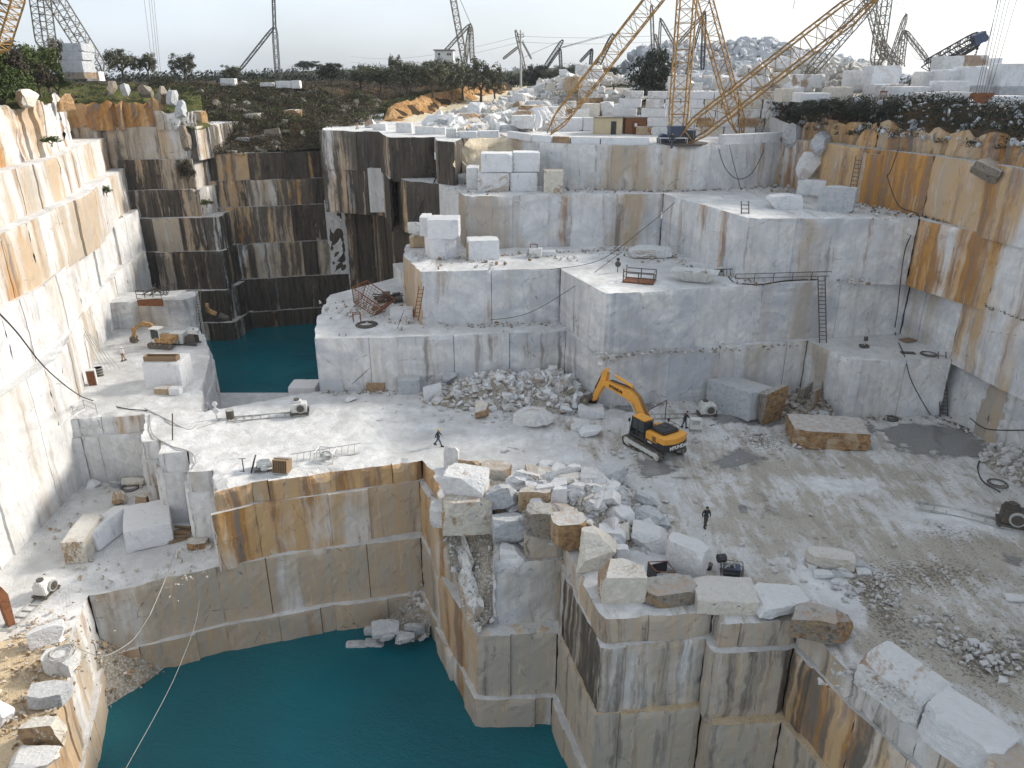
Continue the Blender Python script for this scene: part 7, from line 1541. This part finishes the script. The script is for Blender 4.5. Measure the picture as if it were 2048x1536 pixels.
thing_mb('marker_lamp', at(1235, 545, Z2), 0, 'small dark round lamp on a short post near the man cage', 'lamp', [('post', 'steel', lambda mb: mb.bar((0, 0, 0), (0, 0, 1.2), .05, 5)), ('lamp_head', 'steel', lambda mb: (mb.bar((0, -.1, .9), (0, .1, .9), .3, 12), mb.bar((0, -.1, 1.4), (0, .1, 1.4), .18, 10)))])
# box shaped bench gear
thing_mb('pallet', at(1815, 683, Z1), R(20), 'tan wooden board lying on the box shaped bench', 'board', [('board', 'wood', boxes(((0, 0, .15), (1.4, 1.0, .12)), ((0, 0, .06), (1.2, .2, .1))))])
thing_mb('board', at(1815, 707, Z1), R(-5), 'grey flat board lying near the hose coil', 'board', [('board', 'steel', boxes(((0, 0, .08), (1.3, .6, .08))))])
thing_mb('drill_stand', at(1728, 694, Z1), 0, 'small grey drill with round feet on the box shaped bench', 'drill', [('column', 'lightsteel', lambda mb: mb.bar((0, 0, 0), (0, 0, 1.1), .08, 6)), ('base', 'steel', boxes(((0, 0, .12), (.8, .6, .2)))), ('motor', 'steel', boxes(((0, -.1, .9), (.3, .3, .4))))])
thing_mb('leaning_poles', at(1760, 668, Z1), 0, 'three thin poles leaning on the stained wall', 'poles', [('poles', 'steel', lambda mb: [mb.bar((3.2 + .25 * k, .2, 0), (5.0 + .3 * k, 2.6, 4.6 - .5 * k), .04, 4) for k in range(3)])])
# gear near the camera
rk(1330, 1412, 1076, 1150, 0, W, 'long flat slab with wire coils on its top behind the rim row', .5, 'b', rz=-.7)
thing_mb('open_crate', at(1322, 1156, 0), R(20), 'dark open steel box behind the first rim boulder', 'box', [('side_plate', 'black', lambda mb: (mb.box((-.75, 0, .55), (.06, 1.1, 1.1)), mb.box((0, .55, .4), (1.5, .06, .8)), mb.box((0, -.55, .3), (1.5, .06, .6)))), ('rim', 'rust', lambda mb: mb.tube([(-.75, -.55, 1.1), (-.75, .55, 1.1), (.75, .55, .8), (.75, -.55, .6), (-.75, -.55, 1.1)], .04, 4))])
thing_mb('bucket', at(1417, 1140, 0), 0, 'small black bucket beside the flat slab', 'bucket', [('pail', 'black', lambda mb: mb.bar((0, 0, 0), (0, 0, .45), .18, 12, .24)), ('rim', 'steel', lambda mb: mb.bar((0, 0, .45), (0, 0, .48), .26, 12))])
thing_mb('compressor', at(1462, 1150, 0), R(-12), 'dark machine in a wire cage with a drum beside it, behind the rim row', 'machine', [('cage', 'steel', lambda mb: [mb.tube([(-.7, -.5, z), (.7, -.5, z), (.7, .5, z), (-.7, .5, z), (-.7, -.5, z)], .03, 4) for z in (.1, .45, .8)] + [mb.bar((-.7 + .2 * k, -.5, .1), (-.7 + .2 * k, -.5, .8), .02, 3) for k in range(8)]), ('engine', 'blueh', boxes(((0, 0, .4), (1.1, .7, .6)))), ('fittings', 'lightsteel', lambda mb: [mb.bar((RN.uniform(-.5, .5), RN.uniform(-.3, .3), .7), (RN.uniform(-.5, .5), RN.uniform(-.3, .3), 1.15), .06, 6) for _ in range(8)]), ('drum', 'black', lambda mb: mb.bar((-.9, .7, .7), (-.4, .9, .7), .3, 14))])
thing_mb('canvas', at(1318, 1084, 0), R(-10), 'crumpled tan tarpaulin by the flat slab', 'tarpaulin', [('cloth', 'tan', lambda mb: [mb.box((.25 * k - 1, .2 * math.sin(k), .1 + .06 * (k % 3)), (.5, .8, .12), Matrix.Rotation(.5 * math.sin(k * 2.1), 3, 'Z') @ Matrix.Rotation(.3 * math.cos(k * 1.7), 3, 'X')) for k in range(8)])])
thing_mb('boom_part', at(22, 1248, LEDGE), R(60), 'rusty machine arm standing at the left frame edge', 'machine arm', [('upright', 'rust', lambda mb: mb.prism([(-.25, 0), (.2, 0), (.3, 2.6), (.05, 3.4), (-.35, 2.8)], -.25, .25)), ('jib', 'oldyellow', lambda mb: mb.bar((0, 0, 2.9), (-2.6, .8, 1.8), .2, 6, .12)), ('rod', 'lightsteel', lambda mb: mb.bar((0, .3, 3.2), (-2.4, .9, 2.6), .07, 6))])
thing_mb('timber_pile', at(362, 1076, LEDGE), R(15), 'dark timber offcuts piled at the foot of the tall split block', 'timber', [('beams', 'wood', lambda mb: [mb.box((RN.uniform(-.3, .3), .3 * k - .6, .15 + .2 * (k % 3)), (1.5, .2, .18), Matrix.Rotation(RN.uniform(-.4, .4), 3, 'Z')) for k in range(7)])])
thing_mb('field_frame', at(1845, 197, 28.4), 0, 'small rusty trestle standing on the scrub of the right rim', 'trestle', [('top', 'rust', boxes(((0, 0, 1.4), (1.4, .3, .3)))), ('legs', 'rust', lambda mb: [mb.bar((x * .5, 0, 1.3), (x * .9, y, 0), .05, 4) for x in (-1, 1) for y in (-.4, .4)])]).location = q(1765, 198, 90); [setattr(o, 'scale', (.55, .55, .55)) for o in COL.objects if o.name.startswith('field_frame')]
thing_mb('tie_rod', q(1553, 272, 103), 0, 'pair of dark tie rods slanting over the stacked block wall', 'tie rod', [('rods', 'crane_k', lambda mb: [mb.bar(Vector((k * .6, 0, 0)), q(1556, 185, 112) - q(1510, 272, 103) + Vector((k * .6, 0, 0)), .09, 5) for k in (0, 1)])]).location = q(1510, 272, 103)

# ------------------------------------------------------------------ the air: slight haze over the far land
def haze():
    mb = MB(); mb.box((0, 500, 40), (2600, 1300, 130)); o = mb.build('haze', bpy.data.materials.new('haze')); o['kind'] = 'stuff'
    m = o.data.materials[0]; m.use_nodes = True; n = m.node_tree; n.nodes.remove(n.nodes['Principled BSDF'])
    v = n.nodes.new('ShaderNodeVolumePrincipled'); v.inputs['Density'].default_value = 0.00013; v.inputs['Color'].default_value = (0.86, 0.92, 1.0, 1); v.inputs['Anisotropy'].default_value = 0.3
    n.links.new(v.outputs[0], n.nodes['Material Output'].inputs['Volume'])
haze()

# dark crumbs and dry growth lying in the angles of the benches
def along(pts, n, seed, w=.35, dz=.02):
    r = random.Random(seed); P = [Vector(p) for p in pts]; L = [(b - a).length for a, b in zip(P[:-1], P[1:])]; out = []
    for _ in range(n):
        t = r.random() * sum(L); k = 0
        while k < len(L) - 1 and t > L[k]: t -= L[k]; k += 1
        p = P[k].lerp(P[k + 1], t / L[k]); out.append((p.x + r.gauss(0, w), p.y + r.gauss(0, w), p.z + dz))
    return out
feet = [([at(1322, 500, Z2), at(1400, 548, Z2), at(1500, 556, Z2), at(1830, 558, Z2)], 500), ([at(930, 516, Z2), at(1140, 504, Z2), at(1320, 498, Z2)], 260), ([(7, 95.0, Z3), (18, 92.9, Z3), (29, 95.4, Z3), (34, 98.4, Z3), (38, 83.4, Z3), (40.6, 75.6, Z3)], 700),
        ([at(842, 655, Z1), at(1120, 648, Z1)], 200), ([at(1228, 709, Z1), at(1600, 693, Z1)], 160), ([at(640, 786, 0), at(800, 784, 0)], 120), ([at(1206, 815, 0), at(1430, 803, 0)], 120), ([at(1690, 838, 0), at(1885, 836, 0), (44.0, 62, 0)], 240)]
aa = []; 
for k, (p_, n_) in enumerate(feet): aa += along(p_, n_, 90 + k)
chips('rubble', aa[::2], .05, .4, 'rock_dark', 91, .4, pw=3); chips('rubble', aa[1::2], .05, .45, 'rubble', 92, .4, pw=3)
gg = along([(38.4, 83.9, Z4), (41.3, 75.7, Z4), (43.6, 63.2, Z4), (46.8, 46, Z4)], 260, 99, .15) + along([(40.7, 75.2, Z3), (42.9, 64.6, Z3), (43.7, 60, Z3)], 160, 98, .15) + along([(41.0, 75.1, Z2), (42.4, 67.5, Z2), (43.3, 60, Z2)], 140, 97, .12)
scrub('scrub', gg, 'leaf_d', 96, .32, 16, .07); chips('rubble', gg[::2], .08, .5, 'rock_dark', 95, .4, pw=2)

nl_ = scatter([(60, 1290), (60, 1380), (130, 1300), (40, 1440), (90, 1350)], 120, LEDGE + .1, 0, 0, '', 15, 34, 26)
chips('rubble', nl_, .05, .35, 'rock_rust', 93, .4, pw=3)
